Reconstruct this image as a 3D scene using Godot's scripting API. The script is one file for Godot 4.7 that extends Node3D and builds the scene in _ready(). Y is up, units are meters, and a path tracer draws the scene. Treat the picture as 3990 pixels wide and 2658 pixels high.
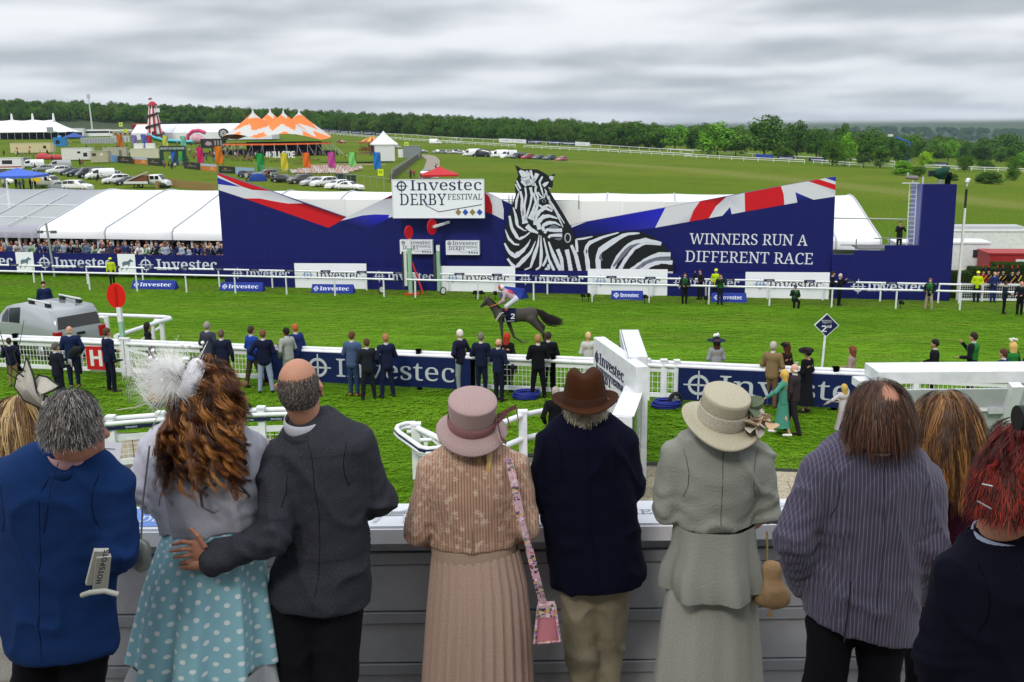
extends Node3D
# A racecourse seen over the heads of the front row of a terrace. x runs right, y up, -z away from the terrace, metres.
# The course itself (rails, boards, track) is laid out along s (along the rails, to the right) and w (across, away from the stand).
const AL:=.127409
func V(x:float,y:float,z:float)->Vector3:return Vector3(x,y,z)
func At(p:Vector3)->Transform3D:return Transform3D(Basis(),p)
func mn()->MB:return MB.new()
func _ready()->void:
	var cam:=Camera3D.new();cam.name="camera";add_child(cam)
	cam.position=V(0,7.8,0);cam.rotation_degrees=V(-12.24,0,-.7);cam.fov=38.0;cam.near=.05;cam.far=6000.0
	cam.current=true
	var env:=Environment.new()
	env.background_mode=Environment.BG_SKY;env.sky=Sky.new();env.sky.sky_material=make_sky()
	env.tonemap_mode=Environment.TONE_MAPPER_LINEAR;env.tonemap_exposure=1.06
	env.fog_enabled=true;env.fog_density=.00006;env.fog_light_color=Color(.74,.82,.93)
	env.sdfgi_enabled=true;env.ssao_enabled=true;env.ssil_enabled=true
	var we:=WorldEnvironment.new();we.name="environment";we.environment=env;add_child(we)
	var sun:=DirectionalLight3D.new();sun.name="sun";add_child(sun)
	sun.light_energy=.5;sun.light_color=Color(1.0,.97,.92);sun.light_angular_distance=14.0;sun.shadow_enabled=true
	sun.rotation_degrees=V(-44,-24,0)
	materials()
	set_paths()
	ground()
	near_lawn()
	wall_and_boards()
	marquee()
	rails()
	right_tower()
	far_field()
	woods()
	near_fence()
	mid_people()
	horse_and_jockey()
	track_things()
	terrace()
	front_row()
# ---------------------------------------------------------------- names, labels
var used:={}
func numbered(called: String)->String:
	var k: int=used.get(called,0);used[called]=k+1
	return called if k==0 else "%s_%03d" % [called,k]
func tag(o: Node,label: String,category:="",group:="",kind:="")->void:
	if label: o.set_meta("label",label)
	if category: o.set_meta("category",category)
	if group: o.set_meta("group",group)
	if kind: o.set_meta("kind",kind)
func thing(called: String,label: String,category: String,at:=Vector3.ZERO,yaw:=.0,group:="")->Node3D:
	var o:=Node3D.new();o.name=numbered(called);add_child(o)
	o.position=at;o.rotation.y=yaw;tag(o,label,category,group);return o
func part(called: String,m,mat: Material,parent: Node,label:="")->MeshInstance3D:
	var o:=MeshInstance3D.new();o.name=called;o.mesh=m.done() if m is MB else m;o.material_override=mat
	parent.add_child(o,true)
	if label: o.set_meta("label",label)
	return o
func solo(called: String,m,mat: Material,label: String,category: String,at:=Vector3.ZERO,yaw:=.0,group:="")->MeshInstance3D:
	var o:=part(numbered(called),m,mat,self);o.position=at;o.rotation.y=yaw;tag(o,label,category,group);return o
func struct(called: String,m,mat: Material,kind:="structure")->MeshInstance3D:
	var o:=part(numbered(called),m,mat,self);o.set_meta("kind",kind);return o
func rn(a: float,b: float)->float: return rng.randf_range(a,b)
var rng:=RandomNumberGenerator.new()
# course frame
func cs(s: float,w: float,y: float)->Vector3: return V(s*cos(AL)+w*sin(AL),y,s*sin(AL)-w*cos(AL))
func cw(p: Vector3)->Vector2: return Vector2(p.x*cos(AL)+p.z*sin(AL),p.x*sin(AL)-p.z*cos(AL))
func cg(s: float,w: float,up:=.0)->Vector3:
	var p:=cs(s,w,.0);p.y=gh(p.x,p.z)+up;return p
func gp(x: float,z: float)->Vector3: return V(x,gh(x,z),z)
const NX:=[-200.0,27.0,34.0,41.0,49.0,56.7,61.0,66.0,80.0,9000.0]
const NY:=[.33,.30,-.30,-1.15,-1.8,-2.25,-2.36,-2.45,-2.5,-2.5]
func gh(x: float,z: float)->float:
	var w:=x*sin(AL)-z*cos(AL)
	var s:=clampf(x*cos(AL)+z*sin(AL),-70.0,70.0)
	var n:=.0
	for i in 9:
		if w<NX[i+1]:
			n=lerpf(NY[i],NY[i+1],clampf((w-NX[i])/(NX[i+1]-NX[i]),.0,1.0)) if i else (.33 if w<.0 else lerpf(.33,.30,w/27.0));break
	n-=.0137*s
	if w<64.0: return n
	var d:=maxf(-z,30.0);var a:=x/d;var q:=minf(log(d/100.0),1.97)
	var f:=7.8-d*(.101+.018*a+.005*a*a+-.10411*q+.00836*q*a+.04973*q*q+.00236*q*q*a+.01597*a*a*q+-.01085*q*q*q)
	var t:=minf(1.0,(w-64.0)/26.0);t=t*t*(3.0-2.0*t)
	return n+(f-n)*t
# ---------------------------------------------------------------- mesh builder (outward faces are given counter-clockwise)
class MB:
	var v:=PackedVector3Array()
	var c:=PackedColorArray()
	var u:=PackedVector2Array()
	var n:=PackedVector3Array()
	var i:=PackedInt32Array()
	var col:=Color.WHITE
	var has_c:=false
	var own_n:=false
	func tint(k: Color)->MB:
		col=k;has_c=true;return self
	func p(q: Vector3,uv:=Vector2.ZERO)->int:
		v.append(q);u.append(uv);c.append(col);return v.size()-1
	func tri(a: int,b: int,d: int)->void:
		i.append(a);i.append(d);i.append(b)
	func quad(a: Vector3,b: Vector3,d: Vector3,e: Vector3)->void:
		var k:=p(a,Vector2(0,1));p(b,Vector2(1,1));p(d,Vector2(1,0));p(e,Vector2(0,0));tri(k,k+1,k+2);tri(k,k+2,k+3)
	func quad_mb(a: Vector3,b: Vector3,d: Vector3,e: Vector3)->MB:
		quad(a,b,d,e);return self
	func box(at: Vector3,size: Vector3,b:=Basis())->MB:
		var h:=size*.5
		for f in 6:
			var ax:=f/2;var sg:=1.0 if f % 2==0 else -1.0
			var nn:=Vector3.ZERO;nn[ax]=h[ax]*sg
			var e1:=Vector3.ZERO;e1[(ax+1) % 3]=h[(ax+1) % 3]*sg
			var e2:=Vector3.ZERO;e2[(ax+2) % 3]=h[(ax+2) % 3]
			quad(at+b*(nn-e1-e2),at+b*(nn+e1-e2),at+b*(nn+e1+e2),at+b*(nn-e1+e2))
		return self
	func beam(a: Vector3,b: Vector3,wide: float,high: float)->MB:
		var d:=b-a;var f:=d.normalized();var up:=Vector3.UP if absf(f.y)<.95 else Vector3.FORWARD
		var r:=f.cross(up).normalized();up=r.cross(f)
		return box((a+b)*.5,Vector3(wide,high,d.length()),Basis(r,up,-f))
	# grid of rings; every ring has the same number of points, going counter-clockwise seen from the end of the loft
	func loft(rings: Array,closed:=true,cap0:=true,cap1:=true,uvs:=Vector2(1,1))->MB:
		var m: int=rings[0].size();var base:=v.size();var nr:=rings.size();var cols:=m+1 if closed else m
		for r in nr:
			for k in cols: p(rings[r][k % m],Vector2(uvs.x*k/float(m),uvs.y*r/float(maxi(1,nr-1))))
		for r in nr-1:
			for k in cols-1:
				var a:=base+r*cols+k
				tri(a,a+1,a+cols+1);tri(a,a+cols+1,a+cols)
		if closed and cap0: _cap(rings[0],true)
		if closed and cap1: _cap(rings[nr-1],false)
		seam(base,nr,cols,closed)
		return self
	var seams:=[]
	func seam(base: int,nr: int,cols: int,closed: bool)->void:
		if closed:
			for r in nr: seams.append(Vector2i(base+r*cols,base+r*cols+cols-1))
	func _cap(ring,flip: bool)->void:
		var mid:=Vector3.ZERO
		for q in ring: mid+=q
		mid /= ring.size();var k0:=p(mid);var m: int=ring.size()
		for k in m: p(ring[k])
		for k in m:
			if flip: tri(k0,k0+1+(k+1) % m,k0+1+k)
			else: tri(k0,k0+1+k,k0+1+(k+1) % m)
	func tube(pts: Array,r,sides:=8,caps:=true)->MB:
		var rings:=[];var t0: Vector3=(pts[1]-pts[0]).normalized()
		var x:=t0.cross(Vector3.UP if absf(t0.y)<.9 else Vector3.RIGHT).normalized()
		for k in pts.size():
			var t: Vector3=(pts[mini(k+1,pts.size()-1)]-pts[maxi(k-1,0)]).normalized()
			x=(x-t*x.dot(t)).normalized();var y:=t.cross(x)
			var rr: float=r[k] if r is Array else r
			var ring:=PackedVector3Array()
			for q in sides:
				var a:=TAU*q/sides;ring.append(pts[k]+(x*cos(a)+y*sin(a))*rr)
			rings.append(ring)
		return loft(rings,true,caps,caps)
	func lathe(prof: Array,segs:=24,at:=Vector3.ZERO,sx:=1.0,sz:=1.0,cap0:=false,cap1:=false)->MB:
		var rings:=[]
		for q in prof:
			var ring:=PackedVector3Array()
			for k in segs:
				var a:=-TAU*k/segs;ring.append(at+Vector3(cos(a)*q.x*sx,q.y,sin(a)*q.x*sz))
			rings.append(ring)
		return loft(rings,true,cap0,cap1)
	func ball(at: Vector3,r: Vector3,segs:=12,rows:=8)->MB:
		var prof:=[]
		for k in rows+1:
			var a:=PI*k/rows-PI/2;prof.append(Vector2(maxf(cos(a),.001),sin(a)*r.y))
		return lathe(prof,segs,at,r.x,r.z)
	# flat polygon in the xy plane of xf, facing +z, with thickness going to -z
	func poly(pts: PackedVector2Array,xf:=Transform3D(),deep:=.0)->MB:
		var q:=pts
		if Geometry2D.is_polygon_clockwise(q): q=q.duplicate();q.reverse()
		var t:=Geometry2D.triangulate_polygon(q);var k:=v.size()
		var lo:=Rect2(q[0],Vector2.ZERO)
		for e in q: lo=lo.expand(e)
		for e in q: p(xf*Vector3(e.x,e.y,0),Vector2((e.x-lo.position.x)/lo.size.x,1.0-(e.y-lo.position.y)/lo.size.y))
		for j in range(0,t.size(),3):
			var A:=q[t[j]];var B:=q[t[j+1]];var D:=q[t[j+2]]
			if (B-A).cross(D-A)>0: tri(k+t[j],k+t[j+1],k+t[j+2])
			else: tri(k+t[j],k+t[j+2],k+t[j+1])
		if deep>.0:
			var kb:=v.size()
			for e in q: p(xf*Vector3(e.x,e.y,-deep))
			for j in range(0,t.size(),3):
				var A:=q[t[j]];var B:=q[t[j+1]];var D:=q[t[j+2]]
				if (B-A).cross(D-A)<0: tri(kb+t[j],kb+t[j+1],kb+t[j+2])
				else: tri(kb+t[j],kb+t[j+2],kb+t[j+1])
			for j in q.size():
				var A:=q[j];var B:=q[(j+1) % q.size()]
				quad(xf*Vector3(A.x,A.y,-deep),xf*Vector3(B.x,B.y,-deep),xf*Vector3(B.x,B.y,0),xf*Vector3(A.x,A.y,0))
		return self
	func normals()->void:
		n.resize(v.size());n.fill(Vector3.ZERO)
		for k in range(0,i.size(),3):
			var a:=i[k];var b:=i[k+1];var d:=i[k+2]
			var f:=(v[d]-v[a]).cross(v[b]-v[a])
			n[a]+=f;n[b]+=f;n[d]+=f
		for e in seams:
			var f: Vector3=n[e.x]+n[e.y];n[e.x]=f;n[e.y]=f
		for k in n.size(): n[k]=n[k].normalized()
	func moved(xf: Transform3D,from:=0)->MB:
		for k in range(from,v.size()): v[k]=xf*v[k]
		return self
	func done()->ArrayMesh:
		if not own_n: normals()
		var a:=[];a.resize(Mesh.ARRAY_MAX)
		a[Mesh.ARRAY_VERTEX]=v;a[Mesh.ARRAY_NORMAL]=n;a[Mesh.ARRAY_TEX_UV]=u;a[Mesh.ARRAY_INDEX]=i
		if has_c: a[Mesh.ARRAY_COLOR]=c
		var m:=ArrayMesh.new()
		if i.size(): m.add_surface_from_arrays(Mesh.PRIMITIVE_TRIANGLES,a)
		return m
class Folds:
	func at(_p: Vector3,_n: Vector3)->float: return .0
# ---------------------------------------------------------------- bodies: smooth union of tapered capsules, meshed as surface nets
class Blob:
	var bones:=[]
	var planes:=[]
	func add(a: Vector3,b: Vector3,ra: float,rb:=-1.0,k:=.05,sc:=Vector3.ONE)->Blob:
		bones.append([a,b,ra,rb if rb>=.0 else ra,k,sc]);return self
	func cut(nrm: Vector3,at: Vector3)->Blob:
		planes.append([nrm.normalized(),nrm.normalized().dot(at)]);return self
	func dist(q: Vector3)->float:
		var f:=1e3
		for e in bones:
			var sc: Vector3=e[5];var a: Vector3=e[0];var ab: Vector3=(e[1]-a)/sc;var ap: Vector3=(q-a)/sc
			var h:=clampf(ap.dot(ab)/maxf(ab.length_squared(),1e-9),.0,1.0)
			var d: float=((ap-ab*h).length()-lerpf(e[2],e[3],h))*pow(sc.x*sc.y*sc.z,.3333)
			var k: float=e[4];var t:=maxf(k-absf(d-f),.0)/k
			f=minf(f,d)-t*t*k*.25
		return f
	func mesh(cell: float,mb: MB,disp: Folds=null)->MB:
		var lo:=Vector3.ONE*1e9;var hi:=-lo
		for e in bones:
			for q in 2:
				var r: Vector3=e[5]*e[2+q]+Vector3.ONE*cell*2.5
				lo=lo.min(e[q]-r);hi=hi.max(e[q]+r)
		var nx:=int((hi.x-lo.x)/cell)+2;var ny:=int((hi.y-lo.y)/cell)+2;var nz:=int((hi.z-lo.z)/cell)+2
		var g:=PackedFloat32Array();g.resize(nx*ny*nz);g.fill(1.0)
		for e in bones:
			var a: Vector3=e[0];var b: Vector3=e[1];var ra: float=e[2];var rb: float=e[3];var k: float=e[4];var sc: Vector3=e[5]
			var fac:=pow(sc.x*sc.y*sc.z,.3333)
			var grow:=sc*(maxf(ra,rb))+Vector3.ONE*(k+cell*2.0)
			var b0:=((a.min(b)-grow-lo)/cell).floor();var b1:=((a.max(b)+grow-lo)/cell).ceil()
			var x0:=maxi(0,int(b0.x));var x1:=mini(nx-1,int(b1.x));var y0:=maxi(0,int(b0.y));var y1:=mini(ny-1,int(b1.y));var z0:=maxi(0,int(b0.z));var z1:=mini(nz-1,int(b1.z))
			var bx:=(b.x-a.x)/sc.x;var by:=(b.y-a.y)/sc.y;var bz:=(b.z-a.z)/sc.z
			var inv:=1.0/maxf(bx*bx+by*by+bz*bz,1e-9);var dr:=rb-ra;var ik:=.25/k
			for iz in range(z0,z1+1):
				var pz:=(lo.z+iz*cell-a.z)/sc.z
				for iy in range(y0,y1+1):
					var py:=(lo.y+iy*cell-a.y)/sc.y
					var at:=(iz*ny+iy)*nx;var dyz:=py*by+pz*bz
					for ix in range(x0,x1+1):
						var px:=(lo.x+ix*cell-a.x)/sc.x
						var h:=clampf((px*bx+dyz)*inv,.0,1.0)
						var ex:=px-bx*h;var ey:=py-by*h;var ez:=pz-bz*h
						var d:=(sqrt(ex*ex+ey*ey+ez*ez)-ra-dr*h)*fac
						var f:=g[at+ix]
						var t:=k-absf(d-f)
						g[at+ix]=(minf(d,f)-t*t*ik) if t>.0 else minf(d,f)
		for e in planes:
			var nn: Vector3=e[0];var dd: float=e[1]
			for iz in nz:
				for iy in ny:
					var at:=(iz*ny+iy)*nx;var s:=nn.y*(lo.y+iy*cell)+nn.z*(lo.z+iz*cell)-dd+nn.x*lo.x
					for ix in nx:
						var q:=s+nn.x*cell*ix
						if q>g[at+ix]: g[at+ix]=q
		var first:=mb.v.size()
		var id:=PackedInt32Array();id.resize(nx*ny*nz);id.fill(-1)
		var sx:=1;var sy:=nx;var sz:=nx*ny
		var off:=PackedInt32Array([0,sx,sy,sx+sy,sz,sx+sz,sy+sz,sx+sy+sz])
		for iz in nz-1:
			for iy in ny-1:
				var at:=iz*sz+iy*sy
				for ix in nx-1:
					var o:=at+ix
					var m0:=g[o]<.0
					if (g[o+1]<.0)==m0 and (g[o+sy]<.0)==m0 and (g[o+sz]<.0)==m0 and (g[o+1+sy]<.0)==m0 and (g[o+1+sz]<.0)==m0 and (g[o+sy+sz]<.0)==m0 and (g[o+1+sy+sz]<.0)==m0: continue
					var sum:=Vector3.ZERO;var cnt:=0
					for e in 12:
						var ca:=EA[e];var cb:=EB[e]
						var fa:=g[o+off[ca]];var fb:=g[o+off[cb]]
						if (fa<.0)!=(fb<.0):
							var t:=fa/(fa-fb)
							var va:=Vector3(ca & 1,(ca >> 1) & 1,ca >> 2);var vb:=Vector3(cb & 1,(cb >> 1) & 1,cb >> 2)
							sum+=va.lerp(vb,t);cnt+=1
					id[o]=mb.p(lo+(Vector3(ix,iy,iz)+sum/cnt)*cell)
		for iz in range(1,nz-1):
			for iy in range(1,ny-1):
				var at:=iz*sz+iy*sy
				for ix in range(1,nx-1):
					var o:=at+ix;var f:=g[o]<.0
					if f!=(g[o+sx]<.0): _face(mb,id[o-sy-sz],id[o-sz],id[o],id[o-sy],f)
					if f!=(g[o+sy]<.0): _face(mb,id[o-sx-sz],id[o-sx],id[o],id[o-sz],f)
					if f!=(g[o+sz]<.0): _face(mb,id[o-sx-sy],id[o-sy],id[o],id[o-sx],f)
		if disp:
			mb.normals()
			for k in range(first,mb.v.size()): mb.v[k]+=mb.n[k]*disp.at(mb.v[k],mb.n[k])
		return mb
	func _face(mb: MB,a: int,b: int,c: int,d: int,f: bool)->void:
		if a<0 or b<0 or c<0 or d<0: return
		if f: mb.tri(a,b,c);mb.tri(a,c,d)
		else: mb.tri(a,c,b);mb.tri(a,d,c)
	const EA: Array[int]=[0,2,4,6,0,1,4,5,0,1,2,3]
	const EB: Array[int]=[1,3,5,7,2,3,6,7,4,5,6,7]
# ---------------------------------------------------------------- lettering
var fonts:={}
var words:={}
func word(text: String,high: float,serif:=true,bold:=false,deep:=.012,squeeze:=1.0)->Array:
	# returns [mesh, width]: glyphs whose capitals are `high` tall, origin at the left end of the baseline
	var key:="%s|%s|%s|%s|%s|%s" % [text,high,serif,bold,deep,squeeze]
	if not words.has(key):
		var fk:="%s%s" % [serif,bold]
		if not fonts.has(fk):
			var f:=SystemFont.new();f.font_names=PackedStringArray(["Droid Serif" if serif else "Droid Sans"])
			f.font_weight=700 if bold else 400;fonts[fk]=f
		var t:=TextMesh.new();t.font=fonts[fk];t.text=text;t.font_size=64;t.pixel_size=.01;t.depth=.02;t.curve_step=2.0
		t.horizontal_alignment=HORIZONTAL_ALIGNMENT_LEFT;t.vertical_alignment=VERTICAL_ALIGNMENT_BOTTOM
		var a:=t.surface_get_arrays(0);var mb:=mn();mb.own_n=true
		mb.v=a[Mesh.ARRAY_VERTEX];mb.n=a[Mesh.ARRAY_NORMAL];mb.i=a[Mesh.ARRAY_INDEX] if a[Mesh.ARRAY_INDEX]!=null else PackedInt32Array(range(mb.v.size()))
		mb.u.resize(mb.v.size())
		# 64 px fonts: capitals are about 0.457 units tall; the baseline lies above the box's bottom
		var lo:=Vector3.ONE*1e9;var hi:=-lo
		for q in mb.v: lo=lo.min(q);hi=hi.max(q)
		var desc:=.0
		for ch in text:
			if ch in "gjpqy,": desc=.135
		var base:=lo.y+desc;var cap:=.457;var k:=high/cap
		for q in mb.v.size(): mb.v[q]=V((mb.v[q].x-lo.x)*k*squeeze,(mb.v[q].y-base)*k,deep*(.5+mb.v[q].z/.02))
		words[key]=[mb.done(),(hi.x-lo.x)*k*squeeze]
	return words[key]
func letter(called: String,text: String,wide: float,high: float,at: Vector3,mat: Material,parent: Node,serif:=true,bold:=false,b:=Basis(),deep:=.012)->MeshInstance3D:
	# lettering fitted to a width and a capital height, its left baseline end at `at`
	var w: Array=word(text,high,serif,bold,deep)
	var o:=part(called,w[0],mat,parent)
	o.transform=Transform3D(b*Basis.from_scale(V(wide/w[1],1,1)),at)
	return o
func emblem(r: float,deep:=.012)->MB:
	# a ring broken by a four-pointed cross
	var mb:=mn();var xf:=At(V(0,0,deep))
	for q in 4:
		var pts:=PackedVector2Array()
		for k in 9:
			var a:=TAU*(q+.07+.86*k/8.0)/4.0;pts.append(Vector2(cos(a),sin(a))*r*.80)
		for k in range(8,-1,-1):
			var a:=TAU*(q+.07+.86*k/8.0)/4.0;pts.append(Vector2(cos(a),sin(a))*r*.58)
		mb.poly(pts,xf,deep)
	for q in 4:
		var a:=TAU*q/4.0;var d:=Vector2(cos(a),sin(a));var e:=Vector2(-d.y,d.x)
		mb.poly(PackedVector2Array([e*r*.075,d*r*1.12+e*r*.045,d*r*1.12-e*r*.045,-e*r*.075,]),xf,deep)
	return mb
# ---------------------------------------------------------------- materials and sky
var mats:={}
var tx:={}
func noise_tex(key: String,freq: float,oct: int,size: int,ramp: Array,kind:=FastNoiseLite.TYPE_SIMPLEX_SMOOTH,normal:=false)->NoiseTexture2D:
	if not tx.has(key):
		var nz:=FastNoiseLite.new();nz.seed=hash(key) % 10000;nz.noise_type=kind;nz.frequency=freq;nz.fractal_octaves=oct;nz.fractal_gain=.55
		var t:=NoiseTexture2D.new();t.width=size;t.height=size;t.seamless=true;t.noise=nz;t.generate_mipmaps=false
		if ramp.size():
			var g:=Gradient.new();var off:=PackedFloat32Array();var cols:=PackedColorArray()
			for k in ramp.size(): off.append(k/float(ramp.size()-1));cols.append(Color(ramp[k]))
			g.offsets=off;g.colors=cols;t.color_ramp=g
		tx[key]=t
	return tx[key]
func M(hex: String,rough:=.7,metal:=.0,spec:=.4)->StandardMaterial3D:
	var key:="%s|%s|%s|%s" % [hex,rough,metal,spec]
	if not mats.has(key):
		var m:=StandardMaterial3D.new();m.albedo_color=Color(hex);m.roughness=rough;m.metallic=metal;m.metallic_specular=spec;mats[key]=m
	return mats[key]
func vcol(rough:=.8,spec:=.3)->StandardMaterial3D:
	var key:="vcol%s|%s" % [rough,spec]
	if not mats.has(key):
		var m:=StandardMaterial3D.new();m.vertex_color_use_as_albedo=true;m.roughness=rough;m.metallic_specular=spec;mats[key]=m
	return mats[key]
func cloth(hex: String,scale:=60.0,relief:=.05,rough:=.9,rim:=.3)->StandardMaterial3D:
	var key:="cloth%s|%s|%s" % [hex,scale,relief]
	if not mats.has(key):
		var m:=StandardMaterial3D.new();m.albedo_color=Color(hex);m.roughness=rough;m.metallic_specular=.25
		m.albedo_texture=noise_tex("weave",.06,3,256,["c4c4c4","ffffff"]);m.uv1_triplanar=true;m.uv1_scale=Vector3.ONE*scale/8.0
		m.heightmap_enabled=true;m.heightmap_texture=noise_tex("weave_h",.09,2,256,["000000","ffffff"]);m.heightmap_scale=relief
		if rim>.0: m.rim_enabled=true;m.rim=rim*.15;m.rim_tint=.6
		mats[key]=m
	return mats[key]
func paint(hex: String,rough:=.5)->StandardMaterial3D:
	# painted metal, vinyl or boards with faint grime
	var key:="paint%s|%s" % [hex,rough]
	if not mats.has(key):
		var m:=StandardMaterial3D.new();m.albedo_color=Color(hex);m.roughness=rough;m.metallic_specular=.35
		m.albedo_texture=noise_tex("grime",.012,5,512,["e8e8e6","f6f6f6","ffffff","ffffff"]);m.uv1_triplanar=true;m.uv1_world_triplanar=true;m.uv1_scale=Vector3.ONE*.45
		mats[key]=m
	return mats[key]
func materials()->void:
	rng.seed=20170603
	var lawn:=StandardMaterial3D.new();lawn.vertex_color_use_as_albedo=true;lawn.roughness=.95;lawn.metallic_specular=.1
	lawn.albedo_texture=noise_tex("turf",.02,6,1024,["7c8a64","b4bba0","dedfd0","fffff4"]);lawn.uv1_scale=V(.11,.11,1)
	lawn.heightmap_enabled=true;lawn.heightmap_texture=noise_tex("turf_h",.05,5,1024,["000000","ffffff"]);lawn.heightmap_scale=4.0
	mats.lawn=lawn
	var tuft:=StandardMaterial3D.new();tuft.vertex_color_use_as_albedo=true;tuft.roughness=.8;tuft.metallic_specular=.15
	mats.tuft=tuft
	var leaf:=StandardMaterial3D.new();leaf.vertex_color_use_as_albedo=true;leaf.roughness=.8;leaf.metallic_specular=.15;mats.leaf=leaf
	var pave:=StandardMaterial3D.new();pave.albedo_color=Color("a89f8c");pave.roughness=.9;pave.metallic_specular=.2
	pave.albedo_texture=noise_tex("stone",.03,5,512,["b0aaa0","e8e6e0","ffffff"]);pave.uv1_triplanar=true;pave.uv1_world_triplanar=true;pave.uv1_scale=Vector3.ONE*.7;mats.pave=pave
	var glass:=StandardMaterial3D.new();glass.albedo_color=Color(.03,.035,.045);glass.roughness=.06;glass.metallic_specular=.6;mats.glass=glass
	var roofmat:=StandardMaterial3D.new();roofmat.albedo_color=Color("d9dbe0");roofmat.roughness=.45;roofmat.metallic_specular=.4;mats.pvc=roofmat
	var win:=StandardMaterial3D.new();win.albedo_color=Color(.72,.72,.78,.62);win.transparency=BaseMaterial3D.TRANSPARENCY_ALPHA;win.roughness=.3;win.metallic_specular=.3;mats.clear_pvc=win
func make_sky()->PanoramaSkyMaterial:
	var w:=2048;var h:=1024
	var im:=Image.create(w,h,false,Image.FORMAT_RGBF)
	var a:=FastNoiseLite.new();a.seed=11;a.frequency=.16;a.fractal_octaves=5;a.fractal_gain=.52
	var b:=FastNoiseLite.new();b.seed=4;b.frequency=.035;b.fractal_octaves=4
	var rows:=[]
	for y in h/2+12:
		var e:=PI*(.5-(y+.5)/h)
		# fine rows near the horizon, one in four columns and rows high up
		var se:=sin(e);var step:=1 if e<.42 else 4
		if step==4 and y % 4!=0: continue
		for x in range(0,w,step):
			var az:=TAU*((x+.5)/w-.5)
			var up:=maxf(se,.0)+.075;var k:=cos(e)/up
			var px:=sin(az)*k;var pz:=-cos(az)*k
			var n1:=a.get_noise_2d(px*2.6+3.0,pz*3.2) ;var n2:=b.get_noise_2d(px*8.0+40.0,pz*10.0)
			var t:=clampf(.52+n1*.95+n2*.5,.0,1.0);t=t*t*(3.0-2.0*t)
			var c:=Color(.36,.395,.44).lerp(Color(.76,.79,.82),t)
			var hz:=exp(-maxf(e,.0)*16.0)
			c=c.lerp(Color(.60,.655,.72),.55*hz)
			var lum:=1.0+1.35*maxf(se,.0)
			c=Color(c.r*lum,c.g*lum,c.b*lum)
			if e<.0: c=Color(.30,.34,.33)
			if step==1: im.set_pixel(x,y,c)
			else: im.fill_rect(Rect2i(x,y,4,4),c)
	im.fill_rect(Rect2i(0,h/2+12,w,h/2-12),Color(.10,.14,.07))
	var m:=PanoramaSkyMaterial.new();m.panorama=ImageTexture.create_from_image(im);return m
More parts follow.
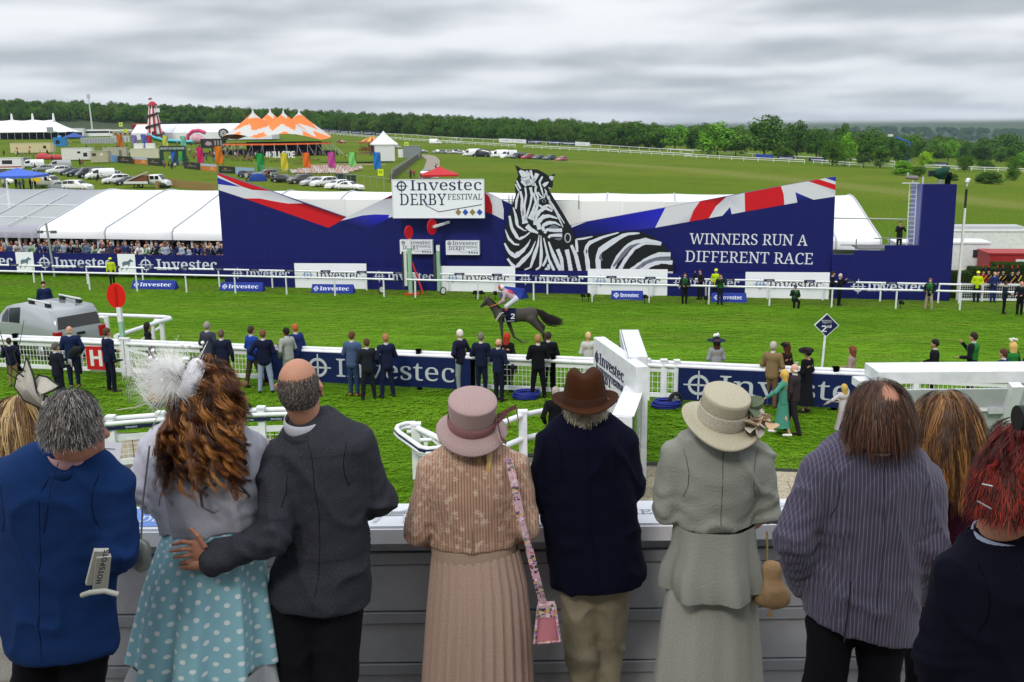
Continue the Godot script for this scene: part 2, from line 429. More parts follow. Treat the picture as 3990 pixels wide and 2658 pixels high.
# ---------------------------------------------------------------- ground
func strip_dist(x: float,z: float,line: Array)->float:
	var best:=1e9;var q:=Vector2(x,z)
	for k in line.size()-1:
		var e:=Geometry2D.get_closest_point_to_segment(q,Vector2(line[k].x,line[k].z),Vector2(line[k+1].x,line[k+1].z));best=minf(best,q.distance_to(e))
	return best
func ground()->void:
	var mb:=mn();mb.has_c=true;mb.own_n=false
	var nr:=300;var nc:=170
	var pale:=[V(16.78,-2.56,-295.5),V(32.78,-3.1,-271.73),V(45.92,-3.53,-251.8)]+[V(50.66,-3.67,-233.09),V(62.68,-4.01,-192.66),V(68.25,-4.12,-164.22),V(71.84,-4.15,-139.16)]
	var pale2:=[V(42.96,-3.44,-259.12),V(57.29,-3.93,-246.51),V(70.61,-4.36,-218.28)]
	var nz:=FastNoiseLite.new();nz.seed=9;nz.frequency=.02;nz.fractal_octaves=4
	var fine:=FastNoiseLite.new();fine.seed=12;fine.frequency=.35;fine.fractal_octaves=3
	var D: Array[float]=[]
	for r in nr:
		D.append(9.0+2.0*r/10.0 if r<100 else 29.0*pow(3600.0/29.0,(r-99)/200.0))
	for r in nr:
		for k in nc:
			var a:=tan(-.95+1.9*k/(nc-1.0));var x:=a*(D[r]+4.0);var z:=-D[r]
			var q:=gp(x,z)
			if D[r]<19.6: q.y-=.05
			var w:=x*sin(AL)-z*cos(AL)
			var v:=.5+.5*nz.get_noise_2d(x,z*2.0)
			var lawn:=Color(.096,.218,.010).lerp(Color(.135,.280,.015),v)
			var c:=lawn
			if w>62.0:
				var t:=clampf((w-62.0)/60.0,.0,1.0)
				var v2:=.5+.5*nz.get_noise_2d(x*.35+70.0,z*.8)
				var far:=Color(.130,.222,.020).lerp(Color(.215,.262,.038),clampf(v2*1.5-.3,0,1))
				if fine.get_noise_2d(x*.2,z*.5)>.42: far=far.lerp(Color(.13,.13,.035),.4)
				c=lawn.lerp(far,t)
				if x>.0 and D[r]<420.0:
					var sd:=strip_dist(x,z,pale);var wd:=3.0+D[r]*.022
					c=c.lerp(Color(.26,.285,.085),clampf(1.6-sd/wd*1.3,.0,.85))
			elif w>57.2 and w<60.4: c=c.lerp(Color(.16,.17,.05),.35+.2*fine.get_noise_2d(x,z))
			mb.col=c;mb.p(q,Vector2(x,z))
	for r in nr-1:
		for k in nc-1:
			var o:=r*nc+k
			mb.tri(o,o+1,o+nc+1);mb.tri(o,o+nc+1,o+nc)
	struct("ground",mb,mats.lawn)
	# the lie of short grass: blades in tufts
	var t:=mn();t.own_n=true
	for k in 6:
		var a:=TAU*k/6.0;var o:=V(cos(a),0,sin(a));var sd:=V(-o.z,0,o.x)*.016
		var b0:=o*.012+Vector3.UP*.006;var b2:=o*(.07+.02*(k % 3))+Vector3.UP*(.060-.014*(k % 2))
		var j:=t.v.size()
		for e in [b0-sd,b0+sd,b2]: t.p(e);t.n.append((Vector3.UP+o*.2).normalized())
		t.i.append_array(PackedInt32Array([j,j+2,j+1]))
	var tuft:=t.done()
	var xs: Array[Transform3D]=[];var cols: Array[Color]=[]
	var lump:=FastNoiseLite.new();lump.seed=31;lump.frequency=.9;lump.fractal_octaves=3
	var broad:=FastNoiseLite.new();broad.seed=32;broad.frequency=.11;broad.fractal_octaves=3
	while xs.size()<300000:
		var d:=sqrt(rn(17.5*17.5,58.5*58.5));var x:=rn(-.56,.56)*d
		var w:=x*sin(AL)+d*cos(AL)
		if w>60.2 or paved(x,-d): continue
		var l:=lump.get_noise_2d(x*.7,d*1.9);var q:=.5+.5*broad.get_noise_2d(x,d*2.0)
		var sc:=clampf(.55+l*.45,.3,.9)*rn(.7,1.3)
		var bs:=Basis(Vector3.UP,rng.randf()*TAU).scaled(V(sc*1.25,sc,sc*1.25))
		xs.append(Transform3D(bs,gp(x,-d)))
		var c:=Color(.084,.194,.009).lerp(Color(.152,.312,.016),clampf(1.1*q-.28+.22*l+rn(.05,.42),0,1))
		if broad.get_noise_2d(x*.6+90.0,d*1.3)>.28: c=c.lerp(Color(.19,.26,.035),rn(.1,.5))
		if w>57.0: c=c.lerp(Color(.2,.2,.06),rn(.0,.5))
		cols.append(c)
	copies("grass",tuft,mats.tuft,xs,cols)
func copies(called: String,m: Mesh,mat: Material,xs: Array[Transform3D],cols: Array[Color],parent: Node=self)->MultiMeshInstance3D:
	var mm:=MultiMesh.new();mm.transform_format=MultiMesh.TRANSFORM_3D;mm.use_colors=cols.size()>0;mm.mesh=m;mm.instance_count=xs.size()
	var buf:=PackedFloat32Array();var st:=16 if cols.size() else 12;buf.resize(xs.size()*st)
	for k in xs.size():
		var t:=xs[k];var o:=k*st
		buf[o]=t.basis.x.x;buf[o+1]=t.basis.y.x;buf[o+2]=t.basis.z.x;buf[o+3]=t.origin.x
		buf[o+4]=t.basis.x.y;buf[o+5]=t.basis.y.y;buf[o+6]=t.basis.z.y;buf[o+7]=t.origin.y
		buf[o+8]=t.basis.x.z;buf[o+9]=t.basis.y.z;buf[o+10]=t.basis.z.z;buf[o+11]=t.origin.z
		if cols.size(): buf[o+12]=cols[k].r;buf[o+13]=cols[k].g;buf[o+14]=cols[k].b;buf[o+15]=1.0
	mm.buffer=buf
	var o:=MultiMeshInstance3D.new();o.name=numbered(called) if parent==self else called;o.multimesh=mm;o.material_override=mat
	parent.add_child(o,true);o.set_meta("kind","stuff");return o
func cthing(called: String,label: String,cat: String,s: float,w: float,y: float,group:="")->Node3D:
	return thing(called,label,cat,cs(s,w,y),-AL,group)
func pts(f: Array,ds:=.0,dy:=.0)->PackedVector2Array:
	var r:=PackedVector2Array()
	for k in range(0,f.size(),2): r.append(Vector2(f[k]-ds,f[k+1]-dy))
	return r
func shades(wall: Node,f: Array,z: float,cols: Array,ds: float,dy: float)->void:
	# printed polygon whose vertices carry their own ink
	var mb:=mn();mb.has_c=true
	var q:=pts(f,ds,dy);var t:=Geometry2D.triangulate_polygon(q);var k:=mb.v.size()
	for j in q.size():
		mb.col=cols[mini(j,cols.size()-1)];mb.p(V(q[j].x,q[j].y,z))
	for j in range(0,t.size(),3):
		var A:=q[t[j]];var B:=q[t[j+1]];var E:=q[t[j+2]]
		if (B-A).cross(E-A)>0: mb.tri(k+t[j],k+t[j+1],k+t[j+2])
		else: mb.tri(k+t[j],k+t[j+2],k+t[j+1])
	part("flag_print",mb,vcol(.45),wall)
const NAVY:="151a60"
func wall_and_boards()->void:
	var S0:=-7.5;var Y0:=-2.4;var W:=60.6
	var wall:=cthing("hoarding","long navy blue advertising wall with flag ribbon along its swooping top","hoarding",S0,W,Y0)
	var outline:=[-26.421,-2.14,-26.425,5.141,-22.97,3.988,-18.171,2.335,-15.813,3.415,-15.177,3.715,-12.196,4.424,-9.319,3.878,-8.931,3.717,-8.298,3.387,-7.665,3.086,-6.972,1.578,-4.046,1.854,-3.104,2.056,1.641,2.907,3.669,3.274,6.27,3.759,8.358,4.15,9.909,4.425,11.474,4.68,11.572,-1.521]
	part("board_face",mn().poly(pts(outline,S0,Y0),Transform3D(),.25),paint(NAVY,.42),wall)
	var z:=.006
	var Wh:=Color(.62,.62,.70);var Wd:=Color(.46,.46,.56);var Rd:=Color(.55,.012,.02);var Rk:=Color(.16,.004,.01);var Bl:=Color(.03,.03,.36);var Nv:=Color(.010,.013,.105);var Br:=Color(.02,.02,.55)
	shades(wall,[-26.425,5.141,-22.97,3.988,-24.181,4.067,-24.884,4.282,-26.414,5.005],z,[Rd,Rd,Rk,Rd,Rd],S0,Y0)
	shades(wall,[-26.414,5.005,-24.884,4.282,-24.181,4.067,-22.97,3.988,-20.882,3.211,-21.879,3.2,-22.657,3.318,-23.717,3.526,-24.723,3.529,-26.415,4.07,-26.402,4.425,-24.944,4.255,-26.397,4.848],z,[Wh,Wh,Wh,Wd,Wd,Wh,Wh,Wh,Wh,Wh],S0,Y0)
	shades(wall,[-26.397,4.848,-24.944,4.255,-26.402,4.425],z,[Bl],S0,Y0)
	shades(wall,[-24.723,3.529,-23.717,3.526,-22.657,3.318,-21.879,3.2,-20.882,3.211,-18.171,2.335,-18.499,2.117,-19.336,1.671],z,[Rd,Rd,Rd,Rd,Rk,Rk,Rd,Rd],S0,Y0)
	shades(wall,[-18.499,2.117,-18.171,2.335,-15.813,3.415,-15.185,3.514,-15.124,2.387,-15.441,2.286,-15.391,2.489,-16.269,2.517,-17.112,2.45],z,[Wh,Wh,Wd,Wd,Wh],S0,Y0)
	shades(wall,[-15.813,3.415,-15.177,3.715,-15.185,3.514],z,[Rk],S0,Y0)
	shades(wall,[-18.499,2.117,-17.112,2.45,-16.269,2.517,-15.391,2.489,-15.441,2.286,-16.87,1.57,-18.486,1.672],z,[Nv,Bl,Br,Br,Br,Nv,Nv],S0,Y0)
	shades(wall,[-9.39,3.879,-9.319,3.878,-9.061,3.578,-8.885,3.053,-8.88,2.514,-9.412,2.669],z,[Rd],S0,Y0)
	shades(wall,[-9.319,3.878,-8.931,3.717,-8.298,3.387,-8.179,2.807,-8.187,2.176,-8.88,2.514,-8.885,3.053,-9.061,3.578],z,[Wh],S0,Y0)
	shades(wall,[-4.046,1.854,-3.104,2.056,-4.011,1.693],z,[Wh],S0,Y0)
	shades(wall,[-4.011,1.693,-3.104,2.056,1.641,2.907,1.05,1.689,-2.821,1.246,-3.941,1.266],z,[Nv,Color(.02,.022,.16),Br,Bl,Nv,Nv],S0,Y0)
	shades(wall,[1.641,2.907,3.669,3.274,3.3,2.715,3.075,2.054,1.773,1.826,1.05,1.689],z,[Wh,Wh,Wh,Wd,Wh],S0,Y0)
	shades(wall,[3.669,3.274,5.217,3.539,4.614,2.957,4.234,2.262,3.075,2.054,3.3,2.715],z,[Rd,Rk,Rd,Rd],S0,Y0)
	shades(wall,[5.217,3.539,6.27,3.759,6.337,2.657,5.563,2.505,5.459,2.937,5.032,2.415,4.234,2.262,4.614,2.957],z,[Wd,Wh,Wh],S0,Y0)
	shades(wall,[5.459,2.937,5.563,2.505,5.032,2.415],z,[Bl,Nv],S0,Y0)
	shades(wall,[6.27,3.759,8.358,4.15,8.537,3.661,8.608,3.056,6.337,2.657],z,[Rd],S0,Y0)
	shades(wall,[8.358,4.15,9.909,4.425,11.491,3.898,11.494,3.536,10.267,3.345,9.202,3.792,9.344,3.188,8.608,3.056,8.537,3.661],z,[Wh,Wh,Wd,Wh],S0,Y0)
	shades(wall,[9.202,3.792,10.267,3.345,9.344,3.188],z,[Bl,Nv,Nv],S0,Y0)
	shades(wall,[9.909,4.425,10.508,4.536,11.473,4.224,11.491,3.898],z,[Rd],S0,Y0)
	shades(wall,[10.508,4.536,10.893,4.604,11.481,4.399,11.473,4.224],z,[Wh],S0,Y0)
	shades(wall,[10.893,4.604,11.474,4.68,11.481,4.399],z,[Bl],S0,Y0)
	var white:=M("d2d4e2",.5)
	for e in [["WINNERS RUN A",Vector2(3.109,.711),Vector2(10.055,.63),.646],["DIFFERENT RACE",Vector2(2.892,-.377),Vector2(10.402,-.504),.669]]:
		letter("slogan",e[0],e[2].x-e[1].x,e[3],V(e[1].x-S0,e[1].y-Y0,.003),white,wall,true,false,Basis(Vector3.BACK,(e[2].y-e[1].y)/(e[2].x-e[1].x)))
	for sx in [-26.187+3.0]:
		for k in 10: part("panel_joint",mn().box(V(sx+k*3.6-S0,1.7,.002),V(.012,3.0,.006)),M("272e6e",.5),wall)
	backing()
	zebra()
	big_sign()
	base_boards()
func backing()->void:
	var a:=Vector2(-23.607,3.405);var b:=Vector2(11.636,2.785)
	var o:=cthing("backing_panel","pale grey panel wall filling the dips behind the navy hoarding","panel wall",(a.x+b.x)/2,62.0,-2.4)
	var L:=b.x-a.x;var n:=14
	for k in n:
		var x:=-L/2+(k+.5)*L/n;var top: float=lerpf(3.399,3.072,(k+.5)/n)+2.4
		part("panel",mn().box(V(x,top/2,0),V(L/n-.012,top,.08)),M(["e9ebe7","e4e7e3","ecedea"][k % 3],.5),o)
	var rail:=mn();var ya: float=3.325+2.4
	rail.tube([V(-8.852-(a.x+b.x)/2,ya,0),V(-3.635-(a.x+b.x)/2,ya-.1,0)],.03,6)
	for e in [-8.019,-7.814,-3.644]: rail.tube([V(e-(a.x+b.x)/2,ya-.6,.05),V(e-(a.x+b.x)/2,ya+.25,.05)],.03,6)
	part("scaffold_tube",rail,M("8d9294",.4,.7),o)
func brush(mb: MB,f: Array,w0: float,w1: float,w2: float,ds: float,dy: float,z: float)->void:
	# a stripe: widths at its start, middle and end
	var q:=pts(f,ds,dy);var c:=Curve2D.new()
	for k in q.size():
		var d: Vector2=(q[mini(k+1,q.size()-1)]-q[maxi(k-1,0)])/6.0
		c.add_point(q[k],-d,d)
	var L:=c.get_baked_length();var n:=12;var up:=PackedVector2Array();var dn:=PackedVector2Array()
	for k in n+1:
		var t:=k/float(n);var a:=c.sample_baked(L*t);var b:=c.sample_baked(minf(L,L*t+.02));var b0:=c.sample_baked(maxf(.0,L*t-.02))
		var d:=(b-b0).normalized();var e:=Vector2(-d.y,d.x)*.5*(lerpf(w0,w1,t*2.0) if t<.5 else lerpf(w1,w2,t*2.0-1.0))*(1.0+.10*sin(t*40.0+q[0].x*9.0))
		up.append(a+e);dn.append(a-e)
	for k in n: mb.quad(V(dn[k].x,dn[k].y,z),V(dn[k+1].x,dn[k+1].y,z),V(up[k+1].x,up[k+1].y,z),V(up[k].x,up[k].y,z))
func zebra()->void:
	var S0: float=-3.193;var Y0:=-1.1
	var o:=cthing("zebra_cutout","black and white zebra cut-out board turning its head on the blue wall","cut-out",S0,60.2,Y0)
	var base:=[-7.876,-.811,-7.96,.017,-8.105,.864,-8.034,1.566,-7.883,2.311,-7.615,3.052,-7.374,3.742,-7.438,4.201,-7.341,4.612,-7.198,4.885,-7.4,5.514,-6.939,5.247,-6.615,5.259,-6.014,5.232,-5.692,5.058,-5.324,4.829,-5.093,4.941,-4.946,4.972,-5.094,4.669,-5.114,4.191,-5.281,4.078,-5.351,4.01,-5.052,3.506,-4.59,2.77,-4.128,1.986,-3.919,1.477,-3.839,1.176,-3.2,1.177,-2.277,1.318,-1.175,1.504,-.443,1.537,.243,1.459,.931,1.207,1.484,.794,1.95,.242,2.19,-.312,2.243,-1.032,-.409,-.978]
	part("cutout_board",mn().poly(pts(base,S0,Y0),Transform3D(),.06),M("15161c",.5),o)
	var u := 0.0051   # metres per pixel of the stripe widths below
	var st:=[
		[[64,880,110,1000,185,1075,250,1080],8,34,18],[[55,1060,110,1170,190,1235,290,1170,370,1075,400,1010],20,62,6],
		[[95,1265,150,1345,210,1385,300,1290,400,1190,470,1030],26,52,6],[[120,700,150,860,240,1010,330,970,395,915],26,44,12],
		[[170,590,205,700,225,830,320,895,350,893],14,40,8],[[205,610,215,500,245,400],20,30,16],[[320,1415,400,1385,450,1230,500,1080,515,950],12,46,8],
		[[470,1415,530,1380,545,1200,540,1050,540,960],20,40,10],[[565,1365,600,1300,615,1225],26,30,8],[[590,1410,640,1390,640,1340],12,50,20],
		[[575,990,605,1120,640,1270,715,1425],14,30,34],[[640,1040,690,1180,750,1320,800,1425],18,46,50],[[760,1140,810,1270,830,1425],44,44,30],
		[[880,1145,910,1280,935,1430],52,46,50],[[940,1085,1000,1220,1050,1430],34,48,46],[[1005,1010,1012,1100,1020,1180],26,34,24],[[1010,1010,1100,1000,1220,972],20,24,10],
		[[1560,920,1350,980,1170,1060,1125,1140,1150,1280,1165,1435],14,44,54],[[1830,928,1650,940,1480,1040,1310,1160,1290,1300,1300,1437],16,70,60],
		[[2110,1070,1900,1020,1720,1070,1570,1220,1500,1350,1470,1440],46,64,50],[[2100,1085,1900,1060,1760,1130,1640,1290,1560,1440],10,40,44],
		[[2230,1210,2080,1210,1930,1280,1790,1380,1700,1445],48,60,60],[[2255,1320,2120,1300,1980,1340,1830,1445],50,56,60],[[2260,1450,2160,1447,2090,1452],20,22,8],
		[[265,380,290,480,285,600,300,700],26,34,36],[[330,330,345,430,320,560,310,690,330,800],20,26,70],[[400,330,420,430,400,540,370,640,330,760],34,22,30],
		[[350,830,400,880,470,910,500,930],60,50,20],[[440,400,470,520,430,640,385,740],24,26,40],[[480,310,460,370,500,450,490,580,430,760],26,26,44],[[420,300,450,280,475,330],30,30,14],
		[[460,820,470,720,520,640,600,600,690,640],40,46,20],[[520,880,500,790,560,715,650,700,760,735],50,52,14],[[575,900,560,830,640,790,730,790,800,830],34,46,10],[[590,930,610,880,700,890,820,890],30,40,44],
		[[640,990,660,960,740,955,820,955],30,36,40],[[500,390,530,440,580,470,600,400],18,18,12],[[540,330,560,400,570,440],24,18,10],[[610,370,620,440,700,560,850,800],10,14,10],[[590,350,640,500,740,660,800,790],10,16,10],
		[[640,440,680,560,770,700,830,850],14,18,12],[[505,500,500,550,560,590,640,560,700,610],14,30,30],[[520,480,580,470,620,500],10,12,8],
		[[255,115,330,180,340,250,300,290],30,110,80],[[330,270,400,260,440,290],60,80,30],[[400,110,420,180,450,250],30,26,40],[[490,150,470,200,440,260],50,40,24],[[560,190,520,260,540,330],22,24,14],[[340,120,380,150,400,180],30,20,8],
		[[650,205,690,200,680,240],26,36,20],[[570,310,610,280,640,260],40,40,10],[[200,290,225,340,250,380],16,16,16],[[215,240,240,300,270,350],14,24,20],[[640,330,655,345,670,335],10,10,6]]
	for e in st:
		var f:=[]
		for k in range(0,e[0].size(),2): f.append_array(zb_point(e[0][k],e[0][k+1]))
		var mb:=mn();brush(mb,f,e[1]*u,e[2]*u,e[3]*u,S0,Y0,.006)
		part("white_stripe",mb,M("cfd2e0",.5),o)
	for e in [[[1350,1290,1320,1260,1330,1200],20,34,10],[[1140,1200,1142,1170,1136,1140],10,26,10],[[1490,1370,1600,1230,1700,1110,1830,1060],26,50,10],[[1740,1440,1880,1330,2040,1270,2230,1270],16,44,40],[[640,860,700,840,770,850],14,40,20],[[720,1000,790,1010,820,980],10,30,12]]:
		var f:=[]
		for k in range(0,e[0].size(),2): f.append_array(zb_point(e[0][k],e[0][k+1]))
		var g:=mn();brush(g,f,e[1]*u,e[2]*u,e[3]*u,S0,Y0,.010)
		part("grey_stripe",g,M("6c6f80",.5),o)
	var eye:=mn();var ec:=zb_point(580,508);var nc:=zb_point(893,990)
	for r in [[ec,.30,.17,.010,"0b0b10"],[ec,.12,.10,.013,"8f93a6"],[ec,.08,.08,.016,"050508"],[nc,.20,.30,.010,"b8bccb"],[nc,.14,.24,.013,"1c1d24"]]:
		var q:=PackedVector2Array()
		for k in 20: q.append(Vector2(r[0][0]-S0+cos(TAU*k/20)*r[1],r[0][1]-Y0+sin(TAU*k/20)*r[2]))
		part("eye_print" if r[0]==ec else "nostril_print",mn().poly(q,At(V(0,0,r[3]))),M(r[4],.5),o)
func zb_point(x: float,y: float)->Array:
	# the artwork's own grid on the cut-out: three corners of it in metres along the course and up
	var o:=Vector2(-8.28,5.711);var a:=Vector2(2.191,5.632);var b:=Vector2(-8.382,-1.266);var d:=Vector2(2.347,-1.194)
	var p:=o.lerp(a,x/2300.0).lerp(b.lerp(d,x/2300.0),y/1500.0);return [p.x,p.y]
func logo_block(o: Node,x: float,y: float,w: float,ink: Material,small:=false)->void:
	# the festival's two-line mark, `w` wide, with its lower left corner at x, y
	var em:=part("emblem",emblem(w*.068),ink,o);em.position=V(x+w*.085,y+w*.335,.001)
	letter("word","Investec",w*.80,w*.115,V(x+w*.185,y+w*.285,.001),ink,o)
	letter("word","DERBY",w*.53,w*.125,V(x+w*.06,y+w*.125,.001),ink,o)
	letter("word","FESTIVAL",w*.385,w*.062,V(x+w*.605,y+w*.185,.001),ink,o)
	var mb:=mn();var q:=PackedVector2Array();var r:=PackedVector2Array();var c:=Curve2D.new()
	c.add_point(Vector2(.35,.118),Vector2(),Vector2(.03,-.05));c.add_point(Vector2(.50,.045),Vector2(-.06,0),Vector2(.16,0));c.add_point(Vector2(.985,.125),Vector2(-.22,.0),Vector2())
	for k in 25:
		var p:=c.sample_baked(c.get_baked_length()*k/24.0);q.append(Vector2(x,y)+(p+Vector2(0,.008))*w);r.append(Vector2(x,y)+p*w)
	r.reverse();q.append_array(r);mb.poly(q,At(V(0,0,.012)));part("swoosh",mb,ink,o)
	for k in 4:
		var e:=Vector2(x+w*(.72+.08*k),y+w*.045);var h:=w*.034
		part("diamond",mn().poly(PackedVector2Array([e+Vector2(h,0),e+Vector2(0,h*1.1),e-Vector2(h,0),e-Vector2(0,h*1.1)]),At(V(0,0,.012))),M(["8f7a45","2a4fae"][k % 2] if not small else "55607c",.5),o)
func big_sign()->void:
	var a:=Vector2(-14.913,2.363);var b:=Vector2(-9.209,2.304);var top: float=4.724
	var o:=cthing("festival_sign","large white festival sign standing in front of the navy wall's peak","sign",(a.x+b.x)/2,59.6,a.y)
	var w:=b.x-a.x;var h:=top-a.y
	part("sign_board",mn().box(V(0,h/2,-.06),V(w,h,.12)),M("e6e8f2",.5),o)
	var fr:=mn()
	for e in [[0,.03,w,.06],[0,h-.03,w,.06],[-w/2+.03,h/2,.06,h-.12],[w/2-.03,h/2,.06,h-.12]]: fr.box(V(e[0],e[1],-.05),V(e[2],e[3],.13))
	part("frame",fr,M("d8dae6",.4),o)
	logo_block(o,-w*.475,h*.05,w*.96,M("161d4a",.5))
	for sx in [-w*.3,w*.3]: part("strut",mn().beam(V(sx,.4,-.12),V(sx,.4,-.99),.08,.08),M("30343c",.5),o)
	for e in [[Vector2(-14.695,.084),Vector2(-12.631,.072),.872,"small white festival sign on the navy wall behind the winning post"],[Vector2(-11.786,.039),Vector2(-9.686,.004),.869,"small white festival sign on the navy wall just left of zebra"]]:
		var q:=cthing("festival_sign",e[3],"sign",(e[0].x+e[1].x)/2,60.25,e[0].y,"small festival signs")
		var ww: float=e[1].x-e[0].x
		part("sign_board",mn().box(V(0,e[2]/2,-.17),V(ww,e[2],.34)),M("e0e2ec",.5),q)
		logo_block(q,-ww*.47,e[2]*.06,ww*.94,M("23294c",.5),true)
func ad_board(s0: float,s1: float,w: float,y0: float,y1: float,blue: bool,label: String,textspan: Array,deep:=.05,called:="advertising_board")->Node3D:
	var o:=cthing(called,label,"advertising board",(s0+s1)/2,w,y0,"boards along the far side of the track")
	part("board_face",mn().box(V(0,(y1-y0)/2,-deep/2),V(s1-s0,y1-y0,deep)),paint(NAVY,.45) if blue else M("e8eaf2",.45),o)
	if textspan.size():
		var x0: float=textspan[0]-(s0+s1)/2;var x1: float=textspan[1]-(s0+s1)/2;var yb: float=textspan[2];var H: float=textspan[3]
		var ink:=M("c9cede" if blue else "1f2544",.5)
		var em:=part("emblem",emblem(H*.66),ink if blue else M("7f9ac4",.5),o);em.position=V(x0+H*.7,yb+H*.5,.001)
		letter("word","Investec",x1-x0-H*1.75,H,V(x0+H*1.75,yb,.001),ink,o,true,blue)
	return o
func base_boards()->void:
	# text spans: start, end, baseline above the board's foot, capital height
	var w:=59.9
	var B:=[
		[-26.014,-21.49,true,"navy board under the blue wall, just right of the marquee balcony",[-25.589,-21.801]],
		[-21.476,-16.808,false,"white board with dark lettering left of the winning post",[-20.979,-17.19]],
		[-16.794,-12.115,true,"navy board directly behind the winning posts",[-16.348,-12.531]],
		[-12.087,-7.429,false,"white board under the left half of the zebra, behind the jockey",[-11.678,-7.824]],
		[-7.415,-2.984,true,"navy board under the middle of the zebra",[-7.148,-3.231]],
		[-2.971,1.829,false,"white board under the zebra's hindquarters",[-2.535,1.406]],
		[1.842,6.422,true,"navy board under the slogan, behind the photographers",[2.193,6.093]],
		[6.44,11.308,false,"white board at the right end of the long blue wall",[6.954,10.873]]]
	for e in B:
		var g0:=cg((e[0]+e[1])/2,59.9).y-.02
		var d: float=e[1]-e[0]
		ad_board(e[0],e[1],w,g0,g0+(1.42 if e[2] else 1.60),e[2],e[3],[e[4][0],e[4][1],.62,.50])
	# in front of the marquee balcony
	var L:=[[-42.15,-40.85,false,[]],[-40.84,-34.79,true,[-40.59,-35.24]],[-34.77,-33.52,false,[]],[-33.51,-27.21,true,[-33.29,-27.781]],[-48.5,-42.17,true,[-48.01,-42.39]]]
	var labels:=["white square board with leaping zebra, left one on balcony front","long navy board on the balcony front, left of the steward","white square board with leaping zebra, beside the yellow steward","long navy board on balcony front, ending at the blue wall","navy board on the balcony front, cut by the left picture edge"]
	for k in L.size():
		var e=L[k];var g0:=cg((e[0]+e[1])/2,62.6).y
		var o:=ad_board(e[0],e[1],62.6,g0+.22,g0+1.62,e[2],labels[k],[e[3][0],e[3][1],.38,.72] if e[3].size() else [])
		if not e[2]:
			var hs:=leaping();var pm:=part("zebra_print",hs,M("5f7484",.5),o);pm.position=V(0,.68,.004)
	# low soft wedges on the grass
	var low:=[['5',-31.41,-28.508,"leftmost low blue wedge board on the grass by the rail"],['6',-25.626,-22.86,"low blue wedge board at the left end of the wall"],['6',-19.785,-17.119,"low blue wedge board in front of the white board"],['9',-1.513,.401,"low blue wedge board below the zebra's back"],['10',4.318,6.352,"low blue wedge board behind the green-vested photographers"]]
	for k in low.size():
		var e=low[k];var s: float=(e[1]+e[2])/2;var wd: float=e[2]-e[1]
		var o:=cthing("wedge_board",e[3],"advertising board",s,58.1,cg(s,58.1).y,"low wedge boards")
		var mb:=mn();var h:=.52;var dp:=.32;var x:=wd/2
		var A:=V(-x,0,dp);var Bq:=V(x,0,dp);var Cq:=V(x-.03,h,0);var Dq:=V(-x+.03,h,0);var E:=V(-x,0,-dp);var F:=V(x,0,-dp)
		mb.quad(A,Bq,Cq,Dq);mb.quad(F,E,Dq,Cq);mb.quad(E,A,Dq,Dq);mb.quad(Bq,F,Cq,Cq)
		part("wedge_cover",mb,cloth("2b3f9a",20.0,.03,.7,.0),o)
		var bs:=Basis(Vector3.RIGHT,-atan2(dp,h));var ink:=M("cdd3ea",.5)
		var em:=part("emblem",emblem(.17),ink,o);em.transform=Transform3D(bs,V(-x+.32,.26,dp*.5+.004))
		letter("word","Investec",wd-.85,.24,V(-x+.56,.165,dp*.68+.006),ink,o,true,true,bs)
func leaping()->MB:
	var mb:=mn()
	mb.poly(PackedVector2Array([Vector2(-.34,.1),Vector2(-.2,.22),Vector2(.08,.24),Vector2(.22,.34),Vector2(.3,.42),Vector2(.34,.34),Vector2(.48,.26),Vector2(.44,.18),Vector2(.3,.2),Vector2(.2,.02),Vector2(-.02,-.02),Vector2(-.2,-.06),Vector2(-.3,-.3),Vector2(-.44,-.42),Vector2(-.4,-.2),Vector2(-.3,-.02)]))
	mb.poly(PackedVector2Array([Vector2(.16,.06),Vector2(.02,-.18),Vector2(-.1,-.36),Vector2(-.04,-.38),Vector2(.1,-.18),Vector2(.24,.04)]))
	return mb
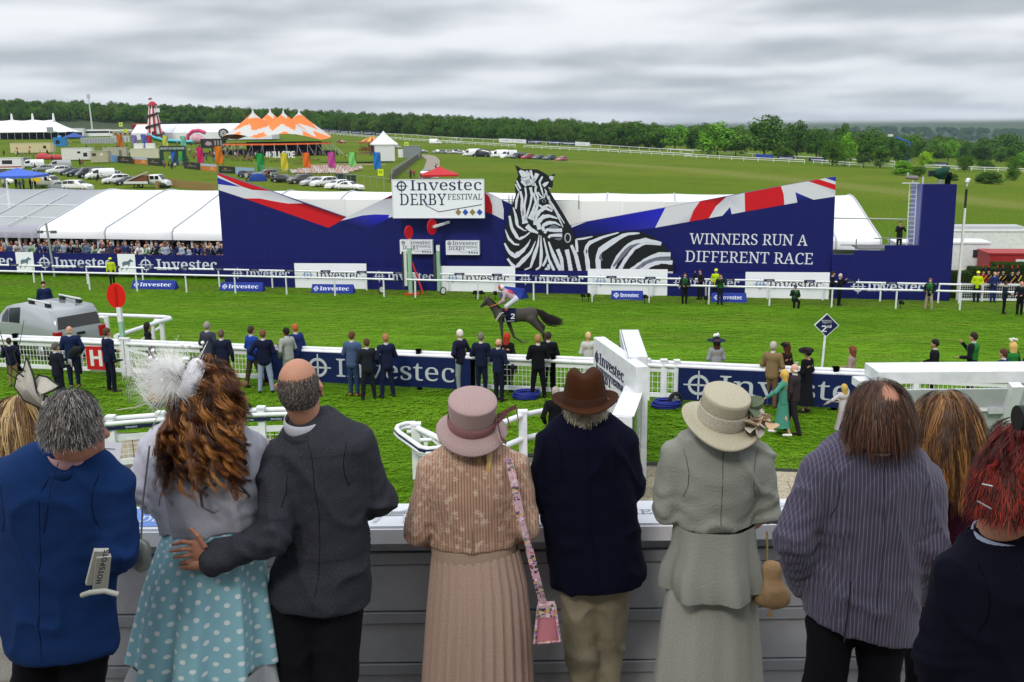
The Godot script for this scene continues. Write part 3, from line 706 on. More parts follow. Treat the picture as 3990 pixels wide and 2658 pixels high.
func marquee()->void:
	var S0:=-17.0;var o:=cthing("marquee","long white marquee with curved roof and glazed front behind the hoarding","marquee",S0,66.0,-2.5)
	var prof:=[[-.25,.45],[-.25,.95],[.0,1.2],[2.0,1.62],[4.25,2.12],[6.25,2.62],[8.0,3.0],[9.2,3.2],[10.0,3.24],[10.8,3.2],[12.0,3.0],[14.0,2.5],[20.0,1.2],[20.2,.45]]
	var seams:=[-52.3,-47.3,-42.3,-37.3,-32.3]
	var sx:=-27.3
	while sx<13.0: seams.append(sx);sx+=5.0
	seams.append(15.5)
	for k in seams.size()-1:
		var a: float=seams[k]+.06;var b: float=seams[k+1]-.06;var mb:=mn();var ring:=[]
		for m in 7:
			var s:=lerpf(a,b,m/6.0);var sag:=.05*sin(PI*m/6.0);var r:=PackedVector3Array()
			for q in prof: r.append(V(s-S0,q[1]+2.5-.0115*s-.53-(sag if q[1]>.9 else .0),-q[0]))
			ring.append(r)
		mb.loft(ring,false)
		if k<2: part("clear_roof_panel",mb,mats.clear_pvc,o,"see-through grey roof bay")
		else: part("roof_panel",mb,mats.pvc,o)
	for k in seams.size():
		var rib:=[];var s: float=seams[k]
		for q in prof: rib.append(V(s-S0,q[1]+2.5-.0115*s-.53+(.03 if q[1]>.9 else .02),-q[0]*1.0+.02))
		if k<6 or k % 1==0: part("roof_rib",mn().tube(rib,.055,6),M("b4b8c0",.4),o)
	for k in 2:  # purlins of the see-through bays
		for pz in [2.3,5.2]:
			var yy:=1.70 if pz<3.0 else 2.38
			part("roof_bar",mn().tube([V(seams[k]-S0,yy+2.5-.0115*seams[k]-.56,-pz),V(seams[k+1]-S0,yy+2.5-.0115*seams[k+1]-.56,-pz)],.05,6),M("c8cad0",.4),o)
		part("roof_bar",mn().tube([V(seams[k]+2.5-S0,1.25+2.0+.55,-.1),V(seams[k]+2.5-S0,1.7+2.0+.55,-2.3),V(seams[k]+2.5-S0,3.0+2.0+.5,-8.0)],.04,6),M("c8cad0",.4),o)
	# gable end on the right
	var gb:=PackedVector2Array()
	for q in prof: gb.append(Vector2(q[0],q[1]+2.5-.18-.53))
	gb.append(Vector2(20.2,0));gb.append(Vector2(-.2,0))
	part("gable",mn().poly(gb,Transform3D(Basis(Vector3.BACK,Vector3.UP,Vector3.LEFT)*Basis.from_scale(V(-1,1,1)),V(15.45-S0,0,0)),.0),mats.pvc,o)
	# glazed front wall: posts, rails, panes, doors
	var post:=mn();var n:=44
	var wl:=M("c3c7c9",.4);var pane_m: StandardMaterial3D=mats.glass
	for k in n:
		var s:=-52.0+k*1.0;if s>-25.6: break
		var y0:=.62-.0137*(s+36.0)+.0;var y1:=2.98-.0115*(s+.0)-.02
		part("post",mn().box(V(s-S0,(y0+y1)/2,-.05),V(.16,y1-y0,.14)),wl,o)
		var door:=k in [14,15,24,25]
		part("pane",mn().box(V(s+.5-S0,(y0+y1)/2-.15,-.12),V(.82,y1-y0-.42,.02)),pane_m,o)
		part("window_rail",mn().box(V(s+.5-S0,y1-.12-(.18 if door else .0),-.06),V(.84,.16,.10)),wl,o)
		if door:
			part("door_stile",mn().box(V(s+.12-S0,(y0+y1)/2-.2,-.04),V(.08,y1-y0-.4,.08)),M("d9dcdc",.4),o)
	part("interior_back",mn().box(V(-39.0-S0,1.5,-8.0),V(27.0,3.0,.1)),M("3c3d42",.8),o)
	# the balcony
	var bal:=cthing("balcony","balcony deck with grey timber rail in front of the marquee","balcony",-39.0,63.4,-2.4)
	var tk:=mn()
	for k in 8:
		part("deck_board",mn().box(V(0,.62,-.2-k*.31),V(25.0,.05,.29),Basis(Vector3.BACK,-.0137)),M("6d6a62",.8),bal)
	for k in 9:
		var x:=-12.4+k*3.1;part("rail_post",mn().box(V(x,1.1-.0137*x,0),V(.16,1.3,.12)),M("8f9188",.7),bal)
	part("handrail",mn().box(V(0,1.70,.02),V(24.6,.10,.22),Basis(Vector3.BACK,-.0137)),M("a3a598",.7),bal)
	part("midrail",mn().box(V(0,1.42,.05),V(24.6,.05,.05),Basis(Vector3.BACK,-.0137)),M("5b5e58",.7),bal)
	part("screen",mn().box(V(0,1.1,-.06),V(24.6,.9,.02),Basis(Vector3.BACK,-.0137)),M("17191a",.5),bal)
	part("end_post",mn().box(V(12.35,1.15,.12),V(.16,1.5,.12)),M("c9ccc8",.5),bal)
func lamp_posts()->void:
	var a:=cg(-41.5,62.2);var o:=thing("lamp_post","grey post with crossbar lamps in front of the marquee balcony","lamp post",cs(-39.07,62.0,a.y),-AL)
	var h: float=1.826-a.y
	part("pole",mn().tube([Vector3.ZERO,V(-.2,h,0)],.07,6),M("8d9292",.5),o);part("crossbar",mn().box(V(-.2,h-.55,0),V(1.0,.06,.06)),M("8d9292",.5),o)
	for e in [-.66,.3]: part("lamp_head",mn().box(V(e,h-.58,.05),V(.34,.18,.22)),M("5a5e60",.5),o)
	var c:=V(-60.74,-1.31,-121.01);var q:=thing("security_camera","white dome camera on a pole left of the see-through bays","camera",c,.0)
	part("pole",mn().tube([Vector3.ZERO,V(0,3.4,0)],.12,6),M("d8dada",.4),q);part("dome",Blob.new().add(V(.1,3.5,0),V(.6,3.3,0),.2,.3).mesh(.1,mn()),M("dadcdc",.4),q)
func rail_run(called: String,label: String,a: float,b: float,w: float,posts: Array,high: float,lean: float,caps:=false)->void:
	var o:=cthing(called,label,"running rail",(a+b)/2,w,cg((a+b)/2,w).y)
	var c:=(a+b)/2;var y0:=cg(c,w).y;var white:=paint("dfe1e6",.35)
	var r:=[];var s:=a
	while s<b+.01: r.append(V(s-c,cg(s,w).y-y0+high,0));s=s+(b-a)/24.0
	part("top_rail",mn().tube(r,.058,8),white,o)
	for e in posts:
		var g:=cg(e,w).y-y0
		var mb:=mn().tube([V(e-c+lean*.0,g-.05,-.02),V(e-c,g+high*.7,-.02),V(e-c,g+high-.03,0)],.05,8)
		part("post",mb,white,o)
	if caps:
		s=a+1.2
		while s<b:
			var g:=cg(s,w).y-y0+high
			part("label_clip",mn().box(V(s-c,g+.015,.0),V(.62,.13,.135)),M("1d2448",.5),o)
			var t: Array=word("Investec",.06,true,true,.004)
			var l:=part("label_text",t[0],M("c3c8da",.5),o);l.position=V(s-c-t[1]/2+.03,g-.012,.068)
			s+=2.32
func rails()->void:
	var p1:=[]
	for k in 17: p1.append(-36.56+k*3.06-6.12)
	p1=[-42.7,-39.6,-36.57,-33.51,-30.41,-27.23,-24.12,-20.9,-17.9,-14.9]
	rail_run("running_rail","white running rail along the far edge of the track, left stretch",-46.0,-14.287,56.7,p1,1.08,.0)
	var p2:=[-13.0,-9.26,-5.96,-2.56,.71,4.09,7.48,10.9,14.38,17.79,21.2,24.5]
	rail_run("running_rail","white running rail along the far edge of the track, right stretch past the horse",-13.498,27.0,56.7,p2,1.08,.0)
	var q1:=[]
	for k in 10: q1.append(-43.0+k*3.2)
	rail_run("running_rail","white rear rail with navy label clips, left of the winning post",-46.0,-13.44,59.4,[-42.6,-38.9,-35.2,-31.4,-26.3,-22.8,-16.7,-13.6],1.12,.0,true)
	rail_run("running_rail","white rear rail with navy label clips in front of the zebra",-12.003,18.6,59.4,[-11.7,-8.6,-5.4,-2.6,.9,4.1,7.7,10.89,14.15,17.4,18.55],1.12,.0,true)
	# wing rail on the right, down to the gap
	var o:=cthing("rail_gate","white mesh crowd rail beside the hedge at the far right","rail",21.5,60.6,cg(21.5,60.6).y)
	var white:=paint("dfe1e6",.35)
	for e in [.12,1.02]: part("rail_bar",mn().box(V(0,e,0),V(5.2,.11,.06)),white,o)
	for e in [-2.6,-1.3,.0,1.3,2.6]: part("post",mn().box(V(e,.56,0),V(.1,1.16,.1)),white,o)
	var wires:=mn()
	for k in 40: wires.box(V(-2.55+k*.13,.57,0),V(.012,.8,.012))
	for k in 6: wires.box(V(0,.2+k*.14,.013),V(5.1,.012,.012))
	part("wire_mesh",wires,white,o).set_meta("kind","stuff")
	winning_posts()
	lamp_posts()
func winning_posts()->void:
	var white:=paint("dfe1e6",.35);var green:=paint("8fb59a",.4);var red:=M("c8141c",.4)
	var g:=cg(-13.57,57.99);var c:=cw(g)
	var o:=thing("winning_post","winning post with red disc on a white and green pole","winning post",g,-AL)
	var H: float=3.366
	part("pole",mn().box(V(0,H*.42,0),V(.22,H*.84,.22)),green,o)
	part("pole_top",mn().box(V(0,H*.92,0),V(.22,H*.16,.22)),white,o)
	part("disc",disc_mesh(.41,.05),red,o).transform=Transform3D(Basis(Vector3.UP,1.16),V(0,H+.40,0))
	part("camera_case",mn().box(V(-.30,H*.47,.02),V(.26,H*.62,.16)),M("c6cac8",.5),o)
	part("cable_duct",mn().box(V(-.40,H*.45,.11),V(.10,H*.66,.05)),M("2c2f30",.6),o)
	part("base_frame",mn().box(V(.1,.05,0),V(.9,.08,.5)),M("b8391f",.5),o)
	part("stay",mn().beam(V(.75,.05,-.1),V(.12,H*.58,-.1),.12,.08),M("c02a1c",.5),o)
	for e in [-1.85,1.95]:
		var q:=cg(c.x+e,c.y-.1+.3)
		var t:=thing("trolley_wheel","%s small white trolley wheel with red hub beside the winning post" % ("left" if e<0 else "right"),"wheel",q,-AL+.9)
		part("tyre",ring_mesh(.22,.06),M("1a1a1c",.7),t).position=V(0,.24,0)
		part("hub",disc_mesh(.17,.05),M("d6d8d8",.5),t).position=V(0,.24,0)
		part("bracket",mn().box(V(.12,.12,-.1),V(.16,.14,.2)),M("c9321c",.5),t)
	var g2:=cg(-12.174,59.75)
	var f:=thing("winning_post","second winning post, pale green, standing close to the blue wall","winning post",g2,-AL)
	var H2: float=2.859
	part("pole",mn().box(V(0,H2*.44,0),V(.2,H2*.88,.2)),green,f)
	part("pole_top",mn().box(V(0,H2*.94,0),V(.2,H2*.12,.2)),white,f)
	part("camera_case",mn().box(V(-.22,H2*.52,.02),V(.16,H2*.62,.14)),M("3b4140",.5),f)
	var d:=cthing("finish_disc","red finish disc on white bracket just below the festival sign","finish disc",-12.413,59.3,1.86)
	part("disc",disc_mesh(.48,.05),red,d).transform=Transform3D(Basis(Vector3.UP,1.12),Vector3.ZERO)
	part("bracket",mn().beam(V(.06,0,0),V(.85,.2,-1.05),.14,.14),M("d6d8da",.4),d)
func disc_mesh(r: float,deep: float)->MB:
	var q:=PackedVector2Array()
	for k in 28: q.append(Vector2(cos(TAU*k/28),sin(TAU*k/28))*r)
	return mn().poly(q,At(V(0,0,deep/2)),deep)
func ring_mesh(r: float,t: float)->MB:
	var q:=[]
	for k in 19: q.append(V(cos(TAU*k/18)*r,sin(TAU*k/18)*r,0))
	return mn().tube(q,t*.5,8,false)
func right_tower()->void:
	var W:=60.4;var S0:=15.0;var Y0:=-2.55
	var o:=cthing("camera_tower","stepped navy board wall with tall camera tower at its right end","tower",S0,W,Y0)
	var f:=[11.562,-1.672,11.462,.144,12.722,.131,12.708,.365,14.476,.371,14.455,.684,16.377,.69,16.382,4.238,18.222,4.229,18.322,-1.845]
	f[1]=-2.55;f[f.size()-1]=-2.75
	part("board_face",mn().poly(pts(f,S0,Y0),Transform3D(),.14),paint(NAVY,.42),o)
	var x0: float=16.374-S0;var x1: float=18.202-S0;var yt: float=4.238+2.55;var yb: float=.69+2.55
	part("tower_side",mn().box(V(x0+.0,(yt+.2)/2,-1.2),V(.08,yt-.2,2.1)),paint("5a63a8",.42),o,"paler blue side of the tower")
	part("tower_back",mn().box(V((x0+x1)/2,yt/2,-2.3),V(x1-x0,yt-.3,.08)),paint(NAVY,.42),o)
	part("platform",mn().box(V((x0+x1)/2,yt-.14,-1.2),V(x1-x0-.1,.1,2.0)),M("57595c",.8),o)
	part("lower_platform",mn().box(V(-.2,yb-.25,-1.2),V(3.6,.08,2.0)),M("6a6b6d",.8),o)
	var g0:=cg(15.0,60.4).y
	letter("word","Investec",3.248,.56,V(13.59-S0,.50,.002),M("c9cede",.5),o,true,true)
	var em:=part("emblem",emblem(.40),M("c9cede",.5),o);em.position=V(13.077-S0,.78,.002)
	# ladder
	var l:=cthing("ladder","tall white ladder leaning against the navy camera tower","ladder",16.059,61.2,.603)
	var h: float=3.653
	for sx in [-.2,.2]: part("stile",mn().tube([V(sx,0,.1),V(sx,h,-.2)],.032,6),M("cfd2cf",.4),l)
	for k in 14: part("rung",mn().tube([V(-.2,.15+k*h/14.2,.1-.3*k/14.0),V(.2,.15+k*h/14.2,.1-.3*k/14.0)],.02,5),M("cfd2cf",.4),l)
	# scaffold tube between wall and tower
	solo("scaffold_tube",mn().tube([cs(11.4,61.5,2.194),cs(16.3,61.5,2.101)],.04,6),M("a9adad",.4,.5),"horizontal scaffold tube between the hoarding's end and the ladder","scaffold tube")
	var sc:=cthing("scaffold_rail","low scaffold guard rail behind the stepped navy wall","scaffold rail",14.0,61.3,.1)
	for e in [[-1.0,.25,2.4,.5],[.9,.5,2.4,.9]]:
		part("tube",mn().tube([V(e[0]-.9,e[3],0),V(e[0]+1.3,e[3],0)],.035,6),M("8d9294",.4,.6),sc)
		part("tube",mn().tube([V(e[0],e[1]-1.2,0),V(e[0],e[3]+.35,0)],.035,6),M("8d9294",.4,.6),sc)
	# microphone windshield on a bracket at the ladder head
	var tp:=cs(15.817,61.0,4.267)
	var mic:=thing("microphone","grey furry microphone windshield on a bracket atop the ladder","microphone",tp,-AL)
	part("windshield",Blob.new().add(V(-.26,.34,0),V(.3,.3,0),.11,.13).mesh(.04,mn()),cloth("8d8a88",30.0,.4),mic)
	part("bracket",mn().box(V(0,.0,0),V(.95,.08,.1)).box(V(.1,.1,0),V(.06,.24,.06)).box(V(-.2,.55,0),V(.1,.12,.06)).box(V(-.2,.4,.0),V(.03,.3,.03)).box(V(.66,.16,0),V(.08,.4,.1)),M("b9bcbd",.4),mic)
	# broadcast camera under a green cover
	var cp:=cs(17.418,61.2,yt-2.6)
	var cam:=thing("broadcast_camera","large broadcast camera under green rain cover on the tower","camera",cp,-AL)
	part("rain_cover",Blob.new().add(V(-.1,.62,0),V(.25,.72,0),.26,.28,.1).add(V(.1,.4,0),V(.3,.42,0),.16,.14,.1).add(V(.3,.9,0),V(.42,.82,0),.1).mesh(.05,mn()),cloth("1d4a3c",14.0,.5,.6),cam)
	part("lens_hood",mn().box(V(-.46,.62,0),V(.28,.34,.34)),M("15241f",.6),cam)
	part("pedestal",mn().tube([V(.1,-.1,0),V(.1,.35,0)],.11,8),M("9aa0a0",.4,.4),cam)
	# pole on the right with a dome camera
	var pb:=cg(18.921,60.9);var ph: float=4.345-pb.y
	var pl:=thing("camera_pole","tall white pole with dome camera right of the navy tower","pole",pb,-AL)
	part("pole",mn().tube([V(0,0,0),V(0,ph*.78,0)],[.1,.075],8),paint("dfe0de",.4),pl)
	part("pole_top",mn().tube([V(0,ph*.78,0),V(0,ph*.94,0)],.07,8),M("2d2c2a",.5),pl)
	part("dome_camera",Blob.new().add(V(0,ph,0),V(0,ph,0),.13,.13).add(V(0,ph+.13,0),V(.1,ph+.13,.0),.08).add(V(0,ph-.1,0),V(0,ph-.25,0),.06).mesh(.04,mn()),M("cfd1d2",.3),pl)
	# hedges
	for e in [[18.65,19.9,61.6,1.55,"clipped green hedge block behind the white pole"],[20.0,21.6,62.3,1.75,"clipped green hedge block behind the steward in yellow"],[21.7,25.0,63.2,1.95,"tallest clipped green hedge block behind the bandsmen"]]:
		hedge(e[0],e[1],e[2],e[3],e[4])
func hedge(s0: float,s1: float,w: float,h: float,label: String)->void:
	var o:=cthing("hedge",label,"hedge",(s0+s1)/2,w,cg((s0+s1)/2,w).y)
	var L:=s1-s0;var mb:=mn();mb.has_c=true;mb.own_n=true
	part("core",mn().box(V(0,h/2-.03,-.5),V(L-.08,h-.06,.9)),M("1c2a12",.9),o)
	for k in int(L*h*900.0):
		var f:=rng.randf();var q:=V(rn(-L/2,L/2),rn(0,h),.0)
		if f<.35: q=V(rn(-L/2,L/2),h,rn(-1.0,.0))
		elif f<.5: q=V(-L/2,rn(0,h),rn(-1.0,.0))
		leaf(mb,q+V(rn(-1,1),rn(-1,1),rn(-1,1))*.03,V(rn(-1,1),rn(-.3,1),rn(-.3,1)).normalized(),.045,Color(.018,.040,.010).lerp(Color(.05,.10,.02),rng.randf()))
	part("leaves",mb,mats.leaf,o)
func leaf(mb: MB,at: Vector3,nn: Vector3,r: float,c: Color)->void:
	var x:=nn.cross(V(.3,1,.2)).normalized();var y:=nn.cross(x);var a:=rng.randf()*TAU
	var e:=x*cos(a)+y*sin(a);var f:=nn.cross(e);mb.col=c;var k:=mb.v.size()
	for q in [at-e*r,at-f*r*.6,at+e*r,at+f*r*.6]: mb.p(q);mb.n.append(nn)
	mb.i.append_array(PackedInt32Array([k,k+2,k+1,k,k+3,k+2]))
# ---------------------------------------------------------------- vehicles; they point along +x
const CARS:={
	"hatch": [.87,.68,.34,[[-2.0,.66,.70],[-1.97,.92,.98],[-1.72,.97,1.36],[-1.2,.97,1.47],[-.1,.95,1.48],[.4,.94,1.40],[1.12,.93,.96],[1.72,.84,.86],[2.02,.62,.64]],[[-1.66,-.72],[-.66,.12],[.18,.72]],5,1],
	"saloon": [.89,.66,.34,[[-2.3,.66,.70],[-2.26,.92,.96],[-1.62,.97,1.02],[-.95,.97,1.40],[-.1,.95,1.44],[.35,.94,1.38],[1.15,.93,.96],[1.95,.82,.84],[2.3,.6,.62]],[[-1.25,-.62],[-.56,.14],[.2,.75]],5,2],
	"estate": [.92,.74,.37,[[-2.2,.70,.74],[-2.17,1.04,1.10],[-1.95,1.08,1.54],[-1.3,1.08,1.68],[.0,1.06,1.68],[.45,1.05,1.58],[1.15,1.04,1.08],[1.9,.94,.96],[2.2,.7,.72]],[[-1.9,-1.1],[-1.04,-.1],[-.04,.75]],5,1],
	"van": [.98,.88,.36,[[-2.45,.7,.8],[-2.44,1.1,1.86],[-2.3,1.1,1.96],[-.5,1.1,1.98],[.9,1.1,1.95],[1.25,1.1,1.84],[1.85,1.08,1.14],[2.3,.92,.94],[2.46,.62,.64]],[[.42,1.45]],5,0],
	"pickup": [.93,.78,.38,[[-2.65,.72,.76],[-2.63,1.14,1.18],[-2.50,1.17,1.70],[-2.2,1.18,1.86],[-.5,1.18,1.90],[.1,1.16,1.84],[.6,1.14,1.72],[1.35,1.12,1.16],[2.3,1.0,1.02],[2.65,.7,.72]],[[-.38,.35],[.42,.85]],6,1],
	"tall_van": [1.0,.9,.38,[[-2.8,.7,.8],[-2.79,1.2,2.4],[-2.6,1.2,2.54],[-.5,1.2,2.56],[.9,1.2,2.5],[1.4,1.2,2.2],[2.0,1.18,1.24],[2.6,1.0,1.02],[2.8,.66,.68]],[[.7,1.6]],5,0]}
var car_mesh:={}
func car_parts(kind: String)->Dictionary:
	if car_mesh.has(kind): return car_mesh[kind]
	var d: Array=CARS[kind];var hw: float=d[0];var rw: float=d[1];var st: Array=d[3];var y0:=.26
	var rings:=[]
	for e in st:
		var nar:=1.0 if absf(e[0])<absf(st[0][0])-.3 else .93
		var b: float=hw*nar;var r: float=(rw if e[2]-e[1]>.12 else lerpf(b*.94,rw,(e[2]-e[1])/.12*.4))*nar
		var m: float=lerpf(y0,e[1],.55)
		rings.append(PackedVector3Array([V(e[0],e[2],-r),V(e[0],e[2]+.015,0),V(e[0],e[2],r),V(e[0],e[1],b*.97),V(e[0],m,b),V(e[0],y0,b*.97),V(e[0],y0,-b*.97),V(e[0],m,-b),V(e[0],e[1],-b*.97)]))
	var body:=mn().loft(rings,true,true,true)
	var out:={"body": body.done()}
	var side:=mn();var sides:=[]
	for w in d[4]:
		for sg in [-1.0,1.0]:
			var q:=[]
			for e in [[w[0],.1],[w[1],.1],[w[1],.86],[w[0],.86]]:
				var bel:=.0;var rf:=.0
				for k in st.size()-1:
					if e[0]>=st[k][0] and e[0]<=st[k+1][0]:
						var t: float=(e[0]-st[k][0])/(st[k+1][0]-st[k][0]);bel=lerpf(st[k][1],st[k+1][1],t);rf=lerpf(st[k][2],st[k+1][2],t)
				q.append(V(e[0],lerpf(bel,rf,e[1]),sg*(lerpf(hw*.97,rw,e[1])+.012)))
			var mb:=mn()
			if sg>0: mb.quad(q[0],q[1],q[2],q[3])
			else: mb.quad(q[1],q[0],q[3],q[2])
			sides.append(mb.done())
	out.sides=sides
	var wi: int=d[5];var A=st[wi];var B=st[wi+1];var w:=mn();var off:=V(.012,.012,0)
	w.quad(V(lerpf(B[0],A[0],.12),lerpf(B[2],A[2],.12),hw*.84)+off,V(lerpf(B[0],A[0],.12),lerpf(B[2],A[2],.12),-hw*.84)+off,V(lerpf(B[0],A[0],.92),lerpf(B[2],A[2],.92),-rw*.93)+off,V(lerpf(B[0],A[0],.92),lerpf(B[2],A[2],.92),rw*.93)+off)
	out.front=w.done()
	if d[6]>0:
		A=st[d[6]];B=st[d[6]+1];w=mn();off=V(-.014,.008,0)
		w.quad(V(lerpf(A[0],B[0],.1),lerpf(A[2],B[2],.1),-hw*.82)+off,V(lerpf(A[0],B[0],.1),lerpf(A[2],B[2],.1),hw*.82)+off,V(lerpf(A[0],B[0],.85),lerpf(A[2],B[2],.85),rw*.9)+off,V(lerpf(A[0],B[0],.85),lerpf(A[2],B[2],.85),-rw*.9)+off)
		out.rear=w.done()
	var tyre:=mn().lathe([Vector2(.02,-.1),Vector2(d[2]*.9,-.1),Vector2(d[2],-.06),Vector2(d[2],.06),Vector2(d[2]*.9,.1),Vector2(.02,.1)],14)
	for k in tyre.v.size(): tyre.v[k]=V(tyre.v[k].x,-tyre.v[k].z,tyre.v[k].y)
	out.tyre=tyre.done()
	var rim:=mn().lathe([Vector2(.02,-.112),Vector2(d[2]*.6,-.112),Vector2(d[2]*.62,.112),Vector2(.02,.112)],10)
	for k in rim.v.size(): rim.v[k]=V(rim.v[k].x,-rim.v[k].z,rim.v[k].y)
	out.rim=rim.done()
	out.lamp=mn().box(Vector3.ZERO,V(.10,.15,.34)).done()
	car_mesh[kind]=out;return out
func car(kind: String,hex: String,at: Vector3,yaw: float,label: String,group:="",called:="parked_car")->Node3D:
	var m:=car_parts(kind);var d: Array=CARS[kind];var st: Array=d[3]
	var o:=thing(called,label,"van" if "van" in kind else "car",at,yaw,group)
	var pm:=M(hex,.22,.0,.5);pm.clearcoat_enabled=true;pm.clearcoat=.6;pm.clearcoat_roughness=.08
	part("body",m.body,pm,o);part("windscreen",m.front,mats.glass,o)
	for e in m.sides: part("side_window",e,mats.glass,o)
	if m.has("rear"): part("rear_window",m.rear,mats.glass,o)
	var L: float=st[st.size()-1][0]
	for sx in [-L*.62,L*.64]:
		for sz in [-1.0,1.0]:
			var t:=part("wheel",m.tyre,M("17181a",.8),o);t.position=V(sx,d[2],sz*(d[0]-.11));part("rim",m.rim,M("9da1a6",.4,.6),t)
	for sz in [-1.0,1.0]:
		part("headlight",m.lamp,M("d9dde0",.2),o).transform=Transform3D(Basis(Vector3.UP,-sz*.35),V(L-.13,lerpf(.26,st[st.size()-2][1],.78),sz*d[0]*.68))
		part("tail_light",m.lamp,M("8f1418",.3),o).position=V(st[0][0]+.06,.85,sz*d[0]*.74)
	return o
func far_field()->void:
	var g1:="cars and vans parked below the family enclosure"
	for e in [
		["van","d8dadc",V(-106.53,-.15,-224.56),-2.75,"white panel van at the left end of parked row, below the trailers"],["van","9ba0a3",V(-98.93,-.25,-220.85),-2.7,"silver grey van parked behind a white estate car"],
		["hatch","8e9296",V(-97.2,-.35,-209.26),-2.6,"silver hatchback at the front of the left parked row"],["estate","dcdee0",V(-89.85,-.49,-199.86),-2.5,"white estate car in the left parked row"],
		["hatch","3a3f47",V(-85.85,-.56,-195.85),-2.5,"charcoal hatchback right of white estate car"],["hatch","20283a",V(-82.36,-.63,-190.91),-2.5,"dark navy hatchback next to the black people carrier"],
		["van","262a31",V(-78.38,-.7,-187.27),-2.45,"black people carrier left of a white van"],["van","dfe1e3",V(-74.63,-.77,-182.76),-2.5,"white van parked beside the black people carrier"],
		["hatch","a2a6aa",V(-73.66,-.77,-184.84),-2.4,"silver hatchback partly behind the white van's nose"],["estate","dfe1e3",V(-66.42,-.96,-168.99),-2.6,"white off-road car between silver hatchback and dark saloon"],
		["saloon","3a4048",V(-63.29,-1.01,-166.18),-2.6,"dark grey saloon beside the flatbed truck"],["hatch","23272e",V(-93.57,-.55,-185.14),-2.9,"black hatchback at the left picture edge above the blue gazebo"],
		["van","a3a79e",V(-73.94,-.92,-159.89),-.25,"silver van with yellow side panel beside the blue gazebo"],["hatch","6a7076",V(-121.24,.19,-250.71),-2.7,"grey hatchback half hidden behind the white panel van"],
		["saloon","8d9194",V(-68.2,-1.03,-153.13),-.2,"grey saloon roof just showing above the marquee's left end"],["estate","dedede",V(-65.82,-1.06,-152.42),-.2,"white estate roof showing above the marquee's second bay"],
		["hatch","2b3444",V(-48.79,-1.13,-187.49),-.5,"dark blue hatchback beside the blue dome tent"],["estate","6f7578",V(-45.61,-1.18,-187.79),-2.6,"grey estate with people at its open boot"],
		["saloon","1d1f24",V(-38.98,-1.35,-173.49),-.3,"black saloon left of the brown people carrier"],["estate","45423f",V(-35.73,-1.42,-170.71),-2.5,"brownish grey people carrier beside the black saloon"],
		["hatch","b5b9be",V(-32.77,-1.49,-166.27),-2.4,"silver hatchback behind the white off-road car"],["estate","e2e3e5",V(-30.4,-1.55,-163.67),-2.45,"white off-road car with dark roof glass near the hoarding"],
		["hatch","e4e5e7",V(-27.35,-1.62,-158.58),-2.3,"white hatchback below the green wheelie bins"],["saloon","e4e5e7",V(-24.89,-1.68,-155.23),-.45,"white saloon, last car of the row near the festival sign"]]:
		car(e[0],e[1],e[2],e[3],e[4],g1)
	part("yellow_panel",mn().box(V(-1.2,1.3,.94),V(1.9,.7,.06)),M("d8b81a",.5),get_node("parked_car_012"))
	var g2:="vehicles parked on the open downs"
	for e in [
		["tall_van","dfe1e3",V(-12.21,-1.62,-322.29),2.9,"white van at the left end of the downs row"],["tall_van","25282d",V(-8.99,-1.72,-318.51),2.9,"black van between two white vans"],["van","d9dbdb",V(-6.05,-1.81,-320.16),2.9,"white low van right of the black van"],
		["tall_van","e2e3e5",V(-3.16,-1.9,-315.25),2.9,"tallest white van in the downs row"],["tall_van","e0e2e4",V(-.33,-2,-312.6),-2.4,"white van facing the course at right end of vans"],["van","2c3037",V(2.77,-2.1,-309.14),-2.4,"black people carrier right of the white vans"],
		["estate","a03434",V(5.45,-2.19,-307.59),-2.4,"red estate car on the downs"],["hatch","40464d",V(8.58,-2.29,-305.35),-2.3,"small dark hatchback right of the red estate"],["estate","3b4045",V(11.96,-2.4,-301.35),-2.3,"dark estate car on the downs beside a pink one"],["hatch","a4545c",V(15.32,-2.51,-296.54),-2.3,"pinkish red hatchback, last car on the downs"],
		["hatch","8f1f2c",V(-75.86,1.03,-456.29),-.2,"single dark red car on the grass behind the carousel"],["tall_van","e4e5e7",V(-34.45,-.07,-468.75),.05,"white minibus on the track by the far rail"],["estate","1f2a2a",V(-15.86,-1.76,-191.32),1.45,"dark green off-roader on the dirt road"],
		["hatch","8b9095",V(-44.6,-.35,-396.43),-.3,"silver car behind the striped carousel's pagoda tent"],["hatch","6c7278",V(-30.17,-1.01,-347.95),-.2,"grey car left of the dirt road's far end"],["saloon","9a9ea2",V(-24.41,-1.19,-346.24),-.2,"silver saloon in the hazy row beyond the dirt road"],
		["hatch","7c8287",V(-21.92,-1.26,-345.23),-.2,"mid grey hatchback in the hazy row beyond the dirt road"],["hatch","a9adb0",V(-19.51,-1.34,-344.21),-.2,"pale silver hatchback in the hazy row beyond the road"],["estate","74797e",V(-17.76,-1.38,-346.61),-.2,"grey estate at the right end of the hazy row"],["hatch","b5b8ba",V(-15.92,-1.45,-342.66),-.2,"pale hatchback beside the post and rail fence"]]:
		car(e[0],e[1],e[2],e[3],e[4],g2)
	trucks()
	tents()
	fair()
	flags()
	far_rails()
	picnics()
func boxy(called: String,label: String,cat: String,at: Vector3,yaw: float,size: Vector3,hex: String,bits: Array,group:="")->Node3D:
	# a cabin, trailer or truck body: walls, roof rim, wheels and what is listed in bits: [name, hex, centre, size]
	var o:=thing(called,label,cat,at,yaw,group)
	part("body",mn().box(V(0,size.y/2+.35,0),size),paint(hex,.5),o)
	part("roof",mn().box(V(0,size.y+.40,0),V(size.x+.12,.1,size.z+.12)),paint(hex,.5),o)
	for b in bits: part(b[0],mn().box(b[2],b[3]),M(b[1],.45),o)
	return o
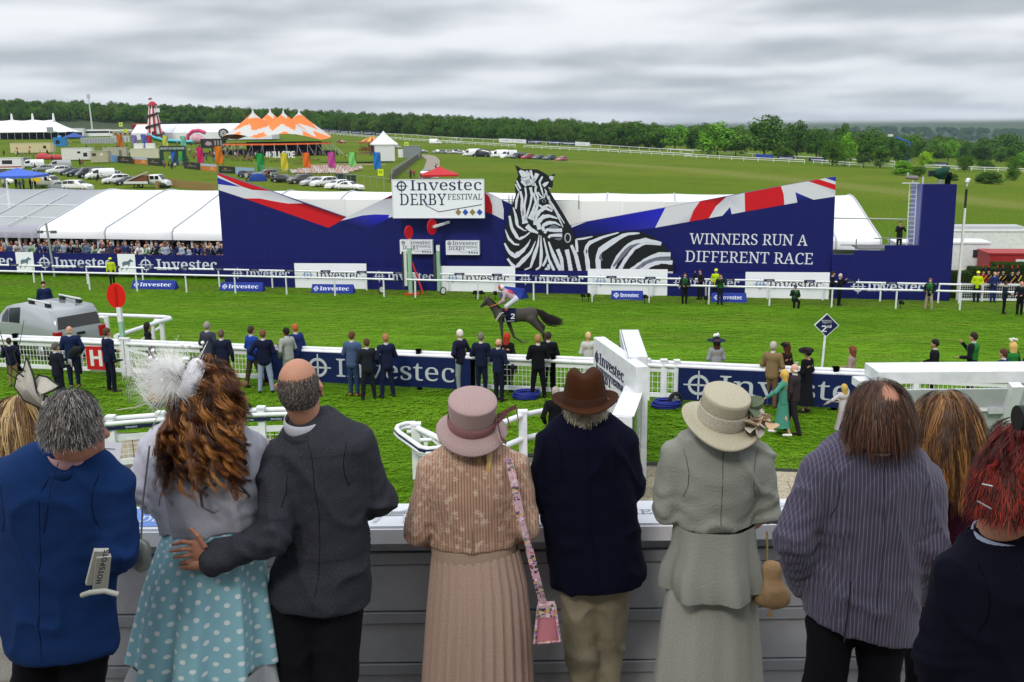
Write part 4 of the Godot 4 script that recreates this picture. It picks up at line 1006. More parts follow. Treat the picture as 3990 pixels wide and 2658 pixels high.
func trucks()->void:
	var p:=V(-57.37,-1.13,-158.75);var o:=thing("flatbed_truck","white flatbed truck with brown load and long plank","truck",p,-.12)
	var cab:=mn().loft([PackedVector3Array([V(.7,2.15,-.85),V(.7,2.15,.85),V(.7,.5,.95),V(.7,.5,-.95)]),PackedVector3Array([V(2.1,2.2,-.8),V(2.1,2.2,.8),V(2.1,.5,.95),V(2.1,.5,-.95)]),PackedVector3Array([V(2.75,1.35,-.85),V(2.75,1.35,.85),V(2.8,.5,.95),V(2.8,.5,-.95)]),PackedVector3Array([V(3.5,1.1,-.85),V(3.5,1.1,.85),V(3.6,.45,.9),V(3.6,.45,-.9)])])
	part("cab",cab,paint("dcdee0",.3),o)
	for sz in [-1.0,1.0]:
		for e in [[1.15,.7],[1.95,.6]]: part("side_window",mn().box(V(e[0],1.7,sz*.9),V(e[1],.55,.06)),mats.glass,o)
		for sx in [-1.6,2.9]: part("wheel",ring_mesh(.32,.22),M("18181a",.8),o).position=V(sx,.42,sz*.85)
		part("side_board",mn().box(V(-1.5,.95,sz*1.0),V(4.0,.36,.05)),paint("cfd2d2",.5),o)
	part("windscreen",mn().quad_mb(V(2.78,1.42,.72),V(2.78,1.42,-.72),V(2.16,2.12,-.7),V(2.16,2.12,.7)),mats.glass,o)
	part("bed",mn().box(V(-1.5,.74,0),V(4.1,.1,2.0)),M("7d7a74",.8),o)
	part("load",mn().poly(PackedVector2Array([Vector2(-2.8,.8),Vector2(.4,.8),Vector2(.4,2.0),Vector2(-.6,2.1),Vector2(-2.7,1.2)]),At(V(0,0,.85)),1.7),M("6d4428",.8),o)
	part("plank",mn().beam(V(-3.2,1.2,.95),V(.6,2.6,.95),.16,.22),M("a8a49a",.8),o)
	var ic:=boxy("ice_cream_van","white ice cream van with red and blue pictures on its side","van",V(-107.42,-.19,-216.45),-2.95,V(5.0,2.2,2.0),"dfe0e2",[["serving_window","2b2530",V(.3,1.75,1.0),V(2.0,.8,.05)],["stripe","a02830",V(0,.75,1.0),V(4.9,.25,.05)],["windscreen","15181c",V(2.5,1.8,0),V(.05,.8,1.7)],["serving_window","2b2530",V(.3,1.75,-1.0),V(2.0,.8,.05)],["stripe","a02830",V(0,.75,-1.0),V(4.9,.25,.05)]])
	for sx in [-1.6,1.6]:
		for sz in [-.9,.9]: part("wheel",ring_mesh(.3,.2),M("18181a",.8),ic).position=V(sx,.38,sz)
	var gc:="trailers and cabins behind the parked row"
	boxy("catering_trailer","cream vintage catering trailer with rounded silver roof","trailer",V(-151.74,1.09,-320.98),.06,V(12.5,2.9,2.6),"c9bd96",[["window","2a2a26",V(4.4,2.0,1.32),V(.9,.9,.05)],["badge","a0582c",V(-.2,2.0,1.32),V(.6,.6,.05)],["badge","a0582c",V(-4.2,1.7,1.32),V(.6,.6,.05)],["nose","b8ae8c",V(6.5,1.6,0),V(.8,2.3,2.2)]],gc)
	boxy("trailer","white box trailer with small dark windows behind the grass","trailer",V(-113.83,.23,-266),.1,V(7.6,2.9,2.5),"d2d2cf",[["window","23262a",V(.6,2.2,1.27),V(.8,.5,.05)],["window","23262a",V(2.2,1.6,1.27),V(1.0,1.0,.05)],["door","bfc0bd",V(3.1,1.6,1.27),V(.8,2.1,.05)]],gc)
	boxy("beige_kiosk","beige box kiosk in front of the white trailer","kiosk",V(-101.53,-.03,-250.13),.1,V(4.1,2.6,2.4),"a9a58e",[["panel_print","3a3a34",V(-1.2,2.2,1.22),V(.9,.7,.05)],["panel_print","d8d6c8",V(.6,2.2,1.22),V(.6,.5,.05)]],gc)
	boxy("site_cabin","grey site cabin with doors behind the banners","cabin",V(-108.38,.24,-277.65),.1,V(6.2,2.7,2.5),"a7a697",[["door","2c2c2a",V(-1.4,1.5,1.27),V(.7,1.6,.05)],["door","6f6c60",V(1.5,1.5,1.27),V(.8,1.9,.05)]],gc)
	var low:=boxy("low_cabin","long cream cabin carrying two white boxes on its roof","cabin",V(-99.79,.12,-276.46),.1,V(7.4,2.5,2.6),"c2bfa8",[],gc)
	for e in [-1.6,1.5]: part("roof_box",mn().box(V(e,3.6,0),V(2.3,1.4,1.8)),M("d8d8d4",.5),low)
	var k:=0
	for e in [["dfe1e2",V(-213.99,4.95,-527.32),12.5,3.4,"white coach left of the helter-skelter, ahead of trees"],["d9dbdd",V(-202.93,4.81,-528.06),12.5,3.3,"second white coach right next to the helter-skelter"],["cfd2d4",V(-226.33,5.02,-523.68),13.0,4.0,"white articulated lorry behind the pole marquee"]]:
		boxy("coach",e[4],"coach" if k<2 else "lorry",e[1],.05,V(e[2],e[3],2.5),e[0],[["window_band","1d2228",V(0,e[3]*.72,1.27),V(e[2]*(.94 if k<2 else .3),1.0,.05)]],"coaches below the woods");k+=1
	boxy("red_lorry","dark red show lorry behind the helter-skelter","lorry",V(-225.35,7.57,-624.86),.05,V(14.0,4.3,2.6),"7c1f26",[["stripe","c9853c",V(0,4.3,1.32),V(13.6,.3,.05)]])
	for e in [[V(-173.76,2.61,-426.89),13.5,"row of grey portable toilets behind the picnic tables","a9adb0",12],[V(-170.91,2.84,-444.75),7.5,"short row of white portable toilets beside flags","c2c5c6",5]]:
		var o2:=thing("toilet_block",e[2],"toilets",e[0],.03)
		for j in e[4]:
			var x: float=(j+.5-e[4]/2.0)*e[1]/e[4];var b:=part("cubicle",mn().box(V(x,1.3,0),V(e[1]/e[4]-.05,2.6,1.6)),paint(e[3],.5),o2)
			part("door",mn().box(V(x,1.2,.82),V(e[1]/e[4]*.6,2.1,.05)),M("8b9093",.5),b)
	for e in [[V(-194.37,4.44,-516.56),15.0,"beige site cabins row left of helter-skelter base"],[V(-161.19,3.35,-486.6),13.0,"beige site cabins row right of helter-skelter base"]]:
		var o3:=boxy("site_cabin",e[2],"cabin",e[0],.03,V(e[1],2.8,2.6),"9a917c",[])
		for j in 6: part("window",mn().box(V((j-2.5)*e[1]/6.4,1.9,1.32),V(.9,.9,.05)),M("24262a",.3),o3)
	boxy("blue_kiosk","bright blue kiosk trailer beside the cream catering trailer","kiosk",V(-171.85,2.04,-386.88),.1,V(4.5,3.2,2.4),"2f78b8",[["hatch","15181c",V(-.6,1.9,1.22),V(1.4,1.4,.05)],["sign","5aa0d8",V(0,3.9,.6),V(1.4,.9,.1)]])
	boxy("grey_trailer","grey box trailer by the fence near the dirt road","trailer",V(-28.31,-1.25,-291.24),.15,V(4.6,3.4,2.6),"7d8588",[["sign","d8dadb",V(-3.2,1.8,.4),V(1.4,2.3,.1)]])
	boxy("white_lorry","white screen lorry with blue side beside the pagoda","lorry",V(-33.1,-1.19,-267.34),.1,V(5.2,3.8,2.6),"d6d8da",[["side_panel","1f2f7c",V(-2.65,1.9,.3),V(.1,2.6,2.2)]])
	# vehicles behind the hedges at the far right
	boxy("white_van","white van body behind the hedges right of pole","van",cg(20.2,70.0),-AL,V(6.0,2.2,2.2),"d8dadd",[["window","2a2f36",V(2.4,1.9,1.12),V(.9,.5,.05)]])
	boxy("motorhome","white motorhome with roof rack at the right picture edge","motorhome",cg(24.5,76.0),-AL,V(7.0,2.5,2.4),"d9dadb",[["windscreen","2a2f36",V(-3.3,2.1,1.22),V(1.6,.8,.05)],["roof_rack","a8abad",V(.5,3.05,0),V(5.0,.25,1.6)]])
	boxy("red_lorry","red and white lorry cab behind the tallest hedge","lorry",cg(23.8,67.0),-AL,V(3.2,1.9,2.2),"9c2a2c",[["panel","d4d5d6",V(.8,1.2,1.12),V(1.6,1.5,.05)]])
func cone_tent(called: String,label: String,at: Vector3,w: float,eave: float,top: float,hex: String,yaw:=.0,legs:=4,group:="",category:="tent")->Node3D:
	var o:=thing(called,label,category,at,yaw,group);var n:=legs;var rings:=[]
	for t in [.0,.35,.7,1.0]:
		var r:=PackedVector3Array();var q: float=w/2*pow(1.0-t,1.25)+.02
		for k in n:
			var a:=-TAU*(k+.5)/n;r.append(V(cos(a)*q*1.414,lerpf(eave,top,t),sin(a)*q*1.414))
		rings.append(r)
	var mb:=mn()
	for k in 3:
		for j in n: mb.quad(rings[k][j],rings[k][(j+1) % n],rings[k+1][(j+1) % n],rings[k+1][j])
	part("roof",mb,paint(hex,.6),o)
	var v:=mn()
	for j in n: v.quad(rings[0][j]+Vector3.DOWN*.35,rings[0][(j+1) % n]+Vector3.DOWN*.35,rings[0][(j+1) % n],rings[0][j])
	part("valance",v,paint(hex,.6),o)
	for j in n: part("leg",mn().tube([V(rings[0][j].x,0,rings[0][j].z)*.97,V(rings[0][j].x,eave,rings[0][j].z)*V(.97,1,.97)],.05,5),M("b8babb",.4),o)
	return o
func tents()->void:
	cone_tent("gazebo","blue gazebo with a crowd under it at the left edge",V(-74.71,-.96,-152.47),6.8,2.4,3.5,"3f63c8",.1)
	cone_tent("gazebo","small dark blue gazebo behind the cream trailer",V(-191.03,3.09,-444.21),7.5,2.4,4.4,"2a4a94",.1)
	cone_tent("gazebo","red canopy peeping above the festival sign",V(-12.82,-1.85,-182.69)+V(0,-1.0,0),6.5,2.3,3.7,"b8222a",.1)
	cone_tent("pagoda_tent","white pagoda tent with high point beside the carousel",V(-41.23,-.78,-330.9),8.0,3.4,7.6,"dcdee0",.3)
	# white pole marquee far left
	var p:=V(-229.94,4.37,-491.41);var o:=thing("pole_marquee","white pole marquee with three mast tips at far left","marquee",p,.04)
	var W:=46.0;var mb:=mn();var rows:=[];var ridge:=8.6;var eave:=3.4
	for k in 25:
		var x:=lerpf(-W/2,W/2-2.0,k/24.0);var fall:=clampf((W/2-2.0-x)/13.0,.0,1.0);var mast:=.0
		for m in [-19.8,-10.4,-.5,9.4]: mast=maxf(mast,1.0-absf(x-m)/6.0)
		var top:=lerpf(eave,ridge+.7*mast,fall);var r:=PackedVector3Array()
		for q in 9:
			var t:=q/8.0;var z:=lerpf(9.0,-9.0,t);r.append(V(x,lerpf(eave,top,pow(1.0-absf(z)/9.0,.9)) ,z*(.4+.6*fall)))
		rows.append(r)
	mb.loft(rows,false);part("canvas",mb,mats.pvc,o)
	for m in [-10.4,-.5,9.4]: part("mast_tip",mn().tube([V(m,8.5,0),V(m,12.2,0)],[.75,.35],8),M("dfe1e3",.5),o)
	for k in 13: part("side_pole",mn().tube([V(-W/2+k*3.4,0,8.9),V(-W/2+k*3.4,3.5,8.9)],.07,5),M("c9ccd0",.4),o)
	part("sign_print",mn().box(V(10.5,4.3,8.3),V(3.0,2.6,.1)),M("8e9498",.6),o)
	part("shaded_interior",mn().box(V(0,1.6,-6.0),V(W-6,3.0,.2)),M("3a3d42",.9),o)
	# long white marquee behind the big top
	var q:=V(-146.46,3.13,-489.92);var l:=thing("long_marquee","long white ridge marquee behind the orange big top","marquee",q,.03)
	var L:=66.0;var f:=mn();f.poly(PackedVector2Array([Vector2(-9,0),Vector2(9,0),Vector2(9,3.6),Vector2(0,7.6),Vector2(-9,3.6)]),Transform3D(Basis(Vector3.FORWARD,Vector3.UP,Vector3.RIGHT),V(L/2,0,0)),L)
	part("canvas",f,mats.pvc,l)
	for k in 12: part("roof_rib",mn().tube([V(-L/2+3+k*5.4,3.65,9.05),V(-L/2+3+k*5.4,7.66,.0)],.1,5),M("b9bcc2",.5),l)
	big_top()
func big_top()->void:
	var p:=V(-72.26,-.14,-314.85);var o:=thing("big_top","orange and white four-peaked big top with zigzag panels","tent",p,.0)
	var peaks:=[Vector2(-6.6,2.0),Vector2(-2.9,-4.8),Vector2(3.1,3.6),Vector2(6.6,-2.8)];var ph:=[13.2,13.4,12.9,13.0]
	var mb:=mn();mb.has_c=true;var nr:=44;var na:=120;var RX:=16.6;var RZ:=12.2;var eave:=3.7
	var org:=Color(.72,.19,.045);var gry:=Color(.50,.50,.49)
	for r in nr+1:
		for k in na+1:
			var a:=TAU*k/na;var t:=r/float(nr);var q:=Vector2(cos(a)*RX,sin(a)*RZ)*(1.0-t)
			var h:=eave+5.8*pow(t,1.25)
			for m in 4:
				var d:=q.distance_to(peaks[m]);h=maxf(h,eave+(ph[m]-eave)*pow(maxf(.0,1.0-d/14.5),1.4))
			mb.p(V(q.x,h,q.y))
	for r in nr:
		for k in na:
			var i0:=r*(na+1)+k
			mb.tri(i0,i0+na+1,i0+1);mb.tri(i0+1,i0+na+1,i0+na+2)
	# zigzag colours by height, on faces of their own
	var c2:=mn();c2.has_c=true
	for e in range(0,mb.i.size(),3):
		var mid:=(mb.v[mb.i[e]]+mb.v[mb.i[e+1]]+mb.v[mb.i[e+2]])/3.0
		var an:=atan2(mid.z*1.3,mid.x);var zig:=absf(fposmod(an*2.0,1.0)-.5)*2.0
		var u:=(mid.y-eave)/9.6+.22*(zig-.5)
		var c:=gry
		if u<.27 or (u>.50 and u<.86): c=org
		if mid.y>eave+8.7: c=gry
		c2.col=c
		var k:=c2.v.size()
		for j in 3: c2.p(mb.v[mb.i[e+j]])
		c2.i.append_array(PackedInt32Array([k,k+1,k+2]))
	part("canvas",c2,vcol(.6),o)
	for m in 4: part("mast_cap",mn().lathe([Vector2(.9,ph[m]-1.2),Vector2(.35,ph[m]-.2),Vector2(.08,ph[m]+.9)],10,V(peaks[m].x,0,peaks[m].y)),M("c5c7c9",.4),o)
	for k in 30:
		var a:=TAU*k/30.0;var e:=V(cos(a)*RX,eave,sin(a)*RZ)
		part("side_pole",mn().tube([V(e.x*.97,0,e.z*.97),e],.06,5),M("b4b7ba",.4),o)
		part("guy_rope",mn().tube([e,V(e.x*1.22,0,e.z*1.22)],.035,4),M("c3c3bd",.6),o)
	part("valance",mn().lathe([Vector2(1.0,eave-.45),Vector2(1.0,eave+.02)],60,Vector3.ZERO,RX+.02,RZ+.02),M("e0642a",.6),o)
	part("stage",mn().box(V(0,.5,-6),V(16,1.0,5)),M("24242a",.8),o)
	part("backcloth",mn().box(V(0,2.2,-8.5),V(24,3.6,.2)),M("1b1a22",.9),o)
	var t:=thing("giant_letters","giant white standing letters reading #HILLSIDE before the big top","sign",V(-66.04,-.38,-290.97),.06)
	var d:=-290.97;var w: float=8.715;var x:=-w/2
	for ch in ["#","H","I","L","L","S","I","D","E"]:
		var g: Array=word(ch,1.797,false,true,.5);var cw2: float=w/9.6*(.62 if ch=="I" else 1.15)
		var m:=part("letter",g[0],M("e2e3e6",.4),t);m.position=V(x,.05,0);m.scale.x=cw2*.9/g[1];x+=cw2
func fair()->void:
	# helter-skelter
	var p:=V(-165.96,3.22,-473.95);var o:=thing("helter_skelter","red and white striped helter-skelter tower with spiral slide","fairground tower",p,.2)
	var u: float=17.884;var n:=16
	for k in n:
		var mb:=mn();var a0:=-TAU*k/n;var a1:=-TAU*(k+1)/n
		var r0:=u*.225;var r1:=u*.092
		mb.quad(V(cos(a0)*r0,0,sin(a0)*r0),V(cos(a1)*r0,0,sin(a1)*r0),V(cos(a1)*r1,u*.9,sin(a1)*r1),V(cos(a0)*r1,u*.9,sin(a0)*r1))
		part("board",mb,paint("b0202c" if k % 2==0 else "dcdde2",.5),o)
	part("dome",mn().lathe([Vector2(u*.12,u*.9),Vector2(u*.11,u*.93),Vector2(u*.05,u*.99),Vector2(.02,u*1.0)],14),paint("a81e28",.5),o)
	part("flag_pole",mn().tube([V(0,u,0),V(0,u*1.09,0)],.06,5),M("c9ccd0",.4),o)
	part("flag",mn().box(V(-.8,u*1.06,0),V(1.5,.9,.04),Basis(Vector3.BACK,.3)),M("8b5a70",.6),o)
	var sl:=mn();var path:=[]
	for k in 49:
		var t:=k/48.0;var a:=.6+t*TAU*2.15;var y:=u*lerpf(.70,.12,t);var r:=lerpf(u*.225,u*.092,y/(u*.9))+.55
		path.append(V(cos(a)*r,y,sin(a)*r))
	part("slide",sl.tube(path,.5,6),M("43302e",.5),o)
	part("balcony",mn().box(V(u*.13,u*.77,u*.05),V(1.6,1.8,1.4)),M("d8d9dc",.5),o)
	part("doorway",mn().box(V(.2,2.1,u*.19),V(2.0,4.2,1.4)),M("6a1218",.6),o)
	for e in [-.04,.045]: part("window",mn().box(V(u*e,u*.85,u*.097),V(.7,1.1,.1)),M("17181c",.4),o)
	# carousel
	var c:=thing("carousel","carousel with red and yellow striped conical top","carousel",V(-45.94,-.63,-337.94),.0)
	var w: float=10.28;var h: float=5.729;var r:=w/2
	for k in 20:
		var a0:=-TAU*k/20;var a1:=-TAU*(k+1)/20;var mb:=mn()
		mb.quad(V(cos(a0)*r*.86,h*.7,sin(a0)*r*.86),V(cos(a1)*r*.86,h*.7,sin(a1)*r*.86),V(cos(a1)*.1,h,sin(a1)*.1),V(cos(a0)*.1,h,sin(a0)*.1))
		part("canvas_panel",mb,M("c8a23a" if k % 2==0 else "9c2b22",.6),c)
	part("rounding_board",mn().lathe([Vector2(r*.98,h*.60),Vector2(r,h*.72),Vector2(r*.86,h*.70)],28),M("8c5a22",.5),c)
	part("platform",mn().lathe([Vector2(r*.95,.0),Vector2(r*.95,.5),Vector2(.1,.5)],28),M("6e5238",.7),c)
	part("centre",mn().lathe([Vector2(r*.25,.5),Vector2(r*.25,h*.7)],12),M("a87a3a",.5),c)
	for k in 14:
		var a:=TAU*k/14;var q:=V(cos(a)*r*.78,0,sin(a)*r*.78)
		part("pole",mn().tube([q+Vector3.UP*.5,q+Vector3.UP*h*.68],.05,4),M("c9a758",.3,.6),c)
		part("wooden_horse",Blob.new().add(q+V(-.4,1.5,0),q+V(.4,1.5,0),.32,.3).add(q+V(.4,1.6,0),q+V(.75,2.2,0),.2,.15).add(q+V(.35,1.3,0),q+V(.5,.8,0),.1).add(q+V(-.4,1.3,0),q+V(-.55,.8,0),.1).mesh(.14,mn()),M("7c4a22",.5),c)
	# inflatables
	var b:=thing("bouncy_castle","purple and orange bouncy castle with blue towers","bouncy castle",V(-149.66,3.32,-497.98),.0)
	var bw: float=9.114;var bh: float=5.784
	for sx in [-1.0,1.0]:
		part("tower",Blob.new().add(V(sx*bw*.42,.8,0),V(sx*bw*.42,bh*.72,0),1.1,1.0).mesh(.3,mn()),M("23378c",.5),b)
		part("arch",mn().tube([V(sx*bw*.46,.3,1.2),V(sx*bw*.44,bh*.7,1.2),V(sx*bw*.3,bh*.85,1.2)],.45,7),M("d87a2a",.5),b)
	part("back_wall",mn().box(V(0,bh*.42,-.8),V(bw*.62,bh*.7,.8)),M("5a2a86",.5),b)
	part("roof",mn().poly(PackedVector2Array([Vector2(-bw*.2,bh*.75),Vector2(bw*.2,bh*.75),Vector2(0,bh)]),At(V(0,0,.6)),1.4),M("6a3aa0",.5),b)
	part("floor",mn().box(V(0,.4,.6),V(bw*.9,.8,3.0)),M("c8642a",.5),b)
	var dt:=thing("inflatable_dartboard","round black inflatable dartboard with white sectors","inflatable",V(-135.67,2.76,-480.58),.0)
	var dr: float=4.653*.5
	part("board",disc_mesh(dr,.9),M("17181c",.6),dt).position=V(0,dr+1.0,0)
	for k in 10: part("sector",mn().poly(PackedVector2Array([Vector2(.4,-.1),Vector2(dr*.72,-dr*.12),Vector2(dr*.72,dr*.12),Vector2(.4,.1)]),Transform3D(Basis(Vector3.BACK,TAU*k/10),V(0,dr+1.0,.48)),.02),M("c8cac8",.6),dt)
	part("foot",mn().box(V(0,.5,0),V(dr*1.2,1.0,1.6)),M("1c1d22",.6),dt)
	var sl2:=thing("inflatable_slide","long green and blue inflatable slide by the picnic flags","inflatable",V(-139.58,1.96,-415.41),.05)
	part("slide",mn().tube([V(-8.5,3.8,0),V(-6,2.6,0),V(-2,1.5,0),V(9.5,.9,0)],.8,8),M("2f9a5c",.5),sl2)
	part("side_tube",mn().tube([V(-8.5,4.6,1.0),V(-6,3.2,1.0),V(-2,1.9,1.0),V(9.5,1.2,1.0)],.5,8),M("57b3d0",.5),sl2)
	var pk:=thing("inflatable_arch","pink and magenta inflatable arch left of the screen","inflatable",V(-132.66,1.98,-427.11),.0)
	part("arch",mn().tube([V(-3.4,.6,0),V(-3.0,3.6,0),V(-.8,5.4,0),V(2.0,5.6,0),V(4.4,4.6,0)],.8,8),M("c0406c",.5),pk)
	part("cushion",Blob.new().add(V(.5,2.2,0),V(3.5,1.6,0),2.2,1.2).mesh(.4,mn()),M("c99aa8",.6),pk)
	var rd:=thing("inflatable_bed","red and pink inflatable behind the silver van","inflatable",V(-123.45,.38,-271.91),.1)
	part("bed",Blob.new().add(V(-3.4,.7,0),V(3.0,.6,0),.8,.7).add(V(-3.2,1.3,0),V(-1.4,1.2,0),.6).mesh(.3,mn()),M("b03a40",.6),rd)
	# big screen
	var s:=thing("video_screen","big video screen with speaker stacks before the big top","screen",V(-92.48,.25,-315.61),.05)
	var sw2: float=7.659;var sh: float=2.844
	part("frame",mn().box(V(0,sh*1.2,0),V(sw2,sh,.6)),M("1d1e22",.6),s)
	part("display",mn().box(V(0,sh*1.2,.31),V(sw2*.78,sh*.8,.04)),M("3a3638",.4),s)
	part("map_print",mn().poly(PackedVector2Array([Vector2(-2.6,-.2),Vector2(-1.6,-.7),Vector2(-.4,-.4),Vector2(-.7,.4),Vector2(-1.8,.7)]),At(V(0,sh*1.2,.34)),.0),M("a8929a",.6),s)
	for k in 3: part("figure_print",mn().box(V(.6+k*.9,sh*1.25,.34),V(.35,sh*.5,.01)),M("a0a0a0",.6),s)
	for sx in [-1.0,1.0]:
		part("speaker",mn().box(V(sx*sw2*.46,sh*1.2,.2),V(sw2*.09,sh*.95,.7)),M("2a2b2f",.7),s)
		part("leg",mn().box(V(sx*sw2*.06,sh*.35,0),V(.5,sh*.75,.5)),M("26272b",.7),s)
	part("base",mn().box(V(0,.3,0),V(sw2*.8,.6,2.0)),M("2f3134",.7),s)
	# lattice mast with floodlight
	var mp:=V(-233.3,6.14,-567.27);var mh: float=21.934;var mm:=thing("floodlight_mast","tall thin white floodlight mast behind the coaches","mast",mp,.0)
	part("pole",mn().tube([Vector3.ZERO,V(-mh*.02,mh*.9,0)],[.5,.28],6),M("c2c5c8",.4),mm)
	part("lamp_head",mn().box(V(-mh*.022,mh*.94,0),V(1.6,mh*.11,.9)),M("b3b7bb",.4),mm)
	# entrance arch
	var ar:=thing("entrance_arch","dark green entrance arch with white lettering above the gate","entrance",V(-79.19,-.41,-237.13),.12)
	var aw: float=5.77
	part("beam",mn().box(V(0,4.0,0),V(aw,1.3,.5)),M("16352c",.6),ar)
	for sx in [-.45,.1,.45]: part("post",mn().box(V(aw*sx,1.7,0),V(.9,3.4,.4)),M("1b3a30",.6),ar)
	letter("lettering","WELCOME TO THE FAMILY ENCLOSURE",aw*.94,.5,V(-aw*.47,3.8,.26),M("c9cfc9",.6),ar,false,true)
func flags()->void:
	var g:="coloured feather banners"
	for e in [
		["c86a28",V(-139.74,1.4,-365.12),95,"orange banner flag, leftmost, before the white toilets"],["8a78c0",V(-134.66,1.33,-365.44),90,"lilac banner flag between orange and blue ones"],["5a6cc0",V(-127.12,1.11,-354.23),110,"slim periwinkle blue banner flag below the helter-skelter"],["c03848",V(-127.34,1.17,-360.08),92,"red banner flag at the helter-skelter's foot"],
		["c4cc5c",V(-120,1.01,-354.97),90,"pale lime banner flag beside the inflatable slide"],["7cc0a8",V(-110.41,.77,-344.7),100,"mint banner flag right of the inflatable slide"],["2f6cc8",V(-78.06,-.42,-237.21),110,"royal blue banner flag above the entrance arch"],["32b050",V(-80.02,-.33,-249.2),100,"bright green banner flag right of entrance arch"],
		["d0286c",V(-72.3,-.51,-237.68),105,"hot pink banner flag below the video screen"],["dc7a20",V(-66.22,-.64,-232.56),130,"orange banner flag right under the video screen"],
		["2a9a48",V(-48.46,-1.09,-198.38),120,"dark green banner flag above the parked estate car"],["d8c83c",V(-44.74,-1.13,-203.02),115,"yellow banner flag, fifth from the dirt road"],["e8742c",V(-41.05,-1.19,-207.05),112,"orange banner flag left of the deck chairs"],["c850a0",V(-36.62,-1.26,-210.97),110,"magenta banner flag above the deck chairs"],["88d878",V(-32.74,-1.34,-214.04),105,"light green banner flag right end of deck chairs"],["2c7cd0",V(-27.64,-1.44,-215.05),108,"sky blue banner flag above a yellow number flag"]]:
		var d:=-(e[1] as Vector3).z;var u:=d/2276.9*.25/1.0
		var h: float=e[2]*u*.75+2.2;var o:=thing("feather_flag",e[3],"flag",e[1],rn(-.25,.25),g)
		part("pole",mn().tube([Vector3.ZERO,V(0,h,0),],.06,5),M("3a3c40",.5),o)
		var mb:=mn();var r0:=[];var w:=h*.38
		for k in 9:
			var t:=k/8.0;var row:=PackedVector3Array()
			for j in 6: row.append(V(-w*j/5.0*(.86+.14*t)+.10*sin(j*1.7+k*.6),lerpf(h*.2-.12*j/5.0*h,h,t)+(.05 if j else .0),.22*sin(j*1.3+k*.9)))
			r0.append(row)
		mb.loft(r0,false);part("banner",mb,cloth(e[0],12.0,.2,.75,.0),o)
	for e in [["17",V(-20.01,-1.76,-158.84),1.0,"yellow flag showing a reversed 17 on a tall pole",3.176],["18",V(-31.88,-1.07,-318.8),1.0,"yellow flag showing a reversed 18 near the grey trailer",4.399],["16",V(-185.51,3.83,-491.67),1.0,"yellow flag with reversed number near the first helter-skelter cabins",4.938],["20",V(-216.67,5.94,-568.45),1.0,"small yellow number flag above the second coach",6.596]]:
		var o:=thing("number_flag",e[3],"flag",e[1],.1,"yellow number flags");var h: float=e[4]
		part("pole",mn().tube([Vector3.ZERO,V(0,h,0)],.05,5),M("9a9d9c",.5),o)
		var w:=h*.28 if e[0]=="17" else h*.30
		part("flag",mn().box(V(-w/2,h-w*.6,0),V(w,w*1.15,.03)),M("c8dc2a",.6),o)
		var t: Array=word(e[0],w*.5,false,true,.01)
		var l:=part("digits",t[0],M("20241c",.6),o);l.transform=Transform3D(Basis.from_scale(V(-w*.62/t[1],1,1)),V(-w*.2,h-w*.82,.02))
	# banners on the enclosure fence
	var bn:=[[V(-103.15,.05,-259.17),V(-98.46,-.05,-252.7),"5a86b4","blue banner with dark shapes at left of enclosure fence"],[V(-97.87,-.07,-251.44),V(-92,-.18,-245.38),"23241f","black club banner with gold mark, left of entrance"],[V(-92.37,-.17,-246.59),V(-86.65,-.28,-240.8),"b06a34","orange sunset banner, nearer the cabins"],[V(-86.53,-.28,-240.8),V(-80.87,-.4,-233.06),"22231f","black club banner directly left of entrance arch"],[V(-72.52,-.58,-223.92),V(-66.34,-.71,-215.4),"1f211d","black club banner directly right of entrance arch"],[V(-66.25,-.72,-215.41),V(-61.25,-.82,-210.18),"b46c34","orange sunset banner below the pink flag"],[V(-59.39,-.87,-204.97),V(-55,-.96,-201.06),"22241f","black club banner beside the flag ribbon's tip"],[V(-54.89,-.96,-201.07),V(-50.26,-1.06,-197.38),"86a4c0","pale blue picture banner behind the dark blue hatchback"]]
	for e in bn:
		var a: Vector3=e[0];var b: Vector3=e[1];var m:=(a+b)*.5;var L:=a.distance_to(b);var h:=a.z/-2276.9*15.5
		var o:=thing("fence_banner",e[3],"banner",m,atan2(-(b.z-a.z),b.x-a.x),"banners on the enclosure fence")
		part("panel",mn().box(V(0,h*.55,0),V(L,h,.05),Basis(Vector3.BACK,atan2(b.y-a.y,L))),M(e[2],.6),o)
		if e[2].begins_with("2") or e[2].begins_with("1"):
			letter("lettering","THE JOCKEY CLUB",L*.55,h*.16,V(-L*.3,h*.38,.03),M("a8a294",.6),o,false)
			for k in 4: part("mark",disc_mesh(h*.06,.02),M("b89a30",.5),o).position=V(-L*.14+k*h*.16,h*.75,.03)
		elif e[2].begins_with("b"):
			part("hill_print",mn().poly(PackedVector2Array([Vector2(L*.05,h*.25),Vector2(L*.4,h*.2),Vector2(L*.36,h*.5),Vector2(L*.24,h*.72),Vector2(L*.12,h*.5)]),At(V(0,0,.03)),.0),M("c8924c",.6),o)
			part("sky_print",mn().box(V(0,h*.88,.0),V(L*.98,h*.3,.056),Basis(Vector3.BACK,atan2(b.y-a.y,L))),M("9fb0c8",.6),o)
func double_rail(called: String,label: String,a: PackedVector3Array,h: float,step: float,double:=true)->void:
	var c:=a[a.size()/2];var o:=thing(called,label,"running rail",c,.0);var white:=M("d9dbe0",.5)
	var c3:=Curve3D.new()
	for q in a: c3.add_point(q)
	var L:=c3.get_baked_length();var n:=int(L/step);var top:=[];var mid:=[];var up:=h
	for k in n+1:
		var q:=c3.sample_baked(L*k/n);q=gp(q.x,q.z)-c;top.append(q+Vector3.UP*up);mid.append(q+Vector3.UP*up*.5)
		part("post",mn().box(q+Vector3.UP*up*.5,V(.16,up,.16)),white,o)
	part("top_rail",mn().tube(top,.11,5),white,o)
	if double: part("middle_rail",mn().tube(mid,.09,5),white,o)
